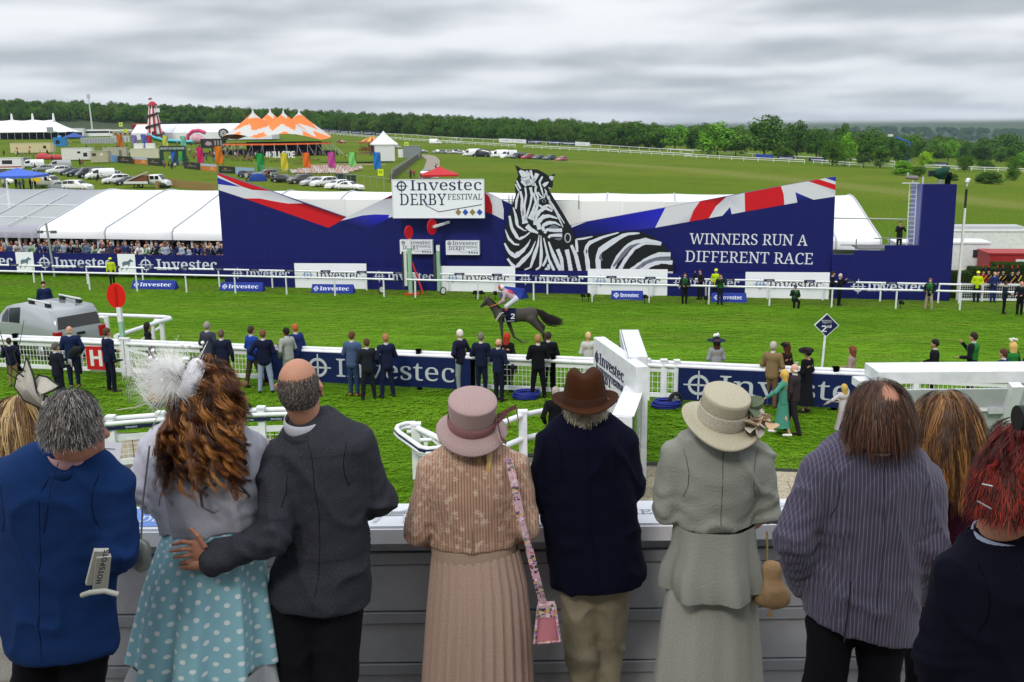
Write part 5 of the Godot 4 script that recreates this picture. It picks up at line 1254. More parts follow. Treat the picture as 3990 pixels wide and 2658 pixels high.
func far_rails()->void:
	double_rail("far_rail","nearer white double rail crossing the downs left of the tall tree",PackedVector3Array([V(-118.29,4.86,-613.84),V(-76.09,2.29,-547.09),V(-42.32,.49,-496.07),V(-22.22,-.46,-471.05)]+[V(-31.89,.02,-485.01),V(2.49,-1.59,-439.53)]),1.25,5.0)
	double_rail("far_rail","white double rail on the downs, middle stretch behind zebra's ears",PackedVector3Array([V(6.16,-1.76,-434.09),V(43.08,-3.35,-399)]),1.25,5.0)
	double_rail("far_rail","white double rail on the downs, right stretch before the trees",PackedVector3Array([V(43.48,-3.38,-396.42),V(67.52,-4.43,-370.93)]+[V(63.78,-4.28,-365.25),V(81.04,-5.03,-344.85),V(98.27,-5.8,-335.14)]),1.25,5.0)
	double_rail("far_rail","farther single white rail along the foot of the woods",PackedVector3Array([V(-125.51,5.81,-644.43),V(-91.09,3.93,-608.5),V(-55.1,2.08,-574.32),V(-24.93,.32,-529.31)]+[V(-31.9,.74,-541.95),V(3.54,-.92,-515.59),V(40.87,-2.8,-479.74),V(76.91,-4.72,-422.71)]),1.3,7.0,false)
	double_rail("far_rail","farther single white rail in front of the tall right trees",PackedVector3Array([V(69.02,-4.28,-441.28),V(92.82,-5.46,-422.44),V(110.25,-6.38,-387.19),V(128.29,-7.29,-371.55),V(139.72,-7.88,-364.66)]),1.3,6.0,false)
	double_rail("far_rail","white double rail among the trees at right",PackedVector3Array([V(102.55,-6.01,-339.24),V(108.77,-6.26,-316.18),V(120.88,-6.84,-315.3)]),1.3,5.0)
	double_rail("far_rail","white double rail running out at the right picture edge",PackedVector3Array([V(133.4,-7.48,-322.47),V(148.27,-8.26,-322.9),V(168.34,-9.37,-328.16)]),1.3,5.0)
	var bs:=[['i',V(-119.72,5.29,-630.24),V(-112.03,4.81,-619.46),1],['i',V(-111.47,4.85,-621.93),V(-103.01,4.22,-605.42),1],['i',V(-101.94,4.21,-606.06),V(-95.41,3.86,-599.37),1],['i',V(-93.76,3.79,-598.27),V(-87.61,3.51,-593.67),1],['i',V(-86.44,3.49,-594.42),V(-79.59,3.11,-586.24),1],['i',V(-78.54,3.09,-586.95),V(-72.04,2.72,-578.76),1],['w',V(-5.54,-.56,-517.25),V(1.19,-.86,-513.39),0],['w',V(1.31,-.86,-513.5),V(8.09,-1.19,-507.95),0],['i',V(8.33,-1.2,-508.17),V(15.86,-1.5,-507.57),1],['i',V(18.45,-1.64,-504.24),V(25.04,-1.94,-501.11),1],['i',V(25.64,-1.96,-501.72),V(31.86,-2.27,-496.54),1],['w',V(32.04,-2.28,-496.73),V(38.87,-2.6,-492.46),0],['b',V(95.5,-5.66,-391.96),V(100.1,-5.89,-383.05),1],['i',V(101.04,-5.94,-380.68),V(106.32,-6.2,-376.37),1],['i',V(110.04,-6.38,-370.67),V(114.88,-6.62,-366.41),1],['i',V(157,-8.82,-373.59),V(161.38,-9.06,-369.97),1]]
	var wds:=["first","second","third","fourth","fifth","sixth","seventh","eighth","ninth","tenth","eleventh","twelfth","thirteenth","fourteenth","fifteenth","sixteenth"]
	for k in bs.size():
		var e=bs[k];var a: Vector3=e[1];var b: Vector3=e[2];var m:=(a+b)*.5;var L:=a.distance_to(b);var h:=absf(m.z)/2276.9*8.5
		var o:=thing("rail_board","%s distant board along the woodland rail, %s from the left" % [{"i": "navy","w": "white","b": "royal blue"}[e[0]],wds[k]],"advertising board",m,atan2(-(b.z-a.z),b.x-a.x),"distant boards along the woodland rail")
		part("board_face",mn().box(V(0,h*.7,-.4),V(L,h,.12),Basis(Vector3.BACK,atan2(b.y-a.y,L))),M({"i": "1c2347","w": "d4d6dc","b": "24449c"}[e[0]],.5),o)
		if e[0]=="i": letter("lettering","Investec",L*.78,h*.46,V(-L*.36,h*.48,-.33),M("c6cad4",.5),o,true,true)
		elif e[0]=="w": letter("lettering","CITYAM" if k!=7 else "BENTLEY",L*.42,h*.42,V(-L*.2,h*.48,-.33),M("8f949c",.5),o,true)
func leftward(a,b)->bool: return a.x/-a.z<b.x/-b.z
func leftward2(a,b)->bool: return leftward(a[0],b[0])
func picnics()->void:
	# the dirt road and its fence
	var road:=mn();var ra:=[V(-17.11,-1.74,-187.31),V(-20.28,-1.56,-238.67),V(-23.16,-1.41,-280.35),V(-27.4,-1.21,-313.6),V(-28.61,-1.15,-323.52)];var rb:=[V(-13.39,-1.82,-188.01),V(-16.73,-1.65,-239.73),V(-19.62,-1.5,-281.76),V(-23.3,-1.32,-315.53),V(-26.25,-1.2,-326.85)]
	var ca:=Curve3D.new();var cb:=Curve3D.new()
	for q in ra: ca.add_point(q)
	for q in rb: cb.add_point(q)
	var rows:=[]
	for k in 41:
		var a:=ca.sample_baked(ca.get_baked_length()*k/40.0);var b:=cb.sample_baked(cb.get_baked_length()*k/40.0);var r:=PackedVector3Array()
		for j in 5:
			var q:=a.lerp(b,j/4.0);r.append(gp(q.x,q.z)+Vector3.UP*.12)
		rows.append(r)
	road.loft(rows,false,false,false);struct("dirt_road",road,paint("8c8478",.9))
	var fl:=[V(-20.67,-1.7,-174.71),V(-22.13,-1.63,-189.42),V(-23.31,-1.54,-215.99),V(-25.08,-1.41,-253.31),V(-26.55,-1.3,-287.53),V(-27.9,-1.19,-315.42)]
	var f:=thing("fence","wire and batten fence along the left side of dirt road","fence",fl[2],.0)
	for k in fl.size()-1:
		for j in 8:
			var a: Vector3=fl[k].lerp(fl[k+1],j/8.0);var b: Vector3=fl[k].lerp(fl[k+1],(j+1)/8.0)
			part("batten",mn().box((a+b)*.5-fl[2]+Vector3.UP*.75,V(.5,1.5,a.distance_to(b)*.7)),M("5d5a4c",.9),f)
			part("post",mn().tube([a-fl[2],a-fl[2]+Vector3.UP*2.1],.06,4),M("8f938c",.5),f)
	var fl2:=[V(-55.3,-1.17,-156.77),V(-55.27,-1.14,-162.8),V(-51.16,-1.23,-157.68),V(-47.49,-1.3,-154.09),V(-44.32,-1.37,-150.64)]
	var f2:=thing("fence","tan chestnut paling fence behind the flatbed truck","fence",fl2[2],.0)
	for k in fl2.size()-1:
		for j in 12:
			var a: Vector3=fl2[k].lerp(fl2[k+1],j/12.0);part("pale",mn().box(a-fl2[2]+Vector3.UP*.6,V(.36,1.3,.06)),M("8a7448",.9),f2)
	var fl3:=[V(-53.66,-.94,-210.92),V(-45.61,-1.18,-187.79),V(-39.19,-1.32,-180.65),V(-31.96,-1.48,-173.27),V(-24.68,-1.66,-162.34),V(-18.25,-1.82,-152.72)]
	var f3:=thing("fence","thin steel mesh fence behind the row of white cars","fence",fl3[2],.0)
	for k in fl3.size()-1:
		for j in 5:
			var a: Vector3=fl3[k].lerp(fl3[k+1],j/5.0);part("post",mn().tube([a-fl3[2],a-fl3[2]+Vector3.UP*2.0],.035,4),M("8b928e",.5),f3)
		part("top_wire",mn().tube([fl3[k]-fl3[2]+Vector3.UP*2.0,fl3[k+1]-fl3[2]+Vector3.UP*2.0],.03,4),M("8b928e",.5),f3)
	# wheelie bins, blue dome tent
	for e in [[V(-28.78,-1.55,-170.54),"left"],[V(-26.33,-1.61,-166.38),"right"]]:
		var o:=thing("wheelie_bin","dark green wheelie bin, %s of the pair behind white cars" % e[1],"bin",e[0],.1,"green wheelie bins")
		part("body",mn().box(V(0,.9,0),V(1.5,1.6,1.1)),M("2a3a34",.6),o);part("lid",mn().box(V(0,1.75,0),V(1.65,.14,1.25)),M("33453e",.6),o)
	var dm:=thing("dome_tent","small blue dome tent beside the grey estate car","tent",V(-44.64,-1.24,-177.47),.2)
	part("dome",mn().lathe([Vector2(1.7,.0),Vector2(1.5,.7),Vector2(.9,1.25),Vector2(.05,1.45)],12,Vector3.ZERO,1.0,.8),cloth("24408c",10.0,.3,.7,.0),dm)
	part("door",mn().poly(PackedVector2Array([Vector2(-.5,0),Vector2(.5,0),Vector2(0,1.0)]),Transform3D(Basis(Vector3.RIGHT,-.5),V(.3,.1,1.3)),.0),M("16264e",.7),dm)
	# deck chairs
	var g:="deck chairs on the enclosure lawn";var chair: Node3D=null;var n:=0
	for r in 4:
		for k in 13:
			var at:=gp(lerpf(-42.51,-32.43,(k+rn(-.2,.2))/12.0),lerpf(-218.06,-198.29,r/3.0))
			if chair==null:
				chair=thing("deck_chair","slatted pale deck chair in the rows below coloured flags","deck chair",at,-.6,g)
				part("sling",mn().box(V(0,.75,0),V(.1,.75,1.5),Basis(Vector3.RIGHT,.0)*Basis(Vector3.BACK,PI/2-.9)),M("c7a9a0",.8),chair)
				part("frame",mn().beam(V(-.8,0,.4),V(.5,1.3,.4),.07,.07).beam(V(-.8,0,-.4),V(.5,1.3,-.4),.07,.07).beam(V(.5,0,.4),V(-.3,.9,.4),.06,.06).beam(V(.5,0,-.4),V(-.3,.9,-.4),.06,.06),M("8a6f58",.8),chair)
			else:
				var c: Node3D=chair.duplicate();c.name=numbered("deck_chair");add_child(c);c.position=at;c.rotation.y=-.6+rn(-.2,.2)
				if n % 3==0: (c.get_child(0) as MeshInstance3D).material_override=M("c9c4c4",.8)
			(get_child(get_child_count()-1)).set_meta("label","pale slatted deck chair, %s from the left in the %s row of four" % [ordinal(k+1),["back","second","third","front"][r]]);n+=1
	# timber game frames on the lawn
	for e in [[V(-42.18,-1.05,-244.19),12.0,"a08a64","pale timber beams laid out left on the enclosure lawn"],[V(-36.28,-1.18,-243.66),10.0,"a58f6a","pale timber beams laid out right on the enclosure lawn"],[V(-38.99,-1.08,-258.32),20.0,"17201a","long black mat strip behind the timber beams"]]:
		var o:=thing("timber_frame",e[3],"timber",e[0],.08)
		for k in 5: part("plank",mn().box(V(rn(-1,1)*e[1]*.2,.25,-.9+k*.4),V(e[1]*rn(.4,.9),.3,.3)),M(e[2],.8),o)
	# picnic tables
	var tb: Node3D=null;var tg:="picnic tables on the enclosure lawn"
	var tabs:=[V(-82.52,-.05,-293.88),V(-73.06,-.36,-267.14),V(-77.77,-.16,-290.33),V(-69.37,-.44,-264.05),V(-70.76,-.36,-275.11),V(-78.27,-.19,-281.87),V(-77.24,-.12,-299.32)]+[V(-72.7,-.36,-267.2),V(-70.2,-.41,-267.58),V(-78.76,-.18,-281.79),V(-60.82,-.62,-258.37),V(-60.02,-.62,-263.51),V(-51.94,-.84,-246.64),V(-56.47,-.65,-274.08),V(-51.66,-.77,-267.52),V(-67.25,-.43,-275.75),V(-73.18,-.24,-291.19),V(-84.86,-.01,-293.52),V(-88.54,.07,-297.39),V(-80.53,-.06,-298.69),V(-79.11,-.04,-308.33)]+[V(-155.99,1.81,-382.92),V(-147.07,1.62,-376.95),V(-140.31,1.54,-377.34),V(-122.39,1.05,-354.7),V(-105.7,.46,-313.86),V(-99.16,.36,-314.62),V(-91.65,.09,-292.59),V(-130.21,1.46,-384.83)]
	tabs.sort_custom(leftward);var ti:=0
	for e in tabs:
		ti+=1
		if tb==null:
			tb=thing("picnic_table","wooden picnic table with benches on the enclosure grass","picnic table",e,.3,tg)
			part("tabletop",mn().box(V(0,.75,0),V(1.9,.08,.8)),M("7a5a3c",.8),tb)
			for sz in [-.75,.75]: part("bench",mn().box(V(0,.45,sz),V(1.9,.07,.28)),M("7a5a3c",.8),tb)
			for sx in [-.7,.7]:
				for sz in [-1.0,1.0]: part("leg",mn().beam(V(sx,0,sz*.75),V(sx,.75,sz*.2),.08,.08),M("6d5136",.8),tb)
		else:
			var c: Node3D=tb.duplicate();c.name=numbered("picnic_table");add_child(c);c.position=e;c.rotation.y=rn(-.5,.5)
		get_child(get_child_count()-1).set_meta("label","wooden picnic table on the enclosure grass, %s counted from the left" % ordinal(ti))
	# blue boom lift above the right trees
	var lp:=V(170.7,-9.55,-431.81);var ld:=-lp.z;var lift:=thing("boom_lift","blue boom lift with a camera basket above the trees","boom lift",lp,.0)
	var u:=ld/2276.9/1.6935*.59
	part("mast",mn().beam(V(0,0,0),V(0,135*u,0),1.0,1.0),M("2a5cb8",.5),lift)
	part("boom",mn().beam(V(0,135*u,0),V(-90*u,165*u,0),.6,.6),M("2a5cb8",.5),lift)
	part("basket",mn().box(V(-120*u,175*u,0),V(28*u,14*u,1.4)),M("c8cbce",.5),lift)
func crown(kind: int)->ArrayMesh:
	# a broad-leaved crown about 2 units wide and 2 tall: lobes of leaf sprays, open between the lobes
	var r:=RandomNumberGenerator.new();r.seed=50+kind;var keep:=rng;rng=r
	var mb:=mn();mb.has_c=true;mb.own_n=true
	for l in 42:
		var d:=V(r.randf_range(-1,1),r.randf_range(-.75,1),r.randf_range(-1,1));d=d.normalized()*pow(r.randf(),.35)*.78
		d.y*=[1.0,1.25,.85,1.1][kind % 4];d.x*=[1.0,.8,1.1,.9][kind % 4]
		var lr:=r.randf_range(.20,.36);var c:=Color(.028,.070,.010).lerp(Color(.066,.142,.020),r.randf())
		for k in 80:
			var q:=V(r.randfn(),r.randfn(),r.randfn()).normalized()
			var nn:=(q+V(r.randfn(),r.randfn(),r.randfn())*.45+Vector3.UP*.25).normalized()
			leaf(mb,d+q*lr*r.randf_range(.75,1.08),nn,r.randf_range(.04,.08),c.lerp(Color(.076,.152,.022),r.randf()*.35))
	rng=keep
	return mb.done()
var crowns: Array[ArrayMesh]=[]
func tree(called: String,label: String,at: Vector3,w: float,h: float,kind: int,hue: Color,bush:=false)->void:
	var o:=thing(called,label,"bush" if bush else "tree",at,rng.randf()*TAU,"trees and bushes on the downs")
	var low:=.0 if bush else .16
	if not bush:
		var tr:=mn().tube([V(0,-.3,0),V(.02*h,h*.25,0),V(0,h*.6,0)],[h*.030,h*.02,h*.008],7)
		for k in 4:
			var a:=TAU*k/4.0+.4;tr.tube([V(0,h*(.22+.06*k),0),V(cos(a)*w*.16,h*.45,sin(a)*w*.16),V(cos(a)*w*.3,h*.6,sin(a)*w*.3)],[h*.014,h*.009,h*.004],5)
		part("trunk",tr,M("4a4034",.9),o)
	var key:="leaf%s" % hue
	if not mats.has(key):
		var m: StandardMaterial3D=mats.leaf.duplicate();m.albedo_color=hue;mats[key]=m
	var c:=part("crown",crowns[kind % 4],mats[key],o)
	c.transform=Transform3D(Basis.from_scale(V(w*.60,h*.50,w*.60)),V(0,h*(.54 if not bush else .46),0))
func wood_rise(a: float,d: float)->float:
	return smoothstep(.0,1.0,(d-620.0)/260.0)*maxf(.0,-a*26.0-2.0)
func woods()->void:
	for k in 4: crowns.append(crown(k))
	var ea:=[-.62,-.50,-.395,-.309,-.195,-.096,-.047,.007,.085,.15];var ed:=[720.0,715.0,705.0,690.0,665.0,606.0,574.0,560.0,510.0,470.0]
	for m in 4:
		var xs: Array[Transform3D]=[];var cols: Array[Color]=[]
		for k in 330:
			var a:=rn(-.62,.15);var d0:=600.0
			for j in 9:
				if a>=ea[j] and a<=ea[j+1]: d0=lerpf(ed[j],ed[j+1],(a-ea[j])/(ea[j+1]-ea[j]))
			var deep:=pow(rng.randf(),1.4);var d:=d0+8.0+deep*210.0
			var p:=gp(a*d,-d);p.y+=wood_rise(a,d)
			var h:=rn(6.5,11.5)*(1.0 if deep>.05 else .8);var w:=h*rn(.42,.62)
			xs.append(Transform3D(Basis(Vector3.UP,rng.randf()*TAU).scaled(V(w,h*.56,w)),p+Vector3.UP*h*.47))
			var t:=rn(.8,1.5);cols.append(Color(t*rn(.88,1.25),t,t*.92))
		copies("woods",crowns[m],mats.leaf,xs,cols)
	# the rising ground under the wood
	var hb:=mn();var rows:=[]
	for j in 12:
		var r:=PackedVector3Array()
		for k in 40:
			var a:=lerpf(-.7,.05,k/39.0);var d:=640.0+j*40.0;var p:=gp(a*d,-d);p.y+=wood_rise(a,d)-.4;r.append(p)
		rows.append(r)
	hb.loft(rows,false);struct("hillside",hb,M("2c3a18",.95))
	# rows of trees behind the right-hand rails, and the far ridge
	for m in 4:
		var xs: Array[Transform3D]=[];var cols: Array[Color]=[]
		for k in 110:
			var d:=rn(520.0,1300.0);var a:=rn(.17,.62)
			if a<.24 and d>700.0: continue
			var h:=rn(7.0,11.0)*(1.0+d/4000.0);var w:=h*rn(.45,.65);var p:=gp(a*d,-d)
			xs.append(Transform3D(Basis(Vector3.UP,rng.randf()*TAU).scaled(V(w,h*.56,w)),p+Vector3.UP*h*.47));var t:=rn(.8,1.6);cols.append(Color(t*rn(.9,1.3),t,t*.9))
		copies("far_woods",crowns[m],mats.leaf,xs,cols)
	var ridge:=mn();var rr:=[];var top:=[[-.1,5.0],[.15,.0],[.228,-14.0],[.306,-18.0],[.35,-10.0],[.395,-14.0],[.51,-22.0],[.75,-30.0]]
	for j in 7:
		var r:=PackedVector3Array()
		for k in 60:
			var a:=lerpf(-.1,.75,k/59.0);var d:=2300.0+j*150.0;var y1:=.0
			for q in 7:
				if a>=top[q][0] and a<=top[q+1][0]: y1=lerpf(top[q][1],top[q+1][1],(a-top[q][0])/(top[q+1][0]-top[q][0]))
			r.append(V(a*d,lerpf(-112.0,y1-8.0,smoothstep(.0,1.0,j/5.0)),-d))
		rr.append(r)
	ridge.loft(rr,false);struct("distant_hill",ridge,M("2e3a1c",.95))
	var xs2: Array[Transform3D]=[];var cols2: Array[Color]=[]
	for k in 1500:
		var j:=rng.randi_range(0,5);var i:=rng.randi_range(4,58);var f:=rng.randf()
		var p: Vector3=rr[j][i].lerp(rr[j+1][i],f).lerp(rr[j][i+1].lerp(rr[j+1][i+1],f),rng.randf())
		var h:=rn(12.0,19.0)
		xs2.append(Transform3D(Basis(Vector3.UP,rng.randf()*TAU).scaled(V(h*.8,h*.5,h*.8)),p+Vector3.UP*h*.3));var t:=rn(.7,1.2);cols2.append(Color(t,t,t))
	copies("distant_trees",crowns[1],mats.leaf,xs2,cols2)
	# trees that can be told apart: base, crown top and width in the photograph, turned into metres
	var T1:=Color(1.1,1.1,1.05);var T2:=Color(1.45,1.5,1.1);var T3:=Color(.95,.97,1.0);var T4:=Color(1.9,1.75,1.1)
	var L:=[
		[V(52.91,-3.275,-485.2),10.477,11.15,2,0,false,"dark tree at the left end of the tall right-hand row"],
		[V(61.18,-3.644,-485.17),12.684,12.118,0,0,false,"broad green tree, second of the tall right-hand row"],
		[V(70.55,-4.102,-481.33),12.587,10.964,0,0,false,"round tree, third of the tall right-hand row"],
		[V(78.18,-4.484,-477.72),13.039,11.52,1,0,false,"brighter green tree, fourth of the tall right-hand row"],
		[V(86.89,-4.877,-480.81),10.939,11.013,2,0,false,"dark tree, fifth of the tall right-hand row"],
		[V(85.43,-5.141,-414.33),16.226,12.68,1,0,false,"light yellow-green tree with spreading crown right of the dark row"],
		[V(93.07,-5.498,-415),10.629,9.423,0,0,false,"smaller tree beside the yellow-green spreading one"],
		[V(100.53,-5.895,-397.38),15.575,16.125,0,0,false,"tallest dark round tree standing above all others"],
		[V(106.05,-6.171,-391.13),8.847,4.92,0,0,false,"low bush tree between the two tallest trees"],
		[V(118.99,-6.766,-418.03),10.715,14.342,2,0,false,"tall narrow tree right of the tallest round tree"],
		[V(118.28,-6.78,-387.63),9.357,12.747,2,0,false,"dark tree behind the boards right of the tall narrow tree"],
		[V(169.35,-9.039,-514.8),10.087,15.539,0,0,false,"far round tree top against the blue hill"],
		[V(101.66,-5.931,-317.15),7.186,8.777,0,0,false,"bushy tree in front of the rails, left one"],
		[V(108.78,-6.281,-326.32),7.394,9.894,1,0,false,"light green tree in front of the rails, beside the bushy one"],
		[V(159.27,-8.859,-444.09),12.732,14.538,0,0,false,"big round tree behind rails left of the blue lift"],
		[V(111.38,-6.385,-316.14),5.494,8.429,2,0,false,"slim young tree before the rails"],
		[V(115.99,-6.601,-314.33),6.177,7.133,0,0,false,"young tree with visible trunk before the rails"],
		[V(161.31,-9.051,-412.23),8.093,8.424,2,0,false,"dark tree just left of the blue boom"],
		[V(193.1,-10.666,-486.25),13.209,13.069,0,0,false,"broad tree behind the blue boom"],
		[V(99,-5.628,-252.92),6.127,3.919,1,0,true,"rounded hawthorn bush on the slope"],
		[V(99.98,-5.643,-245.4),3.717,3.076,0,0,true,"small bush right of the hawthorn bush"],
		[V(142.71,-8.014,-344.44),5.728,5.321,3,0,false,"bright lime green young tree"],
		[V(194.91,-10.899,-461.65),10.457,8.411,0,0,false,"tree right of the lime young tree"],
		[V(217.37,-12.117,-498.86),11.299,9.969,1,0,false,"tree behind the distant board at right"],
		[V(141.11,-7.848,-311.35),5.183,5.466,0,0,false,"small lone tree behind the camera tower"],
		[V(236.19,-13.312,-505.14),11.447,9.133,2,0,false,"dark tree behind the small lone tree"],
		[V(159.87,-8.923,-337.05),5.101,4.215,0,0,false,"small tree by the rails right of tower"],
		[V(102.49,-5.618,-213.51),5.832,2.813,2,0,true,"wide dark thicket on the slope right of the pole"],
		[V(309.42,-17.157,-625.64),19.842,17.565,0,0,false,"tall tree at right below the blue hill"],
		[V(120.16,-6.524,-239.49),3.632,6,0,0,true,"thin tree beside the dark thicket"],
		[V(208.67,-11.879,-407.58),7.4,7.39,1,0,false,"tree cut by the right picture edge"],
		[V(99.59,-5.543,-224.61),2.384,1.849,0,0,true,"tiny bush beside the tower cameraman"],
		[V(260.08,-14.734,-532.13),12.06,8.838,0,0,false,"tree in the middle of the right grove"],
		[V(236.07,-13.509,-468.27),10.621,9.726,2,0,false,"dark tree near the right picture edge"],
	]
	for k in L.size():
		var e=L[k];tree("bush" if e[5] else "tree",e[6],e[0],e[1],e[2],k,[T1,T2,T3,T4][e[3]],e[5])
func paved(x: float,z: float)->bool:
	return Geometry2D.is_point_in_polygon(Vector2(x,z),path_poly) or Geometry2D.is_point_in_polygon(Vector2(x,z),apron_poly)
var path_poly:=PackedVector2Array()
var apron_poly:=PackedVector2Array()
func near_lawn()->void: pass
func set_paths()->void:
	for q in [V(-15.2,.55,-23.02),V(-12.58,.52,-23.27),V(-10.28,.49,-23.56),V(-8.05,.46,-23.43),V(-5.63,.42,-23.09),V(-3.63,.39,-22.59),V(-3.51,.39,-21.76),V(-5.69,.42,-21.51),V(-7.35,.44,-21.21),V(-8.91,.47,-20.78),V(-11.01,.49,-20.15),V(-12.9,.52,-19.27)]: path_poly.append(Vector2(q.x,q.z))
	for q in [V(-.3,.35,-21.9),V(.5,.34,-21.77),V(2.97,.3,-21.21),V(6.26,.26,-20.7),V(12.09,.18,-19.7)]: apron_poly.append(Vector2(q.x,q.z))
	apron_poly.append(Vector2(14.0,-15.0));apron_poly.append(Vector2(-.3,-15.0))
func near_fence()->void:
	# paving
	var pm:=mn()
	for k in 2:
		var poly:=path_poly if k==0 else apron_poly
		var t:=Geometry2D.triangulate_polygon(poly)
		var b:=pm.v.size()
		for q in poly: pm.p(gp(q.x,q.y)+Vector3.UP*.012)
		for j in range(0,t.size(),3):
			if (poly[t[j+1]]-poly[t[j]]).cross(poly[t[j+2]]-poly[t[j]])<0: pm.tri(b+t[j],b+t[j+1],b+t[j+2])
			else: pm.tri(b+t[j],b+t[j+2],b+t[j+1])
	var base:=struct("paving",pm,M("6f695e",.9))
	var slab: Array[ArrayMesh]=[];var sm: Array[StandardMaterial3D]=[]
	for hx in ["a89f8c","b0a793","9d9482","b5ad9b"]:
		var m: StandardMaterial3D=mats.pave.duplicate();m.albedo_color=Color(hx);sm.append(m)
	var rot:=.10;var bx:=Vector2(cos(rot),sin(rot));var by:=Vector2(-sin(rot),cos(rot))
	for i in range(-16,22):
		for j in range(0,12):
			var c:=Vector2(0,-21.6)+bx*(i*.92+(.46 if j % 2 else .0))+by*(j*.62)
			var ok:=true
			for e in [Vector2(.4,.25),Vector2(-.4,.25),Vector2(.4,-.25),Vector2(-.4,-.25)]:
				if not paved(c.x+e.x,c.y+e.y): ok=false
			if not ok or absf(c.x)/-c.y>.62: continue
			var o:=part("slab",mn().box(Vector3.ZERO,V(.90,.03,.60)),sm[rng.randi() % 4],base)
			o.transform=Transform3D(Basis(Vector3.UP,-rot)*Basis(Vector3.BACK,-.0137),gp(c.x,c.y)+Vector3.UP*.018)
	var dr:=[V(-.25,.35,-21.93),V(2.98,.3,-21.24),V(6.27,.26,-20.73),V(11.73,.18,-19.88)]
	for k in dr.size()-1:
		var g:=solo("drain_channel",mn().beam(dr[k]+Vector3.UP*.03,dr[k+1]+Vector3.UP*.03,.16,.03),M("4a4a46",.7,.3),"dark slotted drain channel at lawn edge, %s stretch" % ["left","middle","right"][k],"drain",Vector3.ZERO,.0,"drain channels")
		for j in 60:
			var a: Vector3=dr[k].lerp(dr[k+1],(j+.5)/60.0);part("slot",mn().box(a+Vector3.UP*.046,V(.035,.006,.11)),M("0e0e0d",.9),g)
	track_fence()
	walkway_fence()
	ramp_rails()
	display_walls()
	leaning_roof()
func fw(s: float)->float: return 26.85-.058*s
func fpos(s: float,up:=.0,dw:=.0)->Vector3: return cg(s,fw(s)+dw,up)
func mesh_wires(mb: MB,a: Vector3,b: Vector3,lo: float,hi: float,step:=.11)->void:
	var n:=int(a.distance_to(b)/step)
	for k in n+1:
		var q:=a.lerp(b,k/float(n));mb.beam(q+Vector3.UP*lo,q+Vector3.UP*hi,.012,.012)
	for k in 5: mb.beam(a+Vector3.UP*lerpf(lo,hi,k/4.0),b+Vector3.UP*lerpf(lo,hi,k/4.0),.010,.010)
func fence_bay(s0: float,s1: float,wires: bool,label: String,diag:=false)->Node3D:
	var white:=paint("dfe1e6",.35);var c:=(s0+s1)/2;var g:=fpos(c)
	var o:=thing("crowd_fence",label,"fence",g,.0,"white fence along the near side of the track")
	for e in [s0,s1]: part("post",mn().beam(fpos(e)-g,fpos(e,1.16)-g,.13,.13).box(fpos(e,1.18)-g,V(.16,.04,.16)),white,o)
	part("top_rail",mn().tube([fpos(s0,1.10,.06)-g,fpos(s1,1.10,.06)-g],.055,8),white,o)
	part("top_rail",mn().tube([fpos(s0,1.02,-.03)-g,fpos(s1,1.02,-.03)-g],.06,8),white,o)
	if wires:
		part("bottom_rail",mn().beam(fpos(s0,.18)-g,fpos(s1,.18)-g,.05,.12),white,o)
		part("upper_bar",mn().beam(fpos(s0,.90)-g,fpos(s1,.90)-g,.05,.12),white,o)
		var w:=mn();mesh_wires(w,fpos(s0)-g,fpos(s1)-g,.2,.88);part("wire_mesh",w,M("dfe0e2",.4),o).set_meta("kind","stuff")
	if diag: part("brace",mn().beam(fpos(s0,.85)-g,fpos(s1,.25)-g,.06,.07),white,o)
	return o
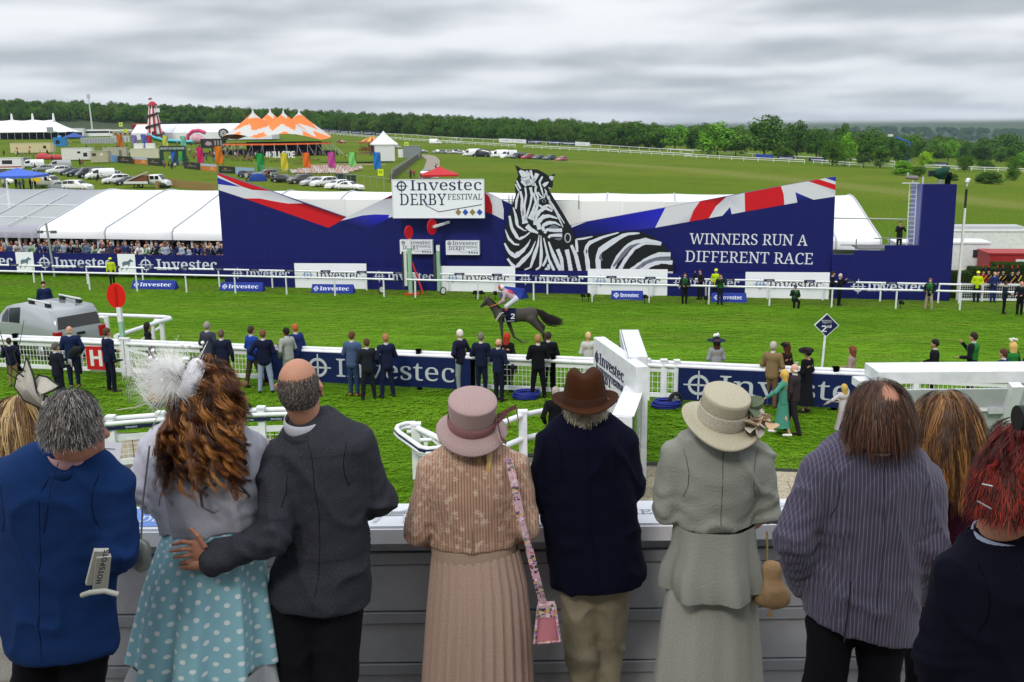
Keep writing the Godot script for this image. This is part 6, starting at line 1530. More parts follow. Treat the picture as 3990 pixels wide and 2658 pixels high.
func track_fence()->void:
	var white:=paint("dfe1e6",.35)
	var bays:=[[-25.0,-22.0,true,"fence bay cut by the left picture edge"],[-22.0,-19.15,true,"mesh fence bay before the silver pickup's cab"],[-19.15,-17.02,true,"mesh fence bay behind the bald man with the bag"],[-17.02,-15.54,true,"mesh fence bay carrying the red H sign"],[-15.37,-12.9,true,"white gate bay with diagonal brace left of the dark-haired woman",true],[-12.9,-10.4,true,"mesh fence bay behind the grey-suited man"],[-10.4,-10.905,true,"mesh fence bay left of the big navy board"],
		[-10.905,-6.2,false,"fence bay carrying the left half of the big navy board"],[-6.2,-4.61,false,"fence bay carrying the right half of the big navy board"],[-4.61,-2.3,true,"mesh fence bay behind the man in black suit"],[-2.3,-.1,true,"mesh fence bay left of the white display walls"],[.325,.757,true,"short mesh fence bay right of the white display walls"],[.787,1.119,true,"narrow mesh fence panel beside the coiled blue hose"],[1.128,5.309,false,"fence bay carrying the right navy board beside the second-place sign"],[5.309,7.333,true,"fence bay right of the second-place sign"],[7.352,12.5,true,"fence bay before the green-vested photographer at right"]]
	for e in bays: fence_bay(e[0],e[1],e[2],e[3],e.size()>4)
	for b in [[-10.905,-4.651,-9.587,-5.127,"big navy board on the near fence behind the suited men"],[1.16,6.82,1.348,6.182,"big navy board on the near fence behind the checked lady"]]:
		var c: float=(b[0]+b[1])/2;var g:=fpos(c,.0,-.14);var yaw:=-AL-.058
		var o:=thing("fence_board",b[4],"advertising board",g,yaw)
		var L: float=(b[1]-b[0])*1.0017;var bs:=Basis(Vector3.BACK,-.0137)
		part("board_face",mn().box(V(0,.56,0),V(L,.90,.03),bs),paint("14204f",.35),o)
		var x0: float=b[2]-c;var x1: float=b[3]-c;var H:=.53;var ink:=M("b3b9c0",.45)
		part("emblem",emblem(.36),ink,o).transform=Transform3D(bs,V(x0+.36,.55-.0137*x0,.016))
		letter("word","Investec",x1-x0-.93,H,V(x0+.93,.30-.0137*(x0+.93),.016),ink,o,true,false,bs)
	var h:=thing("helipad_sign","square red sign with white letter H on the fence","sign",fpos(-16.38,.0,-.1),-AL-.058)
	part("sign_plate",mn().box(V(0,.55,0),V(.68,.72,.02)),M("b8181c",.4),h)
	letter("letter","H",.40,.5,V(-.2,.30,.011),M("d6d6d6",.4),h,false,true)
	# the slanting goose-neck rails of the gap behind the gate
	var q:=[V(-15.664,.995,-36.97),V(-14.34,.99,-36.69),V(-13.016,.984,-36.41),V(-12.683,1.012,-36.09),V(-12.483,1.058,-35.57),V(-12.577,1.141,-34.6),V(-12.472,1.478,-30.52)]
	var gr:=thing("gap_rail","white tubular rails angling across the gap beside the pickup","rail",q[3]-Vector3.UP*1.1,.0)
	var loc:=[]
	for e in q: loc.append(e-gr.position)
	part("top_rail",mn().tube(loc,.075,8),white,gr)
	part("brace",mn().tube([V(-12.963,.698,-35.83)-gr.position,V(-14.124,-.036,-36.85)-gr.position],.07,8),white,gr)
	for e in [V(-12.664,1.109,-35.01),V(-15.179,1.007,-36.32)]:
		var b: Vector3=e-gr.position;part("post",mn().tube([b,b+V(-.15,.02,0),b+V(-.26,-.12,0),b+V(-.28,-1.15,0)],.065,8),white,gr)
		part("post",mn().box(b+V(.06,-.55,0),V(.13,1.2,.13)),white,gr)
	# red disc on its pole
	var lp:=V(-11.9,.43,-29.71);var lo:=thing("marker_disc","red disc on white and green pole by the gate","marker",lp,-AL)
	var top:=V(-20.998,-1.427,-52.14);var ph: float=2.112
	part("pole",mn().box(V(-.02,ph*.4,0),V(.12,ph*.8,.12),Basis(Vector3.BACK,.02)),paint("8fb59a",.4),lo)
	part("pole_top",mn().box(V(-.05,ph*.9,0),V(.12,ph*.22,.12),Basis(Vector3.BACK,.02)),white,lo)
	var dq:=PackedVector2Array()
	for k in 32: dq.append(Vector2(cos(TAU*k/32)*.30,sin(TAU*k/32)*.385))
	part("disc",mn().poly(dq,At(V(-.10,ph+.37,.03)),.03),M("d01a14",.35),lo)
	part("spine",mn().box(V(-.10,ph+.33,.045),V(.06,.68,.02)),M("b8140f",.4),lo)
	for e in [.25,.52]: part("clamp",mn().box(V(0,ph*e,0),V(.17,.07,.17)),M("6e8f7a",.4),lo)
	# diamond place sign on a pole
	var sp:=fpos(4.946,.0,.25);var so:=thing("place_sign","navy diamond second-place sign on a thin white pole","sign",sp,-AL)
	var yc: float=2.499-sp.y;var r: float=.644*.5;var xc: float=8.418-sp.x
	part("pole",mn().tube([V(0,0,0),V(xc*.8,yc-r*.9,0)],.032,8),white,so)
	var dia:=PackedVector2Array([Vector2(r,0),Vector2(0,r),Vector2(-r,0),Vector2(0,-r)])
	part("border",mn().poly(dia,At(V(xc,yc,.02)),.04),white,so)
	for k in dia.size(): dia[k]=dia[k]*.92
	part("plate",mn().poly(dia,At(V(xc,yc,.024)),.003),M("141d44",.4),so)
	var ink2:=M("cfd3de",.45)
	letter("numeral","2",r*.44,r*.54,V(xc-r*.42,yc-r*.56,.025),ink2,so,false,true,Basis(),.003)
	letter("ordinal","nd",r*.32,r*.26,V(xc+r*.06,yc-r*.22,.025),ink2,so,false,true,Basis(),.003)
	letter("word","Investec",r*.66,r*.13,V(xc-r*.28,yc+r*.34,.025),ink2,so,true,false,Basis(),.003)
	letter("word","DERBY",r*.42,r*.14,V(xc-r*.36,yc+r*.16,.025),ink2,so,true,false,Basis(),.003)
	letter("word","FESTIVAL",r*.34,r*.08,V(xc+r*.08,yc+r*.20,.025),ink2,so,true,false,Basis(),.003)
	part("emblem",emblem(r*.08,.003),ink2,so).position=V(xc-r*.36,yc+r*.40,.025)
	# silver pickup with a canopy
	var pk:=car("pickup","8d9297",gp(-16.6,-34.2),2.50,"silver pickup with hard canopy and roof bars beyond the fence","","pickup_truck")
	for sz in [-.55,.55]:
		part("roof_bar",mn().tube([V(-1.9,2.02,sz),V(-.5,2.04,sz)],.035,6),M("d5d7d8",.3,.5),pk)
		for sx in [-1.75,-.7]: part("bar_foot",mn().box(V(sx,1.94,sz),V(.22,.12,.12)),M("1d1e20",.5),pk)
	part("tailgate_handle",mn().box(V(-2.66,1.02,0),V(.04,.08,.28)),M("1c1d1f",.4),pk)
	for sz in [-.78,.78]: part("tail_light",mn().box(V(-2.58,.98,sz),V(.18,.36,.24)),M("a3131a",.25),pk)
	part("canopy_groove",mn().box(V(-1.55,1.19,.93),V(2.2,.015,.02)).box(V(-.45,1.5,.87),V(.015,.6,.06)),M("5f6366",.5),pk)
	part("door_handle",mn().box(V(-.28,1.02,.95),V(.22,.05,.04)),M("1c1d1f",.4),pk)
	# coiled hoses and trolley wheels by the fence
	for e in [[V(.38,.34,-26.78),"coil of blue hose on the grass by the black-suited man"],[V(4.16,.29,-25.86),"coil of blue hose on the grass right of the display walls"]]:
		var c:=thing("hose_coil",e[1],"hose",e[0],.0,"coils of blue hose");var pts3:=[]
		for k in 90:
			var a:=k*.42;var rr:=.27+.06*sin(k*.23);pts3.append(V(cos(a)*rr*1.2+.03*sin(k*.11),.04+.0018*k,sin(a)*rr*.8))
		part("hose",mn().tube(pts3,.028,6),M("14247c",.5),c)
	for e in [[V(4.42,.29,-25.97),"trolley wheel with silver spokes beside the right blue hose"],[V(4.42,.29,-25.88),"black trolley wheel at foot of the right navy board"]]:
		var w:=thing("trolley_wheel",e[1],"wheel",e[0],.35,"trolley wheels at the fence")
		part("tyre",ring_mesh(.17,.09),M("151516",.8),w).position=V(0,.2,0)
		for k in 6: part("spoke",mn().box(V(.075,0,0),V(.15,.035,.03),Basis()),M("9a9ca0",.3,.6),w).transform=Transform3D(Basis(Vector3.BACK,TAU*k/6),V(0,.2,.0))
func run_fence(o: Node3D,a: Array,g: Vector3,tape: bool,wires: bool,h:=1.2)->void:
	# smooth run of rails through ground points
	var white:=paint("dfe1e6",.35);var c3:=Curve3D.new()
	for k in a.size():
		var d: Vector3=(a[mini(k+1,a.size()-1)]-a[maxi(k-1,0)])/6.0;c3.add_point(a[k]-g,-d,d)
	var L:=c3.get_baked_length();var n:=40;var at:=func_pts(c3,n)
	var lift:=[[h-.02,.055,-.05],[h-.10,.05,.07]]
	for e in lift:
		var r:=[]
		for k in n+1: r.append(at[k]+V(0,e[0],e[2]))
		part("top_rail",mn().tube(r,e[1],8),white,o)
	for e in [h*.62,h*.16]:
		var mb:=mn()
		for k in n: mb.beam(at[k]+Vector3.UP*e,at[k+1]+Vector3.UP*e,.05,.13)
		part("rail",mb,white,o)
	if tape:
		var mb:=mn()
		for k in n: mb.beam(at[k]+V(0,h-.20,.09),at[k+1]+V(0,h-.20,.09),.02,.085)
		part("navy_tape",mb,M("161f45",.5),o)
		for k in int(L/.62):
			var q:=c3.sample_baked(.2+k*.62);var q2:=c3.sample_baked(.25+k*.62);var d:=(q2-q).normalized()
			var t: Array=word("Investec",.042,true,true,.003);var m:=part("tape_text",t[0],M("c3c8da",.5),o)
			m.transform=Transform3D(Basis(V(d.x,d.y,d.z),Vector3.UP,V(-d.z,0,d.x)),q+V(0,h-.22,.103))
	if wires:
		var mb:=mn()
		for k in range(0,n,2): mesh_wires(mb,at[k],at[k+2],h*.2,h*.6,.1)
		part("wire_mesh",mb,M("d5d6d2",.4),o).set_meta("kind","stuff")
func func_pts(c3: Curve3D,n: int)->Array:
	var r:=[]
	for k in n+1: r.append(c3.sample_baked(c3.get_baked_length()*k/n))
	return r
func walkway_fence()->void:
	var a:=[V(-10.33,.48,-20.01),V(-9.49,.47,-20.42),V(-9.1,.47,-20.65),V(-8.79,.46,-20.81),V(-8.3,.46,-20.96),V(-7.81,.45,-21.11),V(-6.82,.44,-21.33),V(-5.68,.42,-21.52),V(-4.51,.41,-21.64)]
	var o:=thing("walkway_fence","curved white fence with navy tape along the paved walkway","fence",a[3],.0)
	run_fence(o,a,a[3],true,true)
	var white:=paint("dfe1e6",.35)
	for k in [0,1,3,5,6,7,8]: part("post",mn().box(a[k]-a[3]+Vector3.UP*.62,V(.15,1.24,.13)).box(a[k]-a[3]+Vector3.UP*1.25,V(.19,.05,.17)),white,o)
func ramp_rails()->void:
	var white:=paint("dfe1e6",.35)
	var A:=V(-2.08,.37,-20.33);var Bp:=V(.22,.34,-21.29);var Cp:=V(-1.292,1.51,-19.247)-Vector3.UP*1.15;var E:=V(1.109,1.529,-21.88)-Vector3.UP*1.2
	var o:=thing("ramp_rail","white hand rails with taped loop at the stair head below the pink hat","rail",A,.0)
	var h:=1.15
	for e in [A,Bp,Cp]: part("post",mn().box(e-A+Vector3.UP*h*.53,V(.19,h*1.06,.17)).box(e-A+Vector3.UP*h*1.07,V(.22,.05,.2)),white,o)
	for f in [1.0,.52]:
		for e in [[Bp,Cp],[A,Cp],[Bp,E]]: part("rail",mn().tube([e[0]-A+Vector3.UP*h*f,e[1]-A+Vector3.UP*h*f],.065,8),white,o)
	var lp:=[V(-2.144,1.473,-20.827),V(-2.369,1.476,-20.77),V(-2.498,1.477,-20.592),V(-2.506,1.477,-20.374),V(-2.397,1.476,-20.108),V(-2.144,1.472,-19.645),V(-1.882,1.468,-19.154),V(-1.736,1.466,-19.049),V(-1.528,1.463,-19.107),V(-1.325,1.46,-19.262)];var r:=[];var r2:=[]
	for e in lp: r.append(e-A);r2.append(e-A+V(-.012,-.085,.02))
	part("loop_rail",mn().tube(r,.05,8),white,o)
	part("loop_under_rail",mn().tube(r2,.05,8),white,o)
	var tp:=mn()
	for k in range(3,r.size()-1): tp.beam(r[k]+V(-.03,-.045,.045),r[k+1]+V(-.03,-.045,.045),.02,.075)
	part("navy_tape",tp,M("161f45",.5),o)
	for e in [[V(-2.273,1.434,-20.288),V(-1.972,1.43,-20.342),V(-1.857,1.368,-20.109)],[V(-1.949,1.429,-19.719),V(-1.67,1.426,-19.77),V(-1.535,1.364,-19.603)]]:
		part("hoop",mn().tube([e[0]-A,e[0].lerp(e[1],.6)-A,e[1]-A,e[2]-A,e[2]-A+Vector3.DOWN*.9],.045,8),white,o)
	var w:=mn();mesh_wires(w,(A-A).lerp(Cp-A,.35),Cp-A,.15,.62,.08);part("wire_mesh",w,M("d5d6d2",.4),o).set_meta("kind","stuff")
	var bin:=thing("litter_bin","dark blue promotional stand with white print behind the navy blazer","stand",gp(1.05,-18.2),.3)
	part("panel",mn().box(V(0,.75,0),V(.8,1.5,.3)),M("1b2c58",.4),bin);part("cap",mn().box(V(0,1.53,0),V(.86,.06,.36)),M("3e5488",.4),bin)
	letter("lettering","DERBY",1.1,.16,V(.1,.2,.151),M("b8c2d8",.5),bin,true,false,Basis(Vector3.BACK,PI/2),.004)
func slabwall(o: Node3D,called: String,a: Vector2,b: Vector2,thick: float,y0: float,y1: float,mat: Material)->Transform3D:
	# upright wall from a (near) to b (far) on the ground plane, its left face on the line; returns the left face's frame
	var d := Vector3(b.x - a.x, 0, b.y - a.y); var L := d.length(); d /= L; var lf := Vector3(d.z, 0, -d.x)   # to the left of travel
	var m:=V((a.x+b.x)/2,(y0+y1)/2,(a.y+b.y)/2)-lf*thick/2-o.position
	part(called,mn().box(m,V(thick,y1-y0,L),Basis(-lf,Vector3.UP,-d)),mat,o)
	return Transform3D(Basis(-d,Vector3.UP,lf),V(b.x,y0,b.y)-o.position+lf*.004)
func display_walls()->void:
	var white:=paint("d8dae0",.35);var trim:=M("c2c4ca",.4)
	var o:=thing("display_wall","white festival display wall whose left face carries the logo","display wall",gp(1.9,-22.0),.0)
	var ta: float=2.967;var f:=slabwall(o,"wall",Vector2(2.52,-19.6),Vector2(1.903,-22.6),.26,.25,ta,white)
	var L:=Vector2(2.52-1.903,3.0).length()
	face_print(o,f,L,ta-.25)
	var q:=thing("display_wall","taller white display block with stained top, right of the logo wall","display wall",gp(2.7,-21.6),.0)
	var tb: float=3.012
	f=slabwall(q,"wall",Vector2(2.46,-20.35),Vector2(2.62,-23.2),.40,.25,tb,white)
	part("face_panel",mn().box(f*V(1.43,(tb-.25)/2,.03),V(.02,tb-.25,2.9),Basis(Vector3.UP,-.056)),white,q)
	f.origin+=V(-.05,0,0);face_print(q,f,2.85,tb-.25)
	for e in [[2.5,2.52],[2.84,2.86]]: part("corner_trim",mn().box(V(e[0],(tb+.25)/2,-20.34)-q.position,V(.025,tb-.25,.03)),trim,q)
	var r:=thing("display_wall","lower white display wall with glossy green right side","display wall",gp(2.4,-19.2),.0)
	var tl: float=2.394
	slabwall(r,"wall",Vector2(1.90,-18.05),Vector2(2.42,-20.3),.36,.25,tl,white)
	var a:=Vector2(2.27,-18.06);var b:=Vector2(2.80,-20.3);var d:=(b-a).normalized();var bs:=Basis(V(d.x,0,d.y),Vector3.UP,V(-d.y,0,d.x))
	var gl:=StandardMaterial3D.new();gl.albedo_color=Color("2f5a1e");gl.roughness=.12;gl.metallic_specular=.6
	part("glossy_side",mn().box(V((a.x+b.x)/2,(tl+.25)/2,(a.y+b.y)/2)-r.position+bs.z*.012,V((b-a).length(),tl-.27,.012),bs),gl,r)
	for k in 3:
		var t: Array=word(["WINNERS","RUN A","RACE"][k],.16,false,true,.003);var m:=part("lettering",t[0],M("d4d8d2",.4),r)
		m.transform=Transform3D(bs*Basis(Vector3.BACK,PI/2),V(a.x,.8,a.y).lerp(V(b.x,.8,b.y),.55+k*.16)-r.position+bs.z*.02)
	part("ledge",mn().box(V(2.35,tl+.012,-19.2)-r.position,V(.42,.02,2.35),Basis(Vector3.UP,-.227)),paint("e0e1e4",.4),r)
func face_print(o: Node3D,f: Transform3D,L: float,H: float)->void:
	var ink:=M("23284a",.5);var g:=Node3D.new()
	g.name="print";o.add_child(g,true);g.transform=f
	logo_block(g,.12,H-1.15,minf(L-.3,2.2),ink)
	for e in [[.5,H-1.6,.3,.2,"23284a"],[1.1,H-1.95,.34,.2,"161a30"],[1.5,H-1.5,.3,.16,"5a6078"],[.9,H-2.4,.3,.2,"30354f"],[1.7,H-2.3,.3,.2,"161a30"]]:
		part("sponsor_mark",mn().box(V(e[0],e[1],.002),V(e[2],e[3],.004)),M(e[4],.5),g)
func leaning_roof()->void:
	# white leaning panels on a frame below the terrace, at the right
	var o:=thing("panel_screen","white leaning panel screen with top beam at the right","screen",gp(7.0,-14.2),.0)
	var white:=paint("d9dbe0",.4);var grey:=paint("b9bcc2",.5);var d:=14.0
	var a:=V(5.63,4.014,-14)-o.position;var b:=a+V(5.4,.06,.0)
	part("top_beam",mn().box((a+b)*.5+V(-.12,.09,-.28),V(5.7,.17,.62),Basis(Vector3.UP,-.02)),white,o)
	part("side_beam",mn().beam(V(5.432,3.922,-14.6)-o.position,V(5.613,3.755,-13.3)-o.position,.26,.16),white,o)
	part("rail_end",mn().box(V(5.485,3.948,-14.5)-o.position,V(.6,.12,.3)),white,o)
	var y0:=V(5.669,3.986,-13.95)-o.position;var dn:=(V(0,-1.0,-.32)).normalized()
	for k in 3:
		var seg: float=[.36,.62,.58][k];var st: float=[.0,.39,1.04][k]
		for j in 4:
			var w:=1.62;var x:=w*(j+.5)+.10*j
			part("panel",mn().box(y0+V(x,0,0)+dn*(st+seg/2),V(w-.04,seg-.02,.03),Basis(Vector3.RIGHT,V(0,-dn.y,-dn.z),V(0,dn.z,-dn.y))),grey,o)
	for j in 4:
		var x:=1.62*(j+1)+.02+.10*j-(.0 if j else .0)
		part("rafter",mn().beam(y0+V(x,.06,.06),y0+V(x,0,.06)+dn*1.75,.17,.14),white,o)
		for e in [.38,1.03]: part("cleat",mn().box(y0+V(x-.2,0,.05)+dn*e,V(.22,.09,.04)),grey,o)
	for e in [.37,1.02,1.66]: part("batten",mn().box(y0+V(3.4,0,.0)+dn*e,V(7.0,.05,.07)),white,o)
	for x in [.3,3.6,6.9]: part("leg",mn().box(V(y0.x+x,y0.y/2-.2,y0.z-.6),V(.14,y0.y,.14)),white,o)
# ---------------------------------------------------------------- people: 1.78 m tall, facing -z, feet at the origin
var wardrobe:={}
const ARMS := {   # elbow and wrist from the shoulder, x outwards
	"down": [.07,-.30,.03,.08,-.56,-.04],"front": [.09,-.28,.02,-.06,-.34,-.26],"pocket": [.13,-.28,.07,.03,-.47,-.08],"hip": [.19,-.26,.08,.02,-.40,.02],
	"face": [.10,-.22,-.14,-.10,.03,-.30],"lean": [.10,-.25,-.14,-.04,-.30,-.40],"back": [.10,-.29,.08,-.10,-.45,.14],"out": [.20,-.18,-.12,.24,-.34,-.34],"up": [.14,-.12,-.2,.02,.14,-.22],"rein": [.06,-.22,-.14,-.06,-.30,-.40]}
func outfit(sex: String,al: String,ar: String,legs: String)->Dictionary:
	var key:=sex+al+ar+legs
	if wardrobe.has(key): return wardrobe[key]
	var f:=sex=="f";var sh:=.155 if f else .19;var hy:=.93;var lean:=.0;var drop:=.0
	var bend:=.28 if al=="lean" else .0
	var hip:=V(0,hy,0);var ch:=hip+V(0,.42*cos(bend),-.42*sin(bend));var nk:=hip+V(0,.60*cos(bend),-.60*sin(bend)*.95)
	var hd:=nk+V(0,.135,-.03-bend*.12)
	var kn:=[];var ft:=[]
	for s in [-1.0,1.0]:
		var spread: float={"stand": .10,"apart": .17,"walk": .09,"cross": .04,"crouch": .16,"sit": .10}[legs]
		var st: float=(.22*s) if legs=="walk" else .0
		if legs=="crouch" or legs=="sit": kn.append(V(s*.14,hy-.06,-.42));ft.append(V(s*.13,hy-.45,-.36))
		else: kn.append(V(s*lerpf(.1,spread,.5),.50,-st*.5-.02));ft.append(V(s*spread,.09,st*(-1.0)))
	var el:=[];var wr:=[];var so:=[]
	for k in 2:
		var s:=-1.0 if k==0 else 1.0;var a: Array=ARMS[al if k==0 else ar]
		so.append(ch+V(s*sh,.09,-.02));el.append(so[k]+V(s*a[0],a[1],a[2]));wr.append(so[k]+V(s*a[3],a[4],a[5]))
	var b:=Blob.new()
	b.add(hd+V(0,.02,.015),hd+V(0,-.02,-.015),.090,.075,.04,V(.92,1.16,1.06)).add(hd+V(0,-.045,-.085),hd+V(0,-.01,-.092),.014,.008,.02)
	b.add(hd+V(0,-.08,.01),nk+V(0,-.04,.0),.052,.058,.03).add(hd+V(-.085,-.01,.01),hd+V(-.09,-.03,.015),.018,.013,.01).add(hd+V(.085,-.01,.01),hd+V(.09,-.03,.015),.018,.013,.01)
	b.add(ch+V(-.08,.02,0),ch+V(.08,.02,0),.10,.10,.08).add(hip,ch,.11,.11,.08,V(1.1,1,.85))
	for k in 2:
		var d: Vector3=(wr[k]-el[k]).normalized()
		b.add(so[k],el[k],.048,.036).add(el[k],wr[k],.036,.024).add(wr[k],wr[k]+d*.09,.032,.026,.02,V(.8,1,1)).add(wr[k]+d*.07,wr[k]+d*.16,.018,.012,.02).add(wr[k]+d*.03,wr[k]+d*.08+V(0,0,-.04),.014,.010,.015)
		b.add(hip+V(-.08+.16*k,-.02,0),kn[k],.075,.052).add(kn[k],ft[k],.05,.035)
	var out:={"body": b.mesh(.022,mn()).done(),"head": hd,"wrist": wr,"neck": nk}
	var j:=Blob.new();var wd:=.115 if f else .135
	j.add(ch+V(-sh*.62,.06,0),ch+V(sh*.62,.06,0),.105,.105,.06,V(1,1,.95)).add(hip+V(0,.12,0),ch,wd-.01,wd,.08,V(1.25,1,.92)).add(hip+V(0,-.02,.01),hip+V(0,.2,0),.155 if not f else .14,.12,.08,V(1.2,1,.88))
	for k in 2: j.add(so[k],el[k],.070,.058,.05).add(el[k],wr[k]-(wr[k]-el[k]).normalized()*.02,.058,.046,.03)
	j.cut(Vector3.DOWN,hip+V(0,-.13,0));out.jacket=j.mesh(.022,mn()).done()
	var t:=Blob.new()
	for k in 2: t.add(hip+V(-.075+.15*k,.02,0),kn[k],.10,.075,.04).add(kn[k],ft[k]+V(0,-.02,.0),.072,.056,.03)
	t.add(hip+V(-.05,.04,0),hip+V(.05,.04,0),.115);out.trousers=t.mesh(.022,mn()).done()
	var shoe:=[]
	for k in 2: shoe.append(Blob.new().add(ft[k]+V(0,-.04,.03),ft[k]+V(.02*(k*2-1),-.055,-.15),.045,.036,.02).mesh(.022,mn()).done())
	out.shoes=shoe
	var dr:=mn();var rings:=[]
	for q in [[.92,.145,.125],[.78,.17,.145],[.5,.20,.17],[.24,.26,.22]]:
		var r:=PackedVector3Array()
		for k in 24:
			var a:=-TAU*k/24;var w: float=1.0+(.10*sin(a*7.0)*(.95-q[0]));r.append(V(cos(a)*q[1]*w,q[0]+hip.y-.93,sin(a)*q[2]*w-.0))
		rings.append(r)
	rings.reverse();dr.loft(rings);out.skirt=dr.done()
	out.collar=mn().lathe([Vector2(.058,-.03),Vector2(.064,.0),Vector2(.06,.03)],12,nk+V(0,-.005,0),1.0,1.05).done()
	out.shirt=mn().poly(PackedVector2Array([Vector2(-.055,.0),Vector2(.055,.0),Vector2(.012,-.26),Vector2(-.012,-.26)]),Transform3D(Basis(Vector3.UP,PI)*Basis(Vector3.RIGHT,-bend+.06),nk+V(0,-.03,-.062)),.03).done()
	out.tie=mn().poly(PackedVector2Array([Vector2(-.018,.0),Vector2(.018,.0),Vector2(.02,-.24),Vector2(-.02,-.24)]),Transform3D(Basis(Vector3.UP,PI)*Basis(Vector3.RIGHT,-bend+.06),nk+V(0,-.04,-.072)),.01).done()
	out.ch=ch;out.hip=hip;out.sh=sh;wardrobe[key]=out;return out
func bib_of(w: Dictionary)->ArrayMesh:
	if not w.has("bib"):
		w.bib=Blob.new().add(w.ch+V(-w.sh*.5,.05,0),w.ch+V(w.sh*.5,.05,0),.118,.118,.06).add(w.hip+V(0,.1,0),w.ch,.142,.148,.08,V(1.25,1,.95)).cut(Vector3.DOWN,w.hip+V(0,.02,0)).mesh(.022,mn()).done()
	return w.bib
var hair_mesh:={}
func hair_of(style: String)->ArrayMesh:
	if hair_mesh.has(style): return hair_mesh[style]
	var b:=Blob.new();var o:=Vector3.ZERO
	match style:
		"bald": b.add(V(-.075,-.03,.03),V(-.06,-.04,.07),.022).add(V(.075,-.03,.03),V(.06,-.04,.07),.022).add(V(-.05,-.045,.075),V(.05,-.045,.075),.028)
		"long": b.add(V(0,.035,.025),V(0,.02,.03),.104,.10,.03,V(.95,1.12,1.05)).add(V(-.04,.0,.06),V(-.045,-.27,.085),.072,.045).add(V(.04,.0,.06),V(.045,-.30,.085),.072,.045).cut(V(0,-.15,-1),V(0,.06,-.065))
		"bun": b.add(V(0,.035,.025),V(0,.02,.03),.102,.098,.03,V(.95,1.12,1.05)).add(V(0,.03,.13),V(0,.02,.14),.05).cut(V(0,-.5,-1),V(0,.05,-.06))
		"cap": b.add(V(0,.05,.0),V(0,.05,.01),.108,.108,.02,V(.95,1.0,1.1)).add(V(-.03,.06,-.12),V(.03,.06,-.12),.05,.05,.03,V(1,.35,1.2)).cut(Vector3.DOWN,V(0,.04,0))
		_: b.add(V(0,.04,.02),V(0,.02,.03),.099,.094,.03,V(.93,1.14,1.06)).cut(V(0,-.75,-.65),V(0,.03,-.045)).cut(V(0,-1,.1),V(0,-.07,.07))
	hair_mesh[style]=b.mesh(.016,mn()).done();return hair_mesh[style]
func person(at: Vector3,yaw: float,tall: float,st: Array,label: String,group:="",called:="person")->Node3D:
	# st: [sex, left arm, right arm, legs, top, bottom, hair style, hair colour, skin, shoes]; bottom "skirt:hex" is a skirt in that colour
	var w:=outfit(st[0],st[1],st[2],st[3]);var o:=thing(called,label,"person",at,yaw,group);var k:=tall/1.78
	var bot: String=st[5];var sk:=bot.begins_with("skirt:")
	if st[4].begins_with("bib:"): part("bib",bib_of(w),cloth(st[4].substr(4),40.0,.1,.9,.1),o);st[4]="1a1d26"
	part("body",w.body,M(st[8],.6),o);part("jacket" if not sk else "top",w.jacket,cloth(st[4],40.0,.1,.9,.15),o)
	if sk: part("skirt",w.skirt,cloth(bot.substr(6),30.0,.1,.85,.1),o)
	else: part("trousers",w.trousers,cloth(bot,40.0,.1,.9,.1),o)
	for e in w.shoes: part("shoe",e,M(st[9],.5),o)
	part("hat" if st[6]=="cap" else "hair",hair_of(st[6]),M(st[7],.8),o).position=w.head
	if st[0]=="m":
		part("collar",w.collar,M("c9cbd2",.8),o);part("shirt_front",w.shirt,M("c4c8d2",.8),o);part("tie",w.tie,M("1f2340",.7),o)
	for c in o.get_children():
		c.position*=k;c.scale*=k
	return o
func brim_hat(o: Node3D,at: Vector3,r: float,h: float,hex: String,tilt:=Vector3.ZERO,called:="hat")->Node3D:
	var m:=part(called,mn().lathe([Vector2(r,.01),Vector2(r*.98,.022),Vector2(.10,.02),Vector2(.095,h),Vector2(.06,h+.01),Vector2(.001,h+.012)],24).lathe([Vector2(.001,.0),Vector2(.1,.005),Vector2(r,.01)],24),cloth(hex,40.0,.1),o)
	m.transform=Transform3D(Basis.from_euler(tilt),at);return m
func rail_gap(k: String)->String: return k
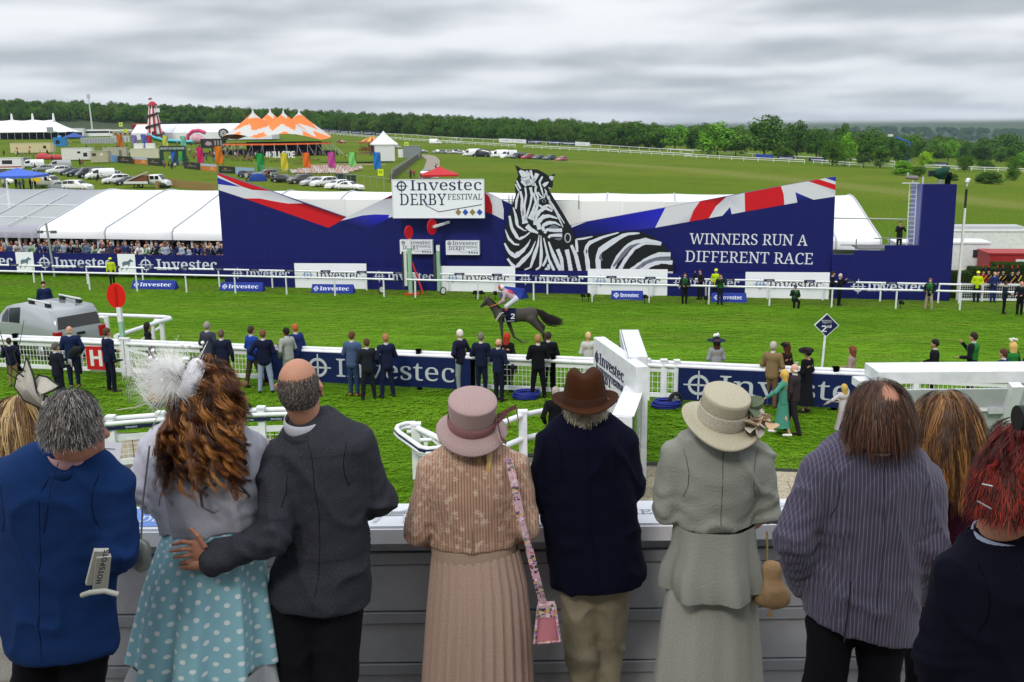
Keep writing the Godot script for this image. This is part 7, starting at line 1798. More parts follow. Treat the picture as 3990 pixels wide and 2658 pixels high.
func mid_people()->void:
	var NV:="161d3c";var DK:="1a1b22";var SKN:="b98a70";var BR:="3a281c";var GY:="6f6b66";var SH:="18140f"
	var g:="racegoers standing by the near fence"
	var P:=[
		[V(-14.56,.55,-28.04),.5,1.42,["m","front","front","stand","1b2036","93805a","short",BR,SKN,SH],"boy in navy jacket and tan trousers at the left edge"],
		[V(-12.74,.52,-27.95),.25,1.80,["m","front","pocket","stand","1a2950","1c2238","bald","a08a7c","c09078","8a5a2a"],"bald man in blue suit with black shoulder bag near the pickup"],
		[V(-12.27,.52,-25.98),-.6,1.74,["m","front","front","stand","1d1f2b","1d1f2b","short","57534f",SKN,SH],"grey-haired man in dark suit looking down at a paper"],
		[V(-11.47,.5,-27.45),-.75,1.84,["m","front","down","apart",NV,"181b2c","short","4a3524",SKN,"3a2a1c"],"man in navy suit and sunglasses holding rolled item by red disc"],
		[V(-11.33,.29,-31.18)+V(0,0,1.0),-1.2,1.68,["f","front","down","stand",DK,DK,"long","15110f","a87a5c",SH],"dark-haired woman in black coat at the gate"],
		[V(-9.64,.48,-25.88),-.5,1.66,["f","front","down","stand","1c1a20","skirt:b07a1c","long","2a1c14",SKN,SH],"woman in black top and mustard skirt behind the white fascinator"],
		[V(-8.71,.47,-27.94)+V(-.25,0,-.6),-.4,1.80,["m","front","pocket","stand","3c4150","3c4150","short","8a8680","c0927a",SH],"grey-haired man in slate suit left of navy-suited man"],
		[V(-7.87,.46,-27.4)+V(-.35,0,0),.1,1.80,["m","down","down","apart","1c2138","15161c","short","5d4a3a",SKN,SH],"sturdy man in dark navy jacket and black trousers, back turned"],
		[V(-7.52,.45,-27.95),-.7,1.80,["m","front","pocket","walk","2244a0","4a3f30","short","3a2a20","b88468","4a2f1c"],"bearded man in bright blue blazer with brown trousers"],
		[V(-7.03,.44,-27.35),.1,1.82,["m","hip","front","apart","171c36","9aa9c4","short","6a4630",SKN,SH],"man in navy blazer and pale blue jeans"],
		[V(-6.48,.44,-27.59)+V(0,0,-.3),.9,1.76,["m","pocket","front","stand","a9aca6","a9aca6","short","17120f","8a5a40",SH],"dark-haired man in light grey suit, smiling sideways"],
		[V(-6.33,.41,-28.37),.8,1.80,["m","front","down","stand","24356e","24356e","short","a8582c","c0927c",SH],"ginger man in royal navy suit beside the big board"],
		[V(-4.47,.41,-27.01),-.35,1.84,["m","front","front","stand","4a5d82","2e4260","short","5a3a24",SKN,"9a5a2a"],"man in slate blue blazer, sunglasses on his hair"],
		[V(-4,.4,-26.61),.3,1.72,["m","front","front","apart","23252e","202228","short","4e3422",SKN,SH],"shorter man in charcoal suit facing the board's letters"],
		[V(-3.5,.4,-26.84),.55,1.80,["m","pocket","front","apart","1c2240","1c2240","short","9a6a40",SKN,SH],"fair-haired man in dark navy suit, right of the trio"],
		[V(-1.47,.36,-27.49),.9,1.80,["m","hip","pocket","stand","221f38","8f9c98","short","cfcac2","c0927a",SH],"white-haired man in pinstripe blazer and pale grey trousers, hand on hip"],
		[V(-.87,.36,-27.12),-.2,1.78,["m","front","front","stand","1b213c","1b213c","short","6a645c",SKN,SH],"grey cropped man in navy suit leaning to the fence"],
		[V(-.38,.35,-26.66)+V(0,0,.2),-.7,1.76,["m","front","front","stand","1c2140","1b1d30","bald","6a4a34","c0927a",SH],"balding man in navy suit before the red-haired woman"],
		[V(-.14,.35,-27.12)+V(0,0,-.4),-.6,1.70,["f","down","front","stand","17161a","17161a","long","a02a14",SKN,SH],"woman with red and dark hair in black coat carrying a bag"],
		[V(.72,.34,-26.78),.1,1.80,["m","front","front","apart","131419","131419","short","9a7048","c0927a",SH],"sandy-haired man in black suit with white collar by the mesh"],
		[V(.88,.34,-27.01)+V(.15,0,-.4),-.2,1.74,["m","front","front","stand","15161b","15161b","short","2f2018",SKN,SH],"dark-haired man half hidden behind the sandy-haired man"],
		[V(2.21,.25,-27.73)+V(0,0,-.3),.2,1.68,["f","front","front","stand","c9cbc6","c9cbc6","short","c8a878",SKN,SH],"blonde woman in white jacket left of the display wall"],
		[V(5.81,.16,-27.76)+V(0,0,.3),.1,1.68,["f","front","front","stand","9fa3a6","skirt:9fa3a6","long","4a2a1a",SKN,SH],"woman in checked suit and wide navy hat at the rail"],
		[V(6.98,.25,-25.82),-.6,1.82,["m","front","front","stand","8a7350","6f5a40","short","a8a29a","c0927a","3a2a1c"],"tall grey-haired man in tan jacket reading with a woman"],
		[V(7.49,.24,-26.04)+V(0,0,-.3),.6,1.68,["f","front","front","stand","2a1c1c","skirt:2a1c1c","long","4a2414",SKN,SH],"auburn-haired woman with black hat behind the older man"],
		[V(7.79,.24,-25.38),.7,1.74,["f","front","front","stand","14151c","skirt:15161e","short","2a1614","c0927a",SH],"woman in long black sleeveless dress and black tilted hat"],
		[V(7.04,.25,-23.58)+V(-.1,0,0),.9,1.76,["m","down","front","walk","3a2f33","2b272a","bald","d0ccc6","c89a84",SH],"white-haired man in dark brown suit striding left"],
		[V(6.65,.25,-23.46),1.1,1.64,["f","out","down","walk","4f9684","skirt:4f9684","long","c8a048","c0927a","e0e0e0"],"blonde woman in teal green dress and white trainers walking"],
		[V(9.19,.22,-26.05),1.0,1.66,["f","front","front","stand","9c8c7e","skirt:a89a8c","long","6a3a20",SKN,SH],"brown-haired woman in taupe cardigan, hand at her chin"],
		[V(8.11,.23,-23.4),.5,1.30,["f","out","front","stand","d0c6cc","skirt:c4b4ba","long","b8964a",SKN,SH],"blonde girl in pale dress beside the blue flower hat"],
		[V(12.61,.16,-25.72)+V(.3,0,-1.3),.9,1.84,["m","front","face","stand","bib:2b7a36","17181c","short","2a1c14",SKN,SH],"photographer in green bib with camera slung, by the rail at right"],
		[V(12.89,.17,-25.26),.7,1.76,["m","front","front","stand","1d2a58","1d2a58","short","4a2e1e",SKN,SH],"man in blue suit in front of the green-bibbed photographer"],
		[V(13.94,.04,-26.87),.1,1.72,["f","front","front","stand","bib:2b7a36","17181c","long","c8a860",SKN,SH],"blonde woman in green bib with white flower headpiece"],
		[V(13.62,.15,-25.58)+V(.1,0,0),.8,1.78,["m","front","front","stand","1b2a5e","1b2a5e","bald","3a2a20","c0927a",SH],"balding man in royal blue suit at the right picture edge"],
		[V(11.72,.1,-26.74),1.2,1.78,["m","front","front","stand","16171c","16171c","short","14100e","a87a5c",SH],"black-haired man whose head shows above the white beam"],
		[V(-18.91,.02,-36.65)+V(-.2,0,-3.4),-2.6,1.80,["m","down","down","stand","1e2b54","1e2b54","short","1c1512","b8876c",SH],"dark-haired man in navy suit standing beyond the silver pickup"],
		[V(.76,.33,-21.44)+V(.2,0,.2),.3,1.78,["m","pocket","front","stand","141519","141519","short","9a948c","c0927a",SH],"man in black suit and red tie below the hand rail"]]
	var made:=[]
	for e in P: made.append(person(e[0],e[1],e[2],e[3],e[4],g))
	# hats, bags and papers that they carry
	brim_hat(made[22],outfit("f","front","front","stand").head*.94+V(0,.045,0),.27,.11,"1c2444");brim_hat(made[24],outfit("f","front","front","stand").head*.94+V(-.03,.08,0),.13,.04,"16171b",V(.1,0,.3));brim_hat(made[25],outfit("f","front","front","stand").head*.97+V(-.05,.08,0),.2,.04,"131318",V(.1,0,.2))
	for e in [[made[22],V(0,1.76,-.02),"dcdcdc"],[made[32],V(0,1.78,.0),"dedcd4"]]:
		var fl:=mn()
		for k in 14: fl.ball(e[1]+V(rn(-.09,.09),rn(-.02,.05),rn(-.05,.05)),Vector3.ONE*.032,6,4)
		part("flower_trim",fl,M(e[2],.8),e[0]).set_meta("kind","stuff")
	for e in [[1,V(.12,1.1,.22),V(.3,.28,.14),"17181c","shoulder_bag","black shoulder bag hanging on the bald man's back"],[18,V(.22,.72,.0),V(.2,.3,.3),"2a2a2d","handbag","dark holdall carried by the red-haired woman"],[2,V(.02,1.12,-.36),V(.16,.2,.01),"d8d8d6","paper","folded white paper held by the seated-looking grey man"],[25,V(.0,1.22,-.34),V(.12,.22,.02),"dcdce4","paper","white race programme held by the woman in black dress"],[3,V(.30,.95,-.12),V(.07,.07,.3),"1d1e22","umbrella","short black umbrella held by the man in sunglasses"],[8,V(.05,1.08,-.35),V(.12,.16,.02),"8a94b0","paper","small programme held by the blue-blazer man"]]:
		var r: Transform3D=made[e[0]].transform;var b:=Blob.new().add(-e[2]*.2,e[2]*.2,.07,.07,.02,e[2]/.16)
		solo(e[4],b.mesh(.025,mn()) if e[4] in ["shoulder_bag","handbag","umbrella"] else mn().box(Vector3.ZERO,e[2]),M(e[3],.7),e[5],e[4].replace("_"," "),r*e[1],made[e[0]].rotation.y)
	# seated woman with blue flowers, seen over the grey shoulder
	var bl:=person(V(7.25,.24,-21.05)+V(0,-.42,.4),.4,1.66,["f","front","front","sit","1a1b20","1c1d22","bun","4a2e22",SKN,SH],"seated woman in black wearing a bright blue flower headpiece")
	var fb:=mn()
	for k in 22: fb.ball(V(rn(-.13,.13),1.63+rn(-.05,.06),.07+rn(-.06,.06)),Vector3.ONE*.034,6,4)
	part("flower_headpiece",fb,M("3a58c8",.7),bl).set_meta("kind","stuff")
	var bd:=person(V(7.52,.24,-20.9)+V(.1,-.42,-.4),-.3,1.7,["m","front","front","sit","3a3b40","26272b","bald","8a7a70","c0927a",SH],"seated bald man in grey jacket beside the blue flower headpiece")
	solo("chair",mn().box(V(0,.44,0),V(.9,.05,.45)).box(V(0,.22,.2),V(.9,.44,.04)).box(V(0,.22,-.2),V(.9,.44,.04)),M("7d8084",.6),"low grey bench under the two seated racegoers","bench",V(7.37,.24,-20.96)+V(.05,0,0))
	rail_people()
	balcony_people()
	far_people()
func rail_people()->void:
	var SKN:="b98a70";var SH:="18140f";var g:="photographers and stewards along the far rail";var GB:="bib:2b6f38"
	var cams:=[0,3,4,5,7];var k:=0
	for e in [
		[V(9.88,-2.28,-55.79),PI,1.80,["m","front","front","stand","bib:2b5a34","15161a","short","3a241a",SKN,SH],"photographer in green bib and black trousers left of steward"],
		[cg(Vector2(3.701,59.99).x,58.6),2.2,1.80,["m","front","up","stand","23252e","1c1d24","short","2a1c14",SKN,SH],"man in dark waistcoat holding a pole by the navy board"],
		[cg(Vector2(4.617,58.39).x,58.7),2.6,1.82,["m","out","front","stand","c4e018","1a1c22","cap","c8dc20",SKN,SH],"steward in fluorescent yellow jacket and cap behind rail"],
		[V(11.86,-2.31,-55.57),PI,1.80,["m","face","face","stand","bib:2b6a3a","1b2438","short","1c1512",SKN,SH],"photographer in green bib shooting, beside the yellow steward"],
		[V(15.84,-2.34,-54.59),PI,1.70,["m","front","face","crouch",GB,"15161a","cap","1f3058",SKN,SH],"kneeling photographer in green bib and blue cap"],
		[V(18.62,-2.42,-55.5),-2.2,1.82,["m","face","face","stand","17181c","17181c","short","c0b8ac",SKN,SH],"broadcast cameraman in black with camera on shoulder"],
		[cg(Vector2(11.191,57.78).x,58.4),-2.0,1.84,["m","front","front","stand","1a1c26","1a1c26","short","2a1c14",SKN,SH],"man in black suit beside the broadcast cameraman"],
		[V(23.08,-2.45,-53.93),2.6,1.78,["m","front","front","apart",GB,"b3a488","short","7a4a30",SKN,"5a4a3a"],"photographer in green bib and beige trousers right of the wall"],
		[V(27.11,-2.6,-56.94),2.7,1.84,["m","front","front","stand","c4e018","1c2436","cap","cfe022",SKN,SH],"steward in long yellow coat and cap by the hedges"],
		[cg(Vector2(20.669,60.45).x,60.2),PI,1.80,["m","front","front","stand","26356c","26356c","bald","5a4a40","c0927a",SH],"man in blue suit and sunglasses next to the hedge steward"],
		[V(26.61,-2.46,-52.67),-2.0,1.78,["m","front","front","apart","1f2a38","16171c","short","3a2a20",SKN,SH],"photographer in dark vest bending over his lenses at right"],
		[V(27.18,-2.44,-52.09),2.4,1.84,["m","front","front","stand","1b2028","14151a","bald","6a4a3a","c08a78",SH],"heavy photographer in black carrying long lenses at right edge"],
		[V(-25.5,-1.85,-62.76),PI,1.76,["m","down","down","stand","c4dc20","191a22","cap","c2d81c","4a3226",SH],"steward in yellow vest standing before the left boards"],
		[cs(15.486,61.4,.532-.25),PI,1.70,["m","face","face","stand","22242a","1c1d22","short","5a3a24",SKN,SH],"photographer shooting from the stepped navy wall"],
		[cs(18.044,61.6,4.161-.75),2.2,1.70,["m","face","front","stand","15161a","15161a","cap","17181c",SKN,SH],"camera operator in black on top of the tower"]]:
		var o:=person(e[0]+(V(0,-.42,0) if e[3][3]=="crouch" else Vector3.ZERO),e[1],e[2],e[3],e[4],g)
		if k in cams: solo("hand_camera",mn().box(V(0,0,0),V(.16,.13,.1)).tube([V(0,0,-.05),V(0,-.02,-.3)],[.045,.06],8),M("121316",.4),"black %s camera of the %s" % ["stills",e[4].split(" in ")[0]+["","",""," beside the yellow steward"," who kneels"," in black",""," in beige trousers"][k] if k else "leftmost green-bibbed photographer"],"camera",o.transform*V(0,1.5 if k in [3,5] else 1.22,-.36),e[1])
		k+=1
	# bandsmen behind the hedge steward
	for j in 6:
		var s: float=lerpf(20.385,22.432,j/5.0)
		var o:=person(cg(s,61.3+.3*(j % 2)),PI+rn(-.5,.5),1.76,["m","front","front","stand","17181e" if j else "8a1c20","15161c","short","1a1512",SKN,SH],["bandsman with red plumed cap nearest the yellow steward","second bandsman in black tunic with red plume","third bandsman in black tunic with yellow sash","fourth bandsman, beside the bearded man","fifth bandsman with busby before the hedge","last bandsman with busby at the right edge"][j],"military bandsmen by the hedge")
		part("busby",Blob.new().add(V(0,1.74,0),V(0,1.84,0),.11,.10,.02).mesh(.03,mn()),M("17151a",.95),o)
		part("plume",Blob.new().add(V(.03,1.9,0),V(.06,2.06,0),.045,.03,.02).mesh(.03,mn()),M("c8281e",.9),o)
		part("sash",mn().beam(V(-.17,1.45,-.14),V(.15,1.0,-.15),.06,.03),M("c8a028",.6),o)
func balcony_people()->void:
	var tops:=["1b2240","20306a","5d7490","9aa4b4","23262e","c9b8a0","7a3a3a","2a3a60","b0a8a0","1a1b20","c87850","3a4a74","8fb090","dcdcdc","402a38","a8b4c8"]
	var nm:=["navy","royal blue","slate blue","pale grey","charcoal","beige","dark red","mid blue","stone","black","orange","denim blue","mint green","white","plum","ice blue"]
	var hs:=["short","short","long","short","bald","long"];var hc:=["2a1c14","4a3020","1a1412","8a8078","b08a58","6a3a20"];var hn:=["dark","brown","black","grey","fair","auburn"]
	for k in 93:
		var t:=k/92.0;var s:=lerpf(-45.0,-27.6,t)+rn(-.1,.1);var row:=k % 3;var a:=rng.randi() % 16;var h:=rng.randi() % 6
		var st: String=hs[h];var f:=st=="long";var arm: String=["lean","front","front","pocket"][rng.randi() % 4] if row else ["lean","lean","front"][rng.randi() % 3]
		var w:=63.75+row*.62+rn(.0,.2)
		person(cs(s,w,-1.42-.0137*(s+38.0)),PI-AL+rn(-.9,.9),rn(1.60,1.70) if f else rn(1.68,1.84),["f" if f else "m",arm,arm if arm=="lean" else "front","stand",tops[a],"1b1c22",st,hc[h],["b98a70","c0947c","8a5c44"][rng.randi() % 3],"18140f"],
			"balcony guest in %s with %s hair, %s row, %s from the left" % [nm[a],hn[h] if st!="bald" else "thin",["front","middle","back"][row],ordinal(k/3+1)],"guests on the marquee balcony")
func ordinal(n: int)->String:
	return "%d%s" % [n,"th" if n in [11,12,13] else ["th","st","nd","rd","th","th","th","th","th","th"][n % 10]]
func far_people()->void:
	var proto:=[];var cols:=["23283a","c9c4be","7a8494","3a2a34","a05040","1b1c20","d8d8d4","5a6a8a"]
	for k in 8:
		var o:=person(Vector3.ZERO,.0,1.75,["f" if k % 3==0 else "m","down","front","stand" if k % 2 else "sit",cols[k],["1c1e26","4a4a50","7a7060"][k % 3],"short" if k % 3 else "long",["2a1c14","6a4a30","15110f"][k % 3],"b98a70","18140f"],"x","");proto.append(o)
	var spots:=[]
	for e in [V(-76.98,-.91,-156.13),V(-77.49,-.91,-154.92),V(-78.96,-.89,-156.17),V(-75.2,-.93,-154.88),V(-74.68,-.93,-156.1),V(-75.56,-.96,-150.16),V(-73.42,-.98,-150.13),V(-72.38,-.98,-152.44)]: spots.append([e,"visitor under the blue gazebo","visitors under the blue gazebo",1])
	for e in [V(-75.72,-.54,-221.18),V(-74.2,-.58,-218.78),V(-73.82,-.58,-219.79),V(-72.8,-.6,-218.86),V(-78.79,-.46,-228.8),V(-73.94,-.54,-226.44),V(-101.01,-.12,-236.54),V(-99.21,-.16,-233.76),V(-115.74,.17,-254.78),V(-128.57,.43,-272.18),V(-98.82,-.33,-209.32),V(-99.39,-.32,-209.34),V(-70.18,-.9,-171.01),V(-69.62,-.9,-171.02),V(-177.29,2.4,-408.91)]: spots.append([e,"visitor near the entrance arch and parked cars","visitors on the car park grass",1])
	for e in [V(-45.42,-.86,-281.03),V(-19.3,-1.69,-189.92),V(-18.87,-1.69,-190.76),V(-18.25,-1.71,-190.11),V(-16.05,-1.7,-217.72),V(-15.7,-1.71,-217.81),V(-33.04,-1.09,-305.17),V(-44.01,-1.22,-183.63),V(-42.93,-1.26,-180.28),V(-44.72,-1.2,-185.33),V(-46,-1.23,-175.1),V(-42.58,-.83,-309.25),V(-41.16,-.88,-304.89),V(-58.16,-.44,-315.88)]: spots.append([e,"walker on grass or dirt road","walkers on the grass and road",1])
	for k in 90: spots.append([gp(lerpf(-153.5,-92.41,rng.randf()),lerpf(-404.14,-273.8,rng.randf())),"picnicker near the big screen","picnickers on the enclosure lawn",0])
	for k in 40: spots.append([gp(lerpf(-88.85,-62.11,rng.randf()),lerpf(-303.08,-254.97,rng.randf())),"picnicker before the giant letters","picnickers by the giant letters",0])
	spots.sort_custom(leftward2);var n:=0;var nth:={};var cn:=["dark navy","cream","grey-blue","plum","rust red","black","white","slate blue"]
	for e in spots:
		var src: Node3D=proto[n % 8];var o: Node3D=src if n<8 else src.duplicate()
		if n>=8: o.name=numbered("person");add_child(o)
		o.position=e[0]+(V(0,-.42,0) if n % 2==0 else Vector3.ZERO);o.rotation.y=rng.randf()*TAU;nth[e[2]]=nth.get(e[2],0)+1;tag(o,"%s, %s top, %s from the left" % [e[1],cn[n % 8],ordinal(nth[e[2]])],"person",e[2])
		if n % 2==0 and e[3]==1: o.position.y=e[0].y
		n+=1
	# the mass under the big top
	var cm:=Blob.new().add(V(0,.2,0),V(0,1.2,0),.2,.2,.05).add(V(0,1.55,0),V(0,1.6,0),.12).mesh(.14,mn()).done()
	var xs: Array[Transform3D]=[];var cc: Array[Color]=[];var p:=V(-72.26,-.14,-314.85)
	for k in 420:
		var a:=rng.randf()*TAU;var r:=sqrt(rng.randf());var q:=gp(p.x+cos(a)*18.5*r,p.z+sin(a)*13.0*r)
		xs.append(At(q));cc.append(Color(["0a0c16","5a5048","2a1420","101820","3a3a42","06121c","4a2a50"][k % 7]).srgb_to_linear()*1.2)
	copies("crowd",cm,vcol(.9),xs,cc)
func horse_and_jockey()->void:
	var g:=V(.47,-.83,-39.16);var o:=thing("racehorse","dark grey racehorse cantering left along the track, wearing navy number two cloth","horse",g,.0)
	var J:=[V(-.434,.287,-39.5),V(.104,.3,-39.5),V(.722,.313,-39.5),V(-.513,.389,-39.5),V(-.941,.94,-39.5),V(-.951,.97,-39.5),V(-1.224,.691,-39.5),V(-1.013,.799,-39.5),V(-1.06,1.068,-39.58),V(-1.069,1.139,-39.58),V(-.937,1.094,-39.42),V(-.945,1.185,-39.42)]
	for k in J.size(): J[k]-=g
	var n:=[V(-.436,.091,-39.36),V(-.4,-.458,-39.36),V(-.359,-.785,-39.36),V(-.441,-.958,-39.36),V(-.139,.012,-39.64),V(.084,-.626,-39.64),V(.413,-.846,-39.64),V(.544,-.888,-39.64),V(.797,.16,-39.34),V(1.052,-.163,-39.32),V(1.3,-.455,-39.34),V(1.398,-.741,-39.34),V(1.598,-.815,-39.34),V(.923,.06,-39.64),V(1.272,-.214,-39.66),V(1.279,-.62,-39.64),V(1.323,-.795,-39.64),V(1.459,-.797,-39.64)]
	for k in n.size(): n[k]-=g
	var b:=Blob.new();var fl:=V(1,1,.82)
	b.add(J[0],J[1],.27,.275,.1,fl).add(J[1],J[2],.27,.27,.1,fl).add(J[2],J[2]+V(.1,.02,0),.29,.26,.1,fl).add(J[3],J[4],.21,.125,.12,V(1,1,.7)).add(J[5],J[6],.098,.055,.06,V(1,1,.8)).add(J[7],J[7]+V(-.08,-.04,0),.085,.05,.05,V(1,1,.7)).add(J[8],J[9],.026,.008,.02).add(J[10],J[11],.026,.008,.02)
	b.add(n[0]+V(0,.22,.02),n[0],.15,.085,.08).add(n[0],n[1],.085,.052).add(n[1],n[2],.045,.034,.02).add(n[2],n[3],.038,.034,.02).add(n[4]+V(-.1,.2,0),n[4],.15,.1,.08).add(n[4],n[5],.09,.052).add(n[5],n[6],.044,.034,.02).add(n[6],n[7],.038,.036,.02)
	b.add(n[8],n[9],.19,.11,.1).add(n[9],n[10],.10,.062).add(n[10],n[11],.05,.036,.02).add(n[11],n[12],.04,.038,.02).add(n[13],n[14],.17,.09,.1).add(n[14],n[15],.075,.05).add(n[15],n[16],.042,.036,.02).add(n[16],n[17],.038,.036,.02)
	var coat:=wool("coat","3a3634","6e6864",.0,1.2,.6);coat.roughness=.5;part("body",b.mesh(.024,mn()),coat,o)
	for k in [3,7,12,17]: part("hoof",Blob.new().add(n[k],n[k]+(V(-.05,-.05,0) if k==3 else V(.06,-.01,0)),.045,.05,.01).mesh(.02,mn()),M("2a2624" if k!=12 else "8a8478",.5),o)
	var tl:=[V(.982,.502,-39.5),V(1.181,.408,-39.5),V(1.379,.203,-39.5),V(1.617,.068,-39.5),V(1.976,-.017,-39.5)];var tm:=mn();var mm:=mn()
	for k in 150:
		var r:=[];var a:=V(rng.randfn(),rng.randfn(),rng.randfn())*.05
		for j in 5: r.append(tl[j]-g+a*(.4+.45*j)*(1.0 if j<4 else .8)+V(0,0,0))
		tm.tube(r,[.012,.018,.016,.010,.003],4,false)
	part("tail",tm,M("1d1715",.7),o)
	for k in 90:
		var t:=rng.randf();var p: Vector3=J[4].lerp(J[3],t)+V(.05+.05*t,.12+.08*t,.0);mm.tube([p,p+V(.03,-.02,.06),p+V(.05+rn(0,.04),-.12,.10)],[.010,.009,.003],4,false)
	part("mane",mm,M("171210",.8),o)
	# cloth, saddle and bridle
	var cl:=mn();var rows:=[]
	for j in 9:
		var a:=lerpf(-.5,2.1,j/8.0);var r:=PackedVector3Array()
		for k in 6: r.append(J[0].lerp(J[1],lerpf(.12,1.12,k/5.0))+V(0,.30*cos(a),.255*sin(a))*(1.0 if a<1.6 else 1.0+(a-1.6)*.05))
		rows.append(r)
	part("number_cloth",cl.loft(rows,false),cloth("12173e",30.0,.05,.8,.1),o)
	var zc:=.262;letter("numeral","2",.17,.21,V(-.041,.201,-39.5)-g+V(0,0,zc),M("d6d8de",.6),o,false,true,Basis(),.004)
	letter("lettering","Investec",.30,.045,V(-.188,.091,-39.5)-g+V(0,0,zc-.02),M("b8bcc8",.6),o,true,true,Basis(),.004)
	part("cloth_piping",mn().tube([V(-.651,.155,-39.2)-g,V(-.479,.445,-39.2)-g,V(-.321,.467,-39.2)-g,V(-.43,.424,-39.2)-g,V(-.612,.145,-39.2)-g],.012,5),M("d8d8d8",.6),o)
	part("girth",mn().tube([V(-.284,.258,-39.22)-g,V(-.238,.031,-39.24)-g],.03,6),M("8a8a88",.7),o)
	part("bridle",mn().tube([J[6]+V(.05,.05,.08),J[7]+V(.0,.05,.09),J[5]+V(.04,.04,.08)],.013,5).tube([J[6]+V(.06,-.04,.05),J[6]+V(.1,.07,.07),J[6]+V(.06,.12,.03)],.012,5),M("121110",.5),o)
	part("rein",mn().tube([J[6]+V(.1,-.02,.07),V(-.822,.712,-39.3)-g,V(-.524,.819,-39.3)-g],.012,5),M("a85a2c",.6),o)
	# the rider
	var q:=[V(.092,1.007,-39.5),V(-.262,1.253,-39.5),V(-.418,1.415,-39.5),V(-.252,1.218,-39.35),V(-.344,.927,-39.3),V(-.525,.81,-39.35),V(-.254,1.168,-39.65),V(-.288,.84,-39.68),V(-.488,.755,-39.6),V(.161,.964,-39.4),V(-.209,.714,-39.25),V(-.213,.357,-39.22),V(.161,.929,-39.6),V(-.191,.623,-39.75),V(-.216,.272,-39.78)]
	for k in q.size(): q[k]-=g
	var jk:=thing("person","jockey in pink silks and red-white cap crouching on the grey horse","person",g,.0)
	var bb:=Blob.new().add(q[0],q[1],.11,.11,.06).add(q[1],q[2]+V(.02,-.05,0),.05,.05).add(q[2],q[2]+V(-.03,-.03,0),.095,.075).add(q[9],q[10],.08,.06).add(q[10],q[11],.055,.045).add(q[12],q[13],.08,.06).add(q[13],q[14],.055,.045).add(q[3],q[4],.05,.04).add(q[4],q[5],.04,.035).add(q[6],q[7],.05,.04).add(q[7],q[8],.04,.035)
	part("body",bb.mesh(.024,mn()),M("b88a74",.6),jk)
	var sk:=cloth("c2a4b2",40.0,.05,.6,.3);part("silks",Blob.new().add(q[0],q[1],.145,.15,.06,V(1,1,1.1)).add(q[3],q[4],.075,.065,.04).add(q[4],q[5].lerp(q[4],.15),.065,.045).add(q[6],q[7],.075,.065,.04).add(q[7],q[8].lerp(q[7],.15),.065,.045).mesh(.022,mn(),Creases.new(20,.01,1.5)),sk,jk)
	part("breeches",Blob.new().add(q[0]+V(.02,0,0),q[9],.13,.12).add(q[9],q[10],.115,.085).add(q[10],q[10].lerp(q[11],.15),.08,.07).add(q[12],q[13],.115,.085).mesh(.022,mn()),cloth("cfd0da",40.0,.04,.7,.2),jk)
	for k in [10,13]:
		part("boot",mn().tube([q[k].lerp(q[k+1],.3),q[k+1],q[k+1]+V(-.02,-.03,0)],[.062,.05,.06],8).tube([q[k+1]+V(.04,-.03,0),q[k+1]+V(-.16,-.05,0)],[.05,.04],8),M("131214",.35),jk);part("boot_top",mn().tube([q[k].lerp(q[k+1],.25),q[k].lerp(q[k+1],.48)],.068,8),M("a8303a",.5),jk)
	part("helmet",Blob.new().add(q[2]+V(.01,.02,0),q[2]+V(.02,.03,0),.125,.125).cut(V(-.2,-1,0),q[2]+V(0,-.02,0)).mesh(.02,mn()),M("d4d0d6",.4),jk)
	part("helmet_quarter",Blob.new().add(q[2]+V(.005,.02,0),q[2]+V(.015,.03,0),.129,.129).cut(V(-.2,-1,0),q[2]+V(0,-.015,0)).cut(V(1,0,0),q[2]+V(-.01,0,0)).mesh(.02,mn()),M("b8242e",.4),jk)
	part("back_spot",Blob.new().add(q[1].lerp(q[0],.25)+V(.05,.09,.02),q[1].lerp(q[0],.6)+V(.05,.09,.02),.09).mesh(.022,mn()),M("b8343c",.6),jk)
	solo("whip",mn().tube([q[5]+g+V(-.32,-.10,.03),q[5]+g+V(.05,.03,.03)],.014,6),M("c4622c",.5),"orange whip in the jockey's hand along the horse's neck","whip")
func track_things()->void:
	var k:=0
	for e in [V(-2.12,-2.12,-57.38),V(-1.78,-2.13,-57.4),V(-.95,-2.13,-57.14),V(4.11,-2.2,-56.42),V(4.45,-2.2,-56.45),V(7.63,-2.24,-55.94),V(21.63,-2.44,-54.17),V(11.09,-2.3,-55.66)]:
		var o:=thing("remote_camera","small black remote camera on the grass, %s from the left along far rail" % ordinal(k+1),"camera",e,rn(-.6,.6),"remote cameras at the far rail");k+=1
		part("body",mn().box(V(0,.42,0),V(.2,.2,.16)),M("111214",.5),o);part("lens",mn().tube([V(0,.42,.05),V(.05,.40,.26)],[.06,.075],8),M("0c0c0e",.3),o);part("stake",mn().tube([Vector3.ZERO,V(0,.36,0)],.02,5),M("1a1a1c",.5),o)
	var w:=thing("wedge_board","blue wedge board standing end-on behind the jockey","advertising board",V(.17,-2.18,-58.21),.9,"low wedge boards")
	part("wedge_cover",mn().poly(PackedVector2Array([Vector2(-.42,0),Vector2(.42,0),Vector2(0,.62)]),At(V(0,0,.8)),1.6),cloth("2b3f9a",20.0,.03,.7,.0),w)
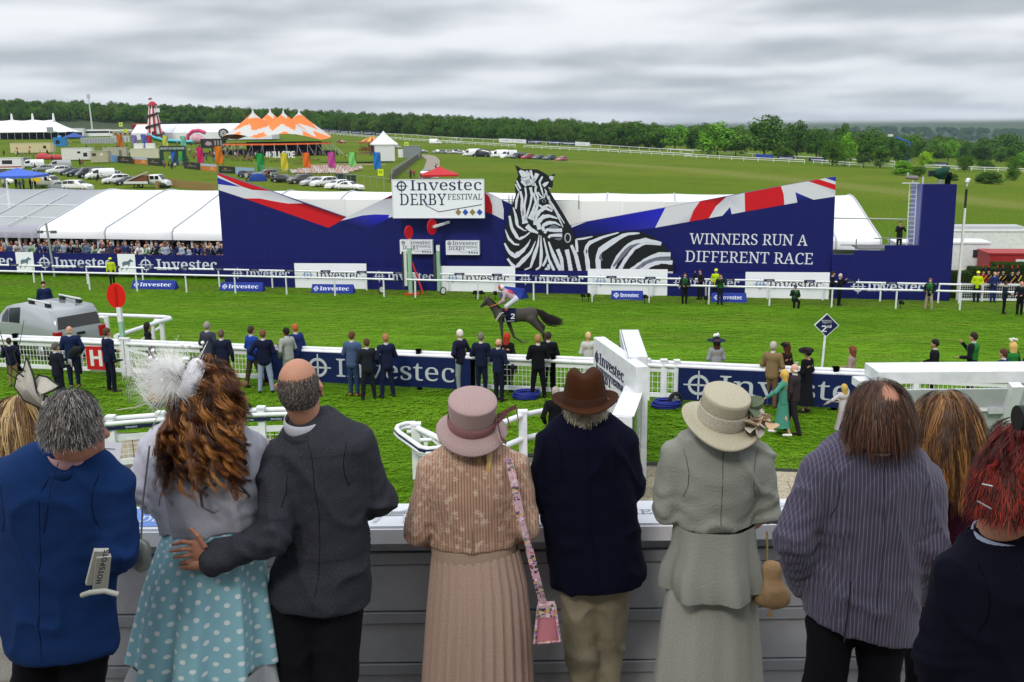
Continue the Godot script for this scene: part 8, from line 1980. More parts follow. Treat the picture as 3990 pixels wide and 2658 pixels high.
# ---------------------------------------------------------------- the terrace and its front row
const FLOOR:=4.92
func terrace()->void:
	var conc:=paint("8b8880",.85)
	struct("terrace_floor",mn().box(V(0,FLOOR-.12,-3.95),V(14,.24,2.3)),conc)
	for k in 4: struct("terrace_step",mn().box(V(0,FLOOR-.05+.3*(k+1)-.6,-2.3+.85*k),V(14,1.2,.86)),conc)
	struct("grandstand_deck",mn().box(V(0,15.2,11.6),V(30,.5,12.0)),paint("b4b4b0",.8));struct("grandstand_wall",mn().box(V(0,10.5,11.0),V(30,9.0,.4)),paint("9a9a98",.8))
	var o:=thing("parapet","grey boarded parapet with printed white ledge along the terrace front","parapet",V(0,FLOOR,-4.75),.0)
	var tilt:=Basis(Vector3.BACK,.0)
	part("ledge",mn().box(V(0,.92,-.015),V(9.0,.05,.30)),M("d3d5dc",.35),o)
	part("ledge_lip",mn().box(V(0,.895,.14),V(9.0,.075,.02)),M("dcdde3",.35),o)
	for e in [[.785,.865,.0,"a9aab0"],[.715,.775,.012,"9a9ba1"],[.455,.705,.0,"a9aab0"],[.39,.445,.014,"9a9ba1"],[.165,.38,.0,"a9aab0"],[.10,.155,.014,"9a9ba1"],[.0,.09,.0,"a9aab0"]]:
		for k in 4:
			part("board",mn().box(V(-3.375+k*2.25,(e[0]+e[1])/2,.05+e[2]),V(2.244,e[1]-e[0],.04)),paint(e[3],.55),o)
	part("backing_board",mn().box(V(0,.43,.0),V(9.0,.86,.05)),M("1e1f22",.8),o)
	# print on the ledge
	var up:=Transform3D(Basis(Vector3.RIGHT,-PI/2),V(0,.9475,0));var pr:=Node3D.new();pr.name="ledge_print";o.add_child(pr);pr.transform=up
	part("blue_field",mn().box(V(-1.68,.015,0),V(.62,.24,.002)),M("5d82cc",.4),pr)
	letter("lettering","Investec",.40,.06,V(-1.83,.05,.002),M("d8dcea",.4),pr,true,false,Basis(),.001);letter("lettering","DERBY",.27,.07,V(-1.90,-.05,.002),M("d8dcea",.4),pr,true,false,Basis(),.001)
	part("emblem",emblem(.045,.001),M("d8dcea",.4),pr).position=V(-1.87,.085,.002)
	letter("lettering","A DIFFERENT RACE",1.05,.055,V(.13,-.02,.0),M("7f848f",.4),pr,true,false,Basis(),.001)
	for x in [-.62,1.28]:
		var bd:=PackedVector2Array()
		for e in [[-.11,.02],[-.06,.06],[.03,.055],[.08,.1],[.11,.115],[.15,.07],[.13,.055],[.10,.06],[.08,.01],[.075,-.09],[.06,-.09],[.055,.0],[-.05,-.005],[-.06,-.05],[-.075,-.09],[-.09,-.09],[-.085,-.03]]: bd.append(Vector2(x+e[0],e[1]))
		part("zebra_print",mn().poly(bd,At(V(0,0,.001))),M("b9bcc4",.4),pr)
		var sm:=mn()
		for k in 14: sm.beam(V(x-.095+k*.0135,-.005+.004*k*.3,.002),V(x-.085+k*.0135,.045+.0035*maxf(0,k-8),.002),.005,.001)
		part("zebra_stripes",sm,M("2b2f3c",.4),pr).set_meta("kind","stuff")
class Creases extends Folds:
	var a:=FastNoiseLite.new()
	var amp:=.008
	var sx:=1.0
	var el:=[]
	func _init(s: int,m:=.008,x:=1.0)->void:
		a.seed=s;a.frequency=3.0;a.fractal_type=FastNoiseLite.FRACTAL_NONE;amp=m;sx=x
	func at(p: Vector3,_n: Vector3)->float:
		var f:=clampf(1.0-absf(a.get_noise_3d(p.x*1.3*sx+p.y*.5,p.y*.75/sx,p.z*1.3+5.0))*2.6,.0,1.0)
		var k:=.0
		for e in el:
			var d: Vector3=p-e[0];k+=exp(-d.length_squared()/.012)*sin(d.dot(e[1])*105.0+p.x*22.0+2.0*a.get_noise_3d(p.x*3.0,p.y*3.0,p.z*3.0))*amp*.55
		return k+amp*(1.2*f*f-.4)+(a.get_noise_3d(p.x*1.1*sx,p.y*.6/sx,p.z*1.1)+.30*a.get_noise_3d(p.x*2.6+9.0,p.y*4.0,p.z*2.6))*amp
func wool(key: String,base: String,fleck: String,relief: float,scale: float,rim:=.3)->StandardMaterial3D:
	rim*=.12
	var m:=StandardMaterial3D.new();m.albedo_texture=noise_tex("wool"+key,.22,4,512,[base,base,fleck],FastNoiseLite.TYPE_SIMPLEX);m.uv1_triplanar=true;m.uv1_scale=Vector3.ONE*scale
	m.roughness=.92;m.metallic_specular=.2;m.heightmap_enabled=true;m.heightmap_texture=noise_tex("weave_h",.09,2,256,["000000","ffffff"]);m.heightmap_scale=relief;m.rim_enabled=true;m.rim=rim;m.rim_tint=.7;return m
func painted(key: String,w: int,h: int,rough:=.85)->StandardMaterial3D:
	var im:=Image.create(w,h,false,Image.FORMAT_RGB8);var r:=RandomNumberGenerator.new();r.seed=5
	if key=="dots":
		im.fill(Color("8dbccb"))
		for y in h:
			for x in w:
				for c in [Vector2(.25,.25),Vector2(.75,.75)]:
					if Vector2((x+.5)/w,(y+.5)/h).distance_to(c)<.145: im.set_pixel(x,y,Color("dde6e8"))
	elif key=="pinstripe":
		for x in w:
			for y in h:
				var t:=.5+.5*sin(TAU*x/w*4.0);im.set_pixel(x,y,Color("3f3b4c").lerp(Color("7a7388"),pow(t,6.0)*.8+r.randf()*.22))
	elif key=="lace":
		var nz:=FastNoiseLite.new();nz.seed=3;nz.frequency=.02;nz.noise_type=FastNoiseLite.TYPE_CELLULAR;nz.cellular_return_type=FastNoiseLite.RETURN_DISTANCE2_SUB
		for y in h:
			for x in w:
				var g:=sin(x*TAU/16.0+(PI if (y/8) % 2 else .0))*sin(y*TAU/16.0);im.set_pixel(x,y,Color("8a5c4a").lerp(Color("c4ab98"),.1 if g>.1 else .75))
		for k in 90:
			var c:=Vector2(r.randf()*w,r.randf()*h);var rad:=r.randf_range(9,20);var np:=5;var ph:=r.randf()*TAU
			for dy in range(-24,25):
				for dx in range(-24,25):
					var d:=Vector2(dx,dy);var q:=d.length()/rad;var pet:=.55+.45*cos(d.angle()*np+ph)
					if q<pet and q>.16 and not (q>pet-.22 and q<pet-.13): im.set_pixel(posmod(int(c.x)+dx,w),posmod(int(c.y)+dy,h),Color("e0cfbc"))
	elif key=="floral":
		im.fill(Color("c9a4b0"))
		for k in 60: im.fill_rect(Rect2i(r.randi() % w,r.randi() % h,6+r.randi() % 14,6+r.randi() % 12),Color(["b02a5a","d8b030","e0d4d8","4a6a3c","7a5aa0","2a2a30"][k % 6]))
	var m:=StandardMaterial3D.new();m.albedo_texture=ImageTexture.create_from_image(im);m.roughness=rough;m.metallic_specular=.25;m.rim_enabled=true;m.rim=.25
	m.heightmap_enabled=true;m.heightmap_texture=noise_tex("weave_h",.09,2,256,["000000","ffffff"]);m.heightmap_scale=.04
	return m
var B0:=Vector3.ZERO
func front(label: String,at: Vector3,torso: Array,arms: Array,head: Vector3,hr: float,skin: String,mat: Material,hem: Array,cr: Folds,face:=V(0,0,-1),garment:="jacket",legs: Array=[])->Node3D:
	# torso: [centre, half width, half depth] from the shoulders down; arms: [shoulder, elbow, wrist]; all in the terrace's own metres
	var base:=V(at.x,FLOOR,at.z);B0=base;var o:=thing("person",label,"person",base,.0,"front row of spectators at the parapet")
	var h:=head-base;var nk: Vector3=torso[0][0]-base+V(0,.05,-.02);var k:=hr/.085;var rt:=face.cross(Vector3.UP).normalized()
	var b:=Blob.new()
	b.add(h+V(0,.025,0)*k-face*.018*k,h+V(0,-.02,0)*k+face*.03*k,hr*1.04,hr*.92,.03,V(.93,1.14,1.05)).add(h+(V(0,-.075,0)+face*.05)*k,h+(V(0,-.09,0)+face*.075)*k,.04*k,.03*k,.05)
	b.add(h+(V(0,-.02,0)+face*.115)*k,h+(V(0,-.045,0)+face*.13)*k,.012,.016,.02)
	b.add(h+V(0,-.07,0)*k-face*.02,nk+V(0,-.06,0),.060*k,.070*k,.03)
	for s in [-1.0,1.0]:
		var e: Vector3=h+rt*s*hr*1.0-face*.005;b.add(e+V(0,.012,0),e+V(0,-.03,0)+face*.012+rt*s*.006,.020,.012,.008,V(.55,1.15,1.0));b.add(e+V(0,.012,0)+rt*s*.014-face*.012,e+V(0,-.012,0)+rt*s*.012-face*.010,.008,.006,.006)
	var body:=b.mesh(.0075,mn())
	var c:=Blob.new()
	for j in torso.size()-3:
		var q: float=torso[j][2]*.55;c.add(torso[j][0]-base,torso[j+1][0]-base,q,torso[j+1][2]*.55,.05,V(torso[j][1]/torso[j][2]*.85,1,1))
	for a in arms:
		var d: Vector3=(a[2]-a[1]).normalized();c.add(a[0]-base,a[1]-base,.042,.036).add(a[1]-base,a[2]-base,.036,.027).add(a[2]-base,a[2]-base+d*.08,.034,.03,.02).add(a[2]-base+d*.08,a[2]-base+d*.15,.016,.011,.02)
	var hp: Vector3=torso[torso.size()-3][0]-base
	for s in 2:
		var hx:=V(hp.x-.09+.18*s,hp.y-.05,hp.z)
		if legs.size(): c.add(hp,legs[s][0]-base,.06,.05).add(legs[s][0]-base,legs[s][1]-base,.055,.045).add(legs[s][1]-base,legs[s][2]-base,.045,.035)
		else: c.add(hp,hx,.06).add(hx,V(hx.x,.08,hp.z),.055,.04)
	c.mesh(.03,body);part("body",body,M(skin,.55),o)
	var w:=Blob.new()
	for j in torso.size()-1:
		for q in 3:
			var e:=[]
			for f in [q/3.0,(q+1)/3.0]: e.append([torso[j][0].lerp(torso[j+1][0],f)-base,lerpf(torso[j][1],torso[j+1][1],f),lerpf(torso[j][2],torso[j+1][2],f)])
			w.add(e[0][0],e[1][0],e[0][2],e[1][2],.035,V((e[0][1]+e[1][1])/(e[0][2]+e[1][2]),1,1))
	for a in arms:
		if cr is Creases: cr.el.append([a[1]-base,(a[2]-a[0]).normalized()]);cr.el.append([a[1].lerp(a[2],.5)-base,(a[2]-a[1]).normalized()])
	if arms.size()==2: w.add(arms[0][0]-base+V(-.012,.034,0),torso[0][0]-base+V(-.05,.0,0),.046,.06,.03).add(arms[1][0]-base+V(.012,.034,0),torso[0][0]-base+V(.05,.0,0),.046,.06,.03)
	for a in arms:
		var r: Array=a[3] if a.size()>3 else [.075,.062,.05]
		w.add(a[0]-base,a[1]-base,r[0]*.92,r[1]*.92,.022).add(a[1]-base,a[2]-base,r[1]*.92,r[2]*.92,.02)
	w.cut(hem[0],hem[1]-base)
	part(garment,w.mesh(.0125,mn(),cr),mat,o)
	if garment in ["jacket","blazer"] and arms.size():
		var ink: StandardMaterial3D=mat.duplicate();ink.albedo_color=Color(.55,.55,.58)
		var sl:=[[]]
		for j in torso.size(): sl[0].append(torso[j][0]-base)
		for s in arms.size():
			var p: Vector3=arms[s][0]-base;var i:=signf(torso[1][0].x-arms[s][0].x);sl.append([p+V(.02*i,.075,0),p+V(.035*i,.03,0),p+V(.045*i,-.03,0),p+V(.042*i,-.09,0),p+V(.025*i,-.14,0)])
		for l in sl:
			var c3:=Curve3D.new();var pl:=[]
			for q in l.size():
				var d: Vector3=(l[mini(q+1,l.size()-1)]-l[maxi(q-1,0)])/6.0;c3.add_point(l[q],-d,d)
			for q in 25:
				var p:=c3.sample_baked(c3.get_baked_length()*q/24.0);p.z+=.4
				for it in 24: p.z-=w.dist(p)*.7
				p.z+=cr.at(p,Vector3.BACK)-.0005
				if p.y>hem[1].y-base.y+.02: pl.append(p)
			if pl.size()>3: part("seam",mn().tube(pl,.0017,5),ink,o)
	if legs.size():
		var l:=Blob.new()
		for e in legs: l.add(e[0]-base,e[1]-base,e[3],e[3]*.78,.03).add(e[1]-base,e[2]-base,e[3]*.78,e[3]*.66,.03)
		part("trousers",l.mesh(.015,mn(),Creases.new(7,.009)),legs[0][4],o)
	return o
func collar(o: Node3D,c: Vector3,r: float,h: float,mat: Material,lean: float,called:="shirt_collar")->void:
	var p:=part(called,mn().lathe([Vector2(r*.93,-h),Vector2(r*1.06,-h),Vector2(r*1.03,.0),Vector2(r*.99,h*.5),Vector2(r*.93,h*.5),Vector2(r*.88,-h)],28,Vector3.ZERO,1.0,1.02),mat,o)
	p.transform=Transform3D(Basis(Vector3.RIGHT,lean),c-B0)
func hair(o: Node3D,c: Vector3,R: Vector3,n: int,L0: float,L1: float,curl: float,turns: float,wide: float,inks: Array,low: float,bald: Vector3,br: float,thick:=.02,back:=.04,called:="hair")->void:
	# locks that grow from the scalp and fall; nothing grows on the face or within br of the bald spot's direction
	var mb:=mn();mb.has_c=true;var h:=c-B0+V(0,.008,.016);var seg:=(20 if curl>.015 else 10) if L1>.12 else 3
	var guide:=[];var d0:=Vector3.UP;var ph:=.0;var tn:=.0;var am:=.0;var L:=.0;var base_col:=Color.WHITE;var per:=1 if curl<.004 else (26 if curl>.015 else 9);var lay:=1.0
	for k in n:
		if k % per==0:
			d0=V(rng.randfn(),rng.randfn(),rng.randfn()).normalized();ph=rng.randf()*TAU;tn=turns*rn(.7,1.3);am=curl*rn(.5,1.2);L=rn(L0,L1);lay=1.0+rng.randf()*thick/R.x
			base_col=Color(inks[rng.randi() % inks.size()]).srgb_to_linear()*rn(.8,1.2);guide=[]
		var d:=(d0+V(rng.randfn(),rng.randfn(),rng.randfn())*(.06 if per>1 else .0)).normalized()
		if d.y<low or (d.z<-.35 and d.y<.55): continue
		if bald!=Vector3.ZERO and d.distance_to(bald)<br*rn(.82,1.1): continue
		var p:=h+d*R*lay;var v:=(V(d.x*.30,-.7,d.z*.3+.1)+V(rng.randfn(),rng.randfn(),rng.randfn())*.09).normalized()
		if d.y>.7: v=(v+V(d.x,0,.4)).normalized()
		var Lk:=L*rn(.94,1.06);var ds:=Lk/seg;var col:=base_col*rn(.8,1.2);var lead:=guide.is_empty() and per>1;var jit:=V(rng.randfn(),rng.randfn(),rng.randfn())*(.002 if per>1 else .0)
		var prev:=-1;var side:=Vector3.ZERO;var w:=wide*rn(.6,1.3)
		for j in seg+1:
			var t:=j/float(seg);var q:=(p-h)/(R*lay)
			if q.length()<1.0: p=h+q.normalized()*R*lay
			if p.y<h.y-R.y*.9: p.z=maxf(p.z,h.z+back+(lay-1.0)*R.x)
			var nn:=(p-h);nn.y*=.3;nn=nn.normalized()
			side=v.cross(nn).normalized();var off:=(side*cos(ph+t*tn*TAU)+nn*(sin(ph+t*tn*TAU)+.6))*am*minf(1.0,t*1.6)+jit*t
			var ww:=w*(1.0-.7*t*t);mb.col=col*(.9+.3*t)
			var e:=p+off
			if lead: guide.append(e)
			elif per>1 and j<guide.size(): e=e.lerp(guide[j]+jit*2.0,.82*smoothstep(.05,.7,t))
			var a:=mb.p(e-side*ww);mb.p(e+side*ww)
			if prev>=0: mb.tri(prev,a+1,prev+1);mb.tri(prev,a,a+1)
			prev=a;p+=v*ds;v=(v+V(0,-1,0)*(.30 if L1>.12 else .1)).normalized()
	part(called,mb,vcol(.5,.4),o)
func cap(o: Node3D,c: Vector3,R: Vector3,hex: String,cutn: Vector3,cuta: Vector3,extra: Array=[])->void:
	var b:=Blob.new().add(c-B0,c-B0+V(0,-.001,0),1.0,1.0,.02,R)
	b.bones[0][2]=1.0
	for e in extra: b.add(e[0]-B0,e[1]-B0,e[2],e[3],.04,V(e[4],1,.6))
	b.cut(cutn,c-B0+cuta);part("scalp_hair",b.mesh(.012,mn(),Creases.new(3,.006,2.0)),M(hex,.75),o)
func bowl_hat(o: Node3D,c: Vector3,tilt: Basis,prof: Array,mat: Material,band: Array,bm: Material,curl:=Vector2.ZERO,dent:=.0)->Node3D:
	# crown and brim turned on a block, the brim bent by curl (sides up, front and back down), the crown pinched by dent
	var mb:=mn().lathe(prof,56,Vector3.ZERO,.94,1.04)
	for k in mb.v.size():
		var q:=mb.v[k];var r:=Vector2(q.x,q.z).length();var f:=maxf(.0,(r-.10)/.08)
		q.y+=f*f*(curl.x*pow(q.x/maxf(r,.01),2.0)+curl.y*pow(q.z/maxf(r,.01),2.0)) if q.y<.06 else .0
		if dent>.0 and q.y>.05: q.y-=dent*exp(-pow(q.x/.035,2.0))*smoothstep(.05,.12,q.y)*(.7-q.z*3.0);q.x*=1.0-.22*smoothstep(.06,.13,q.y)*smoothstep(.05,-.09,q.z)
		mb.v[k]=q
	var o2:=part("hat",mb,mat,o);o2.transform=Transform3D(tilt,c-B0)
	part("hat_band",mn().lathe(band,48,Vector3.ZERO,.94,1.04),bm,o2);return o2
func skirt(o: Node3D,called: String,rows: Array,pleats: float,depth: float,mat: Material,uv: Vector2,twist:=.0)->void:
	var rings:=[];var n:=144
	for j in rows.size():
		var e=rows[j];var r:=PackedVector3Array();var t:=j/float(rows.size()-1)
		for k in n:
			var a:=-TAU*k/n;var f:=1.0+depth*t*(sin(a*pleats+twist*t)*.7+.3*sin(a*pleats*2.3+1.0))+depth*.25*sin(a*pleats+.7)
			r.append(e[0]-B0+V(cos(a)*e[1]*f,.0,sin(a)*e[2]*f))
		rings.append(r)
	rings.reverse();part(called,mn().loft(rings,true,false,false,uv),mat,o)
func grip(tube: Array,r: float,mat: Material,called: String,o: Node3D)->void:
	var q:=[]
	for e in tube: q.append(e-B0)
	part(called,mn().tube(q,r,7),mat,o)
func item(called: String,label: String,cat: String,at: Vector3,m: MB,mat: Material)->Node3D:
	return solo(called,m,mat,label,cat,at)
func front_row()->void:
	var dark:=cloth("15151b",60.0,.04,.9,.2);var o: Node3D
	# blonde woman at the far left
	o=front("woman with highlighted blonde hair at the far left, under a white sculpted headpiece",V(-2.159,6.275,-4.1),[[V(-2.143,6.367,-4.1),.072,.09],[V(-2.164,6.275,-4.1),.16,.12],[V(-2.195,5.962,-4.1),.158,.12],[V(-2.249,5.419,-4.1),.162,.14]],[],V(-2.113,6.538,-4.1),.09,"c0927a",cloth("c9c6bf",50.0,.05),[Vector3.DOWN,V(-2.249,5.419,-4.1)],Creases.new(1),V(.5,0,-.85),"dress")
	cap(o,V(-2.113,6.538,-4.1)+V(0,.0,.01),V(.114,.128,.118),"5a4430",V(.4,-.3,-1),V(0,0,-.05),[[V(-2.105,6.524,-4.05),V(-2.105,6.402,-4),.105,.10,1.1]])
	hair(o,V(-2.113,6.538,-4.1),V(.118,.132,.122),9000,.28,.42,.006,1.0,.0014,["8a6a42","b8965e","5a4028","c8ab78","6a4c30"],-.25,Vector3.ZERO,.0,.03,.09)
	headpiece(V(-2.034,6.687,-4.06))
	# man in the blue suit
	var bl:=wool("blue","142c58","21437c",.08,3.0,.35)
	o=front("grey-haired man in bright blue suit seen from behind at left",V(-1.723,6.229,-3.5),[[V(-1.653,6.604,-3.5),.095,.1],[V(-1.695,6.54,-3.5),.225,.135],[V(-1.708,6.426,-3.5),.231,.14],[V(-1.724,6.292,-3.5),.218,.135],[V(-1.747,6.157,-3.5),.203,.135],[V(-1.758,6.019,-3.5),.2,.14],[V(-1.755,5.889,-3.5),.201,.15],[V(-1.755,5.775,-3.5),.203,.15]],[[V(-1.89,6.516,-3.5),V(-1.979,6.269,-3.5),V(-2.047,6.022,-3.75),[.085,.075,.06]],[V(-1.49,6.502,-3.5),V(-1.477,6.262,-3.45),V(-1.689,6.082,-3.8),[.085,.078,.06]]],V(-1.591,6.752,-3.45),.087,"b8806c",bl,[V(.0,-1,0),V(-1.694,5.856,-3.4)],Creases.new(2,.010),V(.45,-.15,-.88),"jacket",[[V(-1.84,5.862,-3.5),V(-1.899,5.575,-3.5),V(-1.932,5.279,-3.5),.10,dark],[V(-1.668,5.859,-3.5),V(-1.715,5.573,-3.5),V(-1.746,5.277,-3.5),.10,dark]])
	collar(o,V(-1.626,6.652,-3.46),.074,.03,M("b58c90",.8),.25);collar(o,V(-1.642,6.621,-3.47),.100,.022,bl,.3,"jacket_collar")
	cap(o,V(-1.593,6.773,-3.45),V(.098,.116,.110),"2e2c2b",V(.35,-.62,-.72),V(.02,.0,-.045))
	hair(o,V(-1.592,6.765,-3.45),V(.098,.118,.110),9000,.016,.032,.003,.5,.0011,["4a4846","7d7a76","2a2827","9a9692","383534"],-.45,Vector3.ZERO,.0,.012)
	part("back_seam",mn().tube([V(-1.621,6.649,-3.36)-B0,V(-1.654,6.554,-3.345)-B0,V(-1.7,6.383,-3.35)-B0],.0016,4),M("0d1c3a",.9),o)
	var np:=mn();var nb:=V(-1.504,6.257,-3.32)
	for e in [[.0,.02,.0],[.012,-.03,.12]]: np.box(V(e[0],e[1]*.5,e[1]*.1),V(.05,.15,.02),Basis.from_euler(V(.3,.5,-.25+e[2])))
	np.tube([V(-.06,-.095,.015),V(-.025,-.078,.028),V(.03,-.072,.028),V(.07,-.092,.015)],.010,7)
	var news:=item("newspaper","rolled newspaper tucked under the blue-suited man's arm","newspaper",nb,np,M("a9a8a2",.9))
	letter("headline","HOTSPOTS",.15,.018,V(.012,-.05,.013),M("3a3a3a",.9),news,false,true,Basis.from_euler(V(.3,.5,PI/2-.25)),.001)
	var rc:=item("race_card","white race card held beyond the blue-suited man's shoulder","paper",V(-1.742,6.434,-3.95),mn().box(Vector3.ZERO,V(.17,.20,.004),Basis.from_euler(V(-.4,.2,-.15))),M("cfd0d8",.8))
	for k in 7: part("print_line",mn().box(V(.02*sin(k*2.0),.07-k*.024,.004),V(.09+.03*cos(k*3.0),.003,.001),Basis()),M("6a6c78",.9),rc).transform.basis=Basis.from_euler(V(-.4,.2,-.15))
	# woman with auburn curls
	var sh:=cloth("d2d2e2",90.0,.03,.7,.4)
	o=front("woman with auburn curls in white shawl and turquoise polka-dot skirt",V(-1.313,6.13,-3.95),[[V(-1.274,6.575,-3.95),.108,.09],[V(-1.298,6.502,-3.95),.221,.125],[V(-1.31,6.413,-3.95),.251,.14],[V(-1.315,6.313,-3.95),.245,.14],[V(-1.298,6.232,-3.95),.208,.13],[V(-1.292,6.15,-3.95),.172,.125],[V(-1.298,6.068,-3.95),.173,.12]],[[V(-1.506,6.495,-3.95),V(-1.553,6.346,-3.95),V(-1.601,6.135,-4.2),[.08,.075,.06]],[V(-1.092,6.489,-3.95),V(-1.078,6.34,-3.95),V(-1.195,6.13,-4.2),[.08,.075,.06]]],V(-1.247,6.735,-3.95),.088,"c0927a",sh,[V(.06,-1,0),V(-1.296,6.151,-3.9)],Creases.new(4,.013,1.5),V(-.2,0,-1),"shawl")
	skirt(o,"skirt",[[V(-1.293,6.171,-3.95),.175,.13],[V(-1.298,6.068,-3.95),.212,.17],[V(-1.323,5.891,-3.95),.251,.2],[V(-1.341,5.712,-3.95),.28,.235],[V(-1.358,5.55,-3.95),.301,.26]],9.0,.12,dots_mat(),Vector2(1.0,1.0));skirt(o,"white_hem",[[V(-1.358,5.55,-3.95),.301,.26],[V(-1.367,5.463,-3.95),.315,.275],[V(-1.374,5.386,-3.95),.324,.285]],9.0,.125,cloth("c9ccd2",60.0,.03),Vector2(1,1))
	cap(o,V(-1.252,6.74,-3.95),V(.094,.112,.104),"2c160c",V(0,-.2,-1),V(0,0,-.05),[[V(-1.248,6.711,-3.9),V(-1.254,6.621,-3.88),.095,.075,1.2]])
	hair(o,V(-1.251,6.743,-3.94),V(.098,.116,.108),10000,.20,.42,.034,3.0,.0013,["4e2812","7a4820","341a0c","a8703a","3f2010","8e5c2c"],-.3,Vector3.ZERO,.0,.030,.10)
	pillbox(V(-1.284,6.829,-3.84),V(-1.381,6.856,-3.84))
	var sb:=V(-1.518,6.11,-3.75);var bag:=item("clutch_bag","small silver-grey bag hanging at the polka-dot skirt's left side","handbag",sb,Blob.new().add(V(-.02,.03,0),V(.02,.03,.02),.04,.04,.02,V(.8,1.3,.7)).add(V(0,-.025,0),V(.005,-.025,0),.045,.04,.02,V(.8,1,.7)).mesh(.008,mn()),M("8d8f8a",.4,.3))
	part("strap",mn().tube([V(-1.514,6.159,-3.75)-sb,V(-1.499,6.341,-3.78)-sb,V(-1.468,6.557,-3.82)-sb],.004,6),M("8a8c90",.4,.4),bag)
	# bald man in grey tweed, arm round her
	var tw:=wool("tweed","26272e","8b8d97",.10,2.2,.3);var tr:=cloth("1d1d23",60.0,.05,.92,.2)
	o=front("bald man in grey tweed jacket with his arm round the woman",V(-.845,6.007,-3.98),[[V(-.843,6.575,-3.98),.085,.09],[V(-.819,6.491,-3.98),.176,.13],[V(-.815,6.396,-3.98),.181,.14],[V(-.803,6.254,-3.98),.168,.14],[V(-.808,6.11,-3.98),.157,.135],[V(-.82,5.965,-3.98),.183,.14],[V(-.847,5.839,-3.98),.213,.15],[V(-.863,5.711,-3.98),.21,.15]],[[V(-.972,6.438,-3.95),V(-.983,6.165,-3.8),V(-1.231,6.092,-3.76),[.10,.085,.072]],[V(-.653,6.494,-3.98),V(-.583,6.241,-4.02),V(-.731,6.044,-4.4),[.088,.075,.06]]],V(-.876,6.758,-3.95),.083,"b5826a",tw,[V(-.10,-1,0),V(-.87,5.792,-3.85)],Creases.new(5,.011),V(.1,-.1,-1),"jacket",[[V(-.956,5.766,-3.98),V(-.98,5.439,-4),V(-.988,5.124,-4),.115,tr],[V(-.774,5.763,-3.98),V(-.79,5.448,-3.98),V(-.804,5.122,-4),.115,tr]])
	collar(o,V(-.867,6.613,-3.96),.084,.035,M("c8cad8",.8),.25);collar(o,V(-.858,6.577,-3.96),.100,.028,tw,.25,"jacket_collar")
	hair(o,V(-.876,6.758,-3.95),V(.0845,.104,.098),15000,.004,.011,.0,.0,.0011,["2a2725","4a4643","6e6a66","1e1c1b"],-.75,V(.03,.93,.36),.74,.002,.04,"cropped_hair")
	var hd:=Blob.new();var wr:=V(-1.239,6.107,-3.76);var pm:=V(-1.285,6.132,-3.75)
	hd.add(wr-B0,pm-B0,.030,.030,.02,V(1,1.25,.6)).add(V(-1.287,6.161,-3.75)-B0,V(-1.288,6.097,-3.75)-B0,.018,.017,.02)
	for e in [[V(-1.292,6.168,-3.745),V(-1.336,6.178,-3.735),V(-1.381,6.163,-3.745)],[V(-1.296,6.144,-3.745),V(-1.342,6.147,-3.733),V(-1.393,6.134,-3.745)],[V(-1.296,6.12,-3.745),V(-1.336,6.117,-3.735),V(-1.38,6.107,-3.745)],[V(-1.293,6.096,-3.748),V(-1.328,6.088,-3.74),V(-1.359,6.078,-3.748)],[V(-1.253,6.155,-3.74),V(-1.273,6.206,-3.73),V(-1.299,6.233,-3.735)]]:
		hd.add(e[0]-B0,e[1]-B0,.0105,.0095,.008).add(e[1]-B0,e[2]-B0,.0095,.0075,.004)
	part("hand",hd.mesh(.0035,mn()),M("b07a64",.55),o,"left hand spread on the woman's back")
	# woman in the pink hat
	var pk:=cloth("b79d9c",70.0,.06,.8,.3);var lace:=painted("lace",512,512);lace.uv1_triplanar=true;lace.uv1_scale=Vector3.ONE*2.4
	o=front("woman in dusty pink hat, lace top and pleated pink skirt",V(-.195,5.987,-4.25),[[V(-.18,6.35,-4.25),.094,.085],[V(-.186,6.292,-4.25),.201,.115],[V(-.191,6.184,-4.25),.205,.13],[V(-.193,6.064,-4.25),.185,.125],[V(-.189,5.954,-4.25),.185,.12],[V(-.18,5.865,-4.25),.196,.13]],[[V(-.377,6.273,-4.25),V(-.443,6.012,-4.2),V(-.43,5.787,-4.6),[.068,.06,.05]],[V(.01,6.278,-4.25),V(.058,6.027,-4.2),V(.03,5.799,-4.6),[.068,.06,.05]]],V(-.181,6.483,-4.25),.085,"b27a5c",lace,[Vector3.DOWN,V(-.187,5.932,-4.15)],Creases.new(6,.006),V(0,0,-1),"lace_top")
	skirt(o,"pleated_skirt",[[V(-.18,5.904,-4.25),.198,.13],[V(-.171,5.741,-4.25),.222,.16],[V(-.173,5.536,-4.25),.239,.19],[V(-.181,5.161,-4.25),.259,.23]],30.0,.055,cloth("c8aa9c",60.0,.03,.6,.4),Vector2(1,1))
	part("waist_band",mn().lathe([Vector2(.193,-.055),Vector2(.198,-.02),Vector2(.192,.03)],40,V(-.186,5.921,-4.25)-B0,1.0,.68),cloth("c6ab98",90.0,.2),o)
	part("zip",mn().tube([V(-.19,6.371,-4.145)-B0,V(-.19,6.193,-4.115)-B0,V(-.19,5.958,-4.105)-B0],.004,5),M("a08a74",.6),o)
	hair(o,V(-.155,6.445,-4.27),V(.095,.11,.10),160,.1,.16,.004,.5,.004,["b8965a","8f6d3c","cfae74"],-.4,Vector3.ZERO,.0,.02)
	var bun:=Blob.new().add(V(-.113,6.435,-4.2)-B0,V(-.07,6.365,-4.22)-B0,.022,.018);part("ponytail",bun.mesh(.008,mn(),Creases.new(9,.004,2.0)),M("a5834e",.5),o)
	var sl:=cloth("a8767a",60.0,.05,.6,.4)
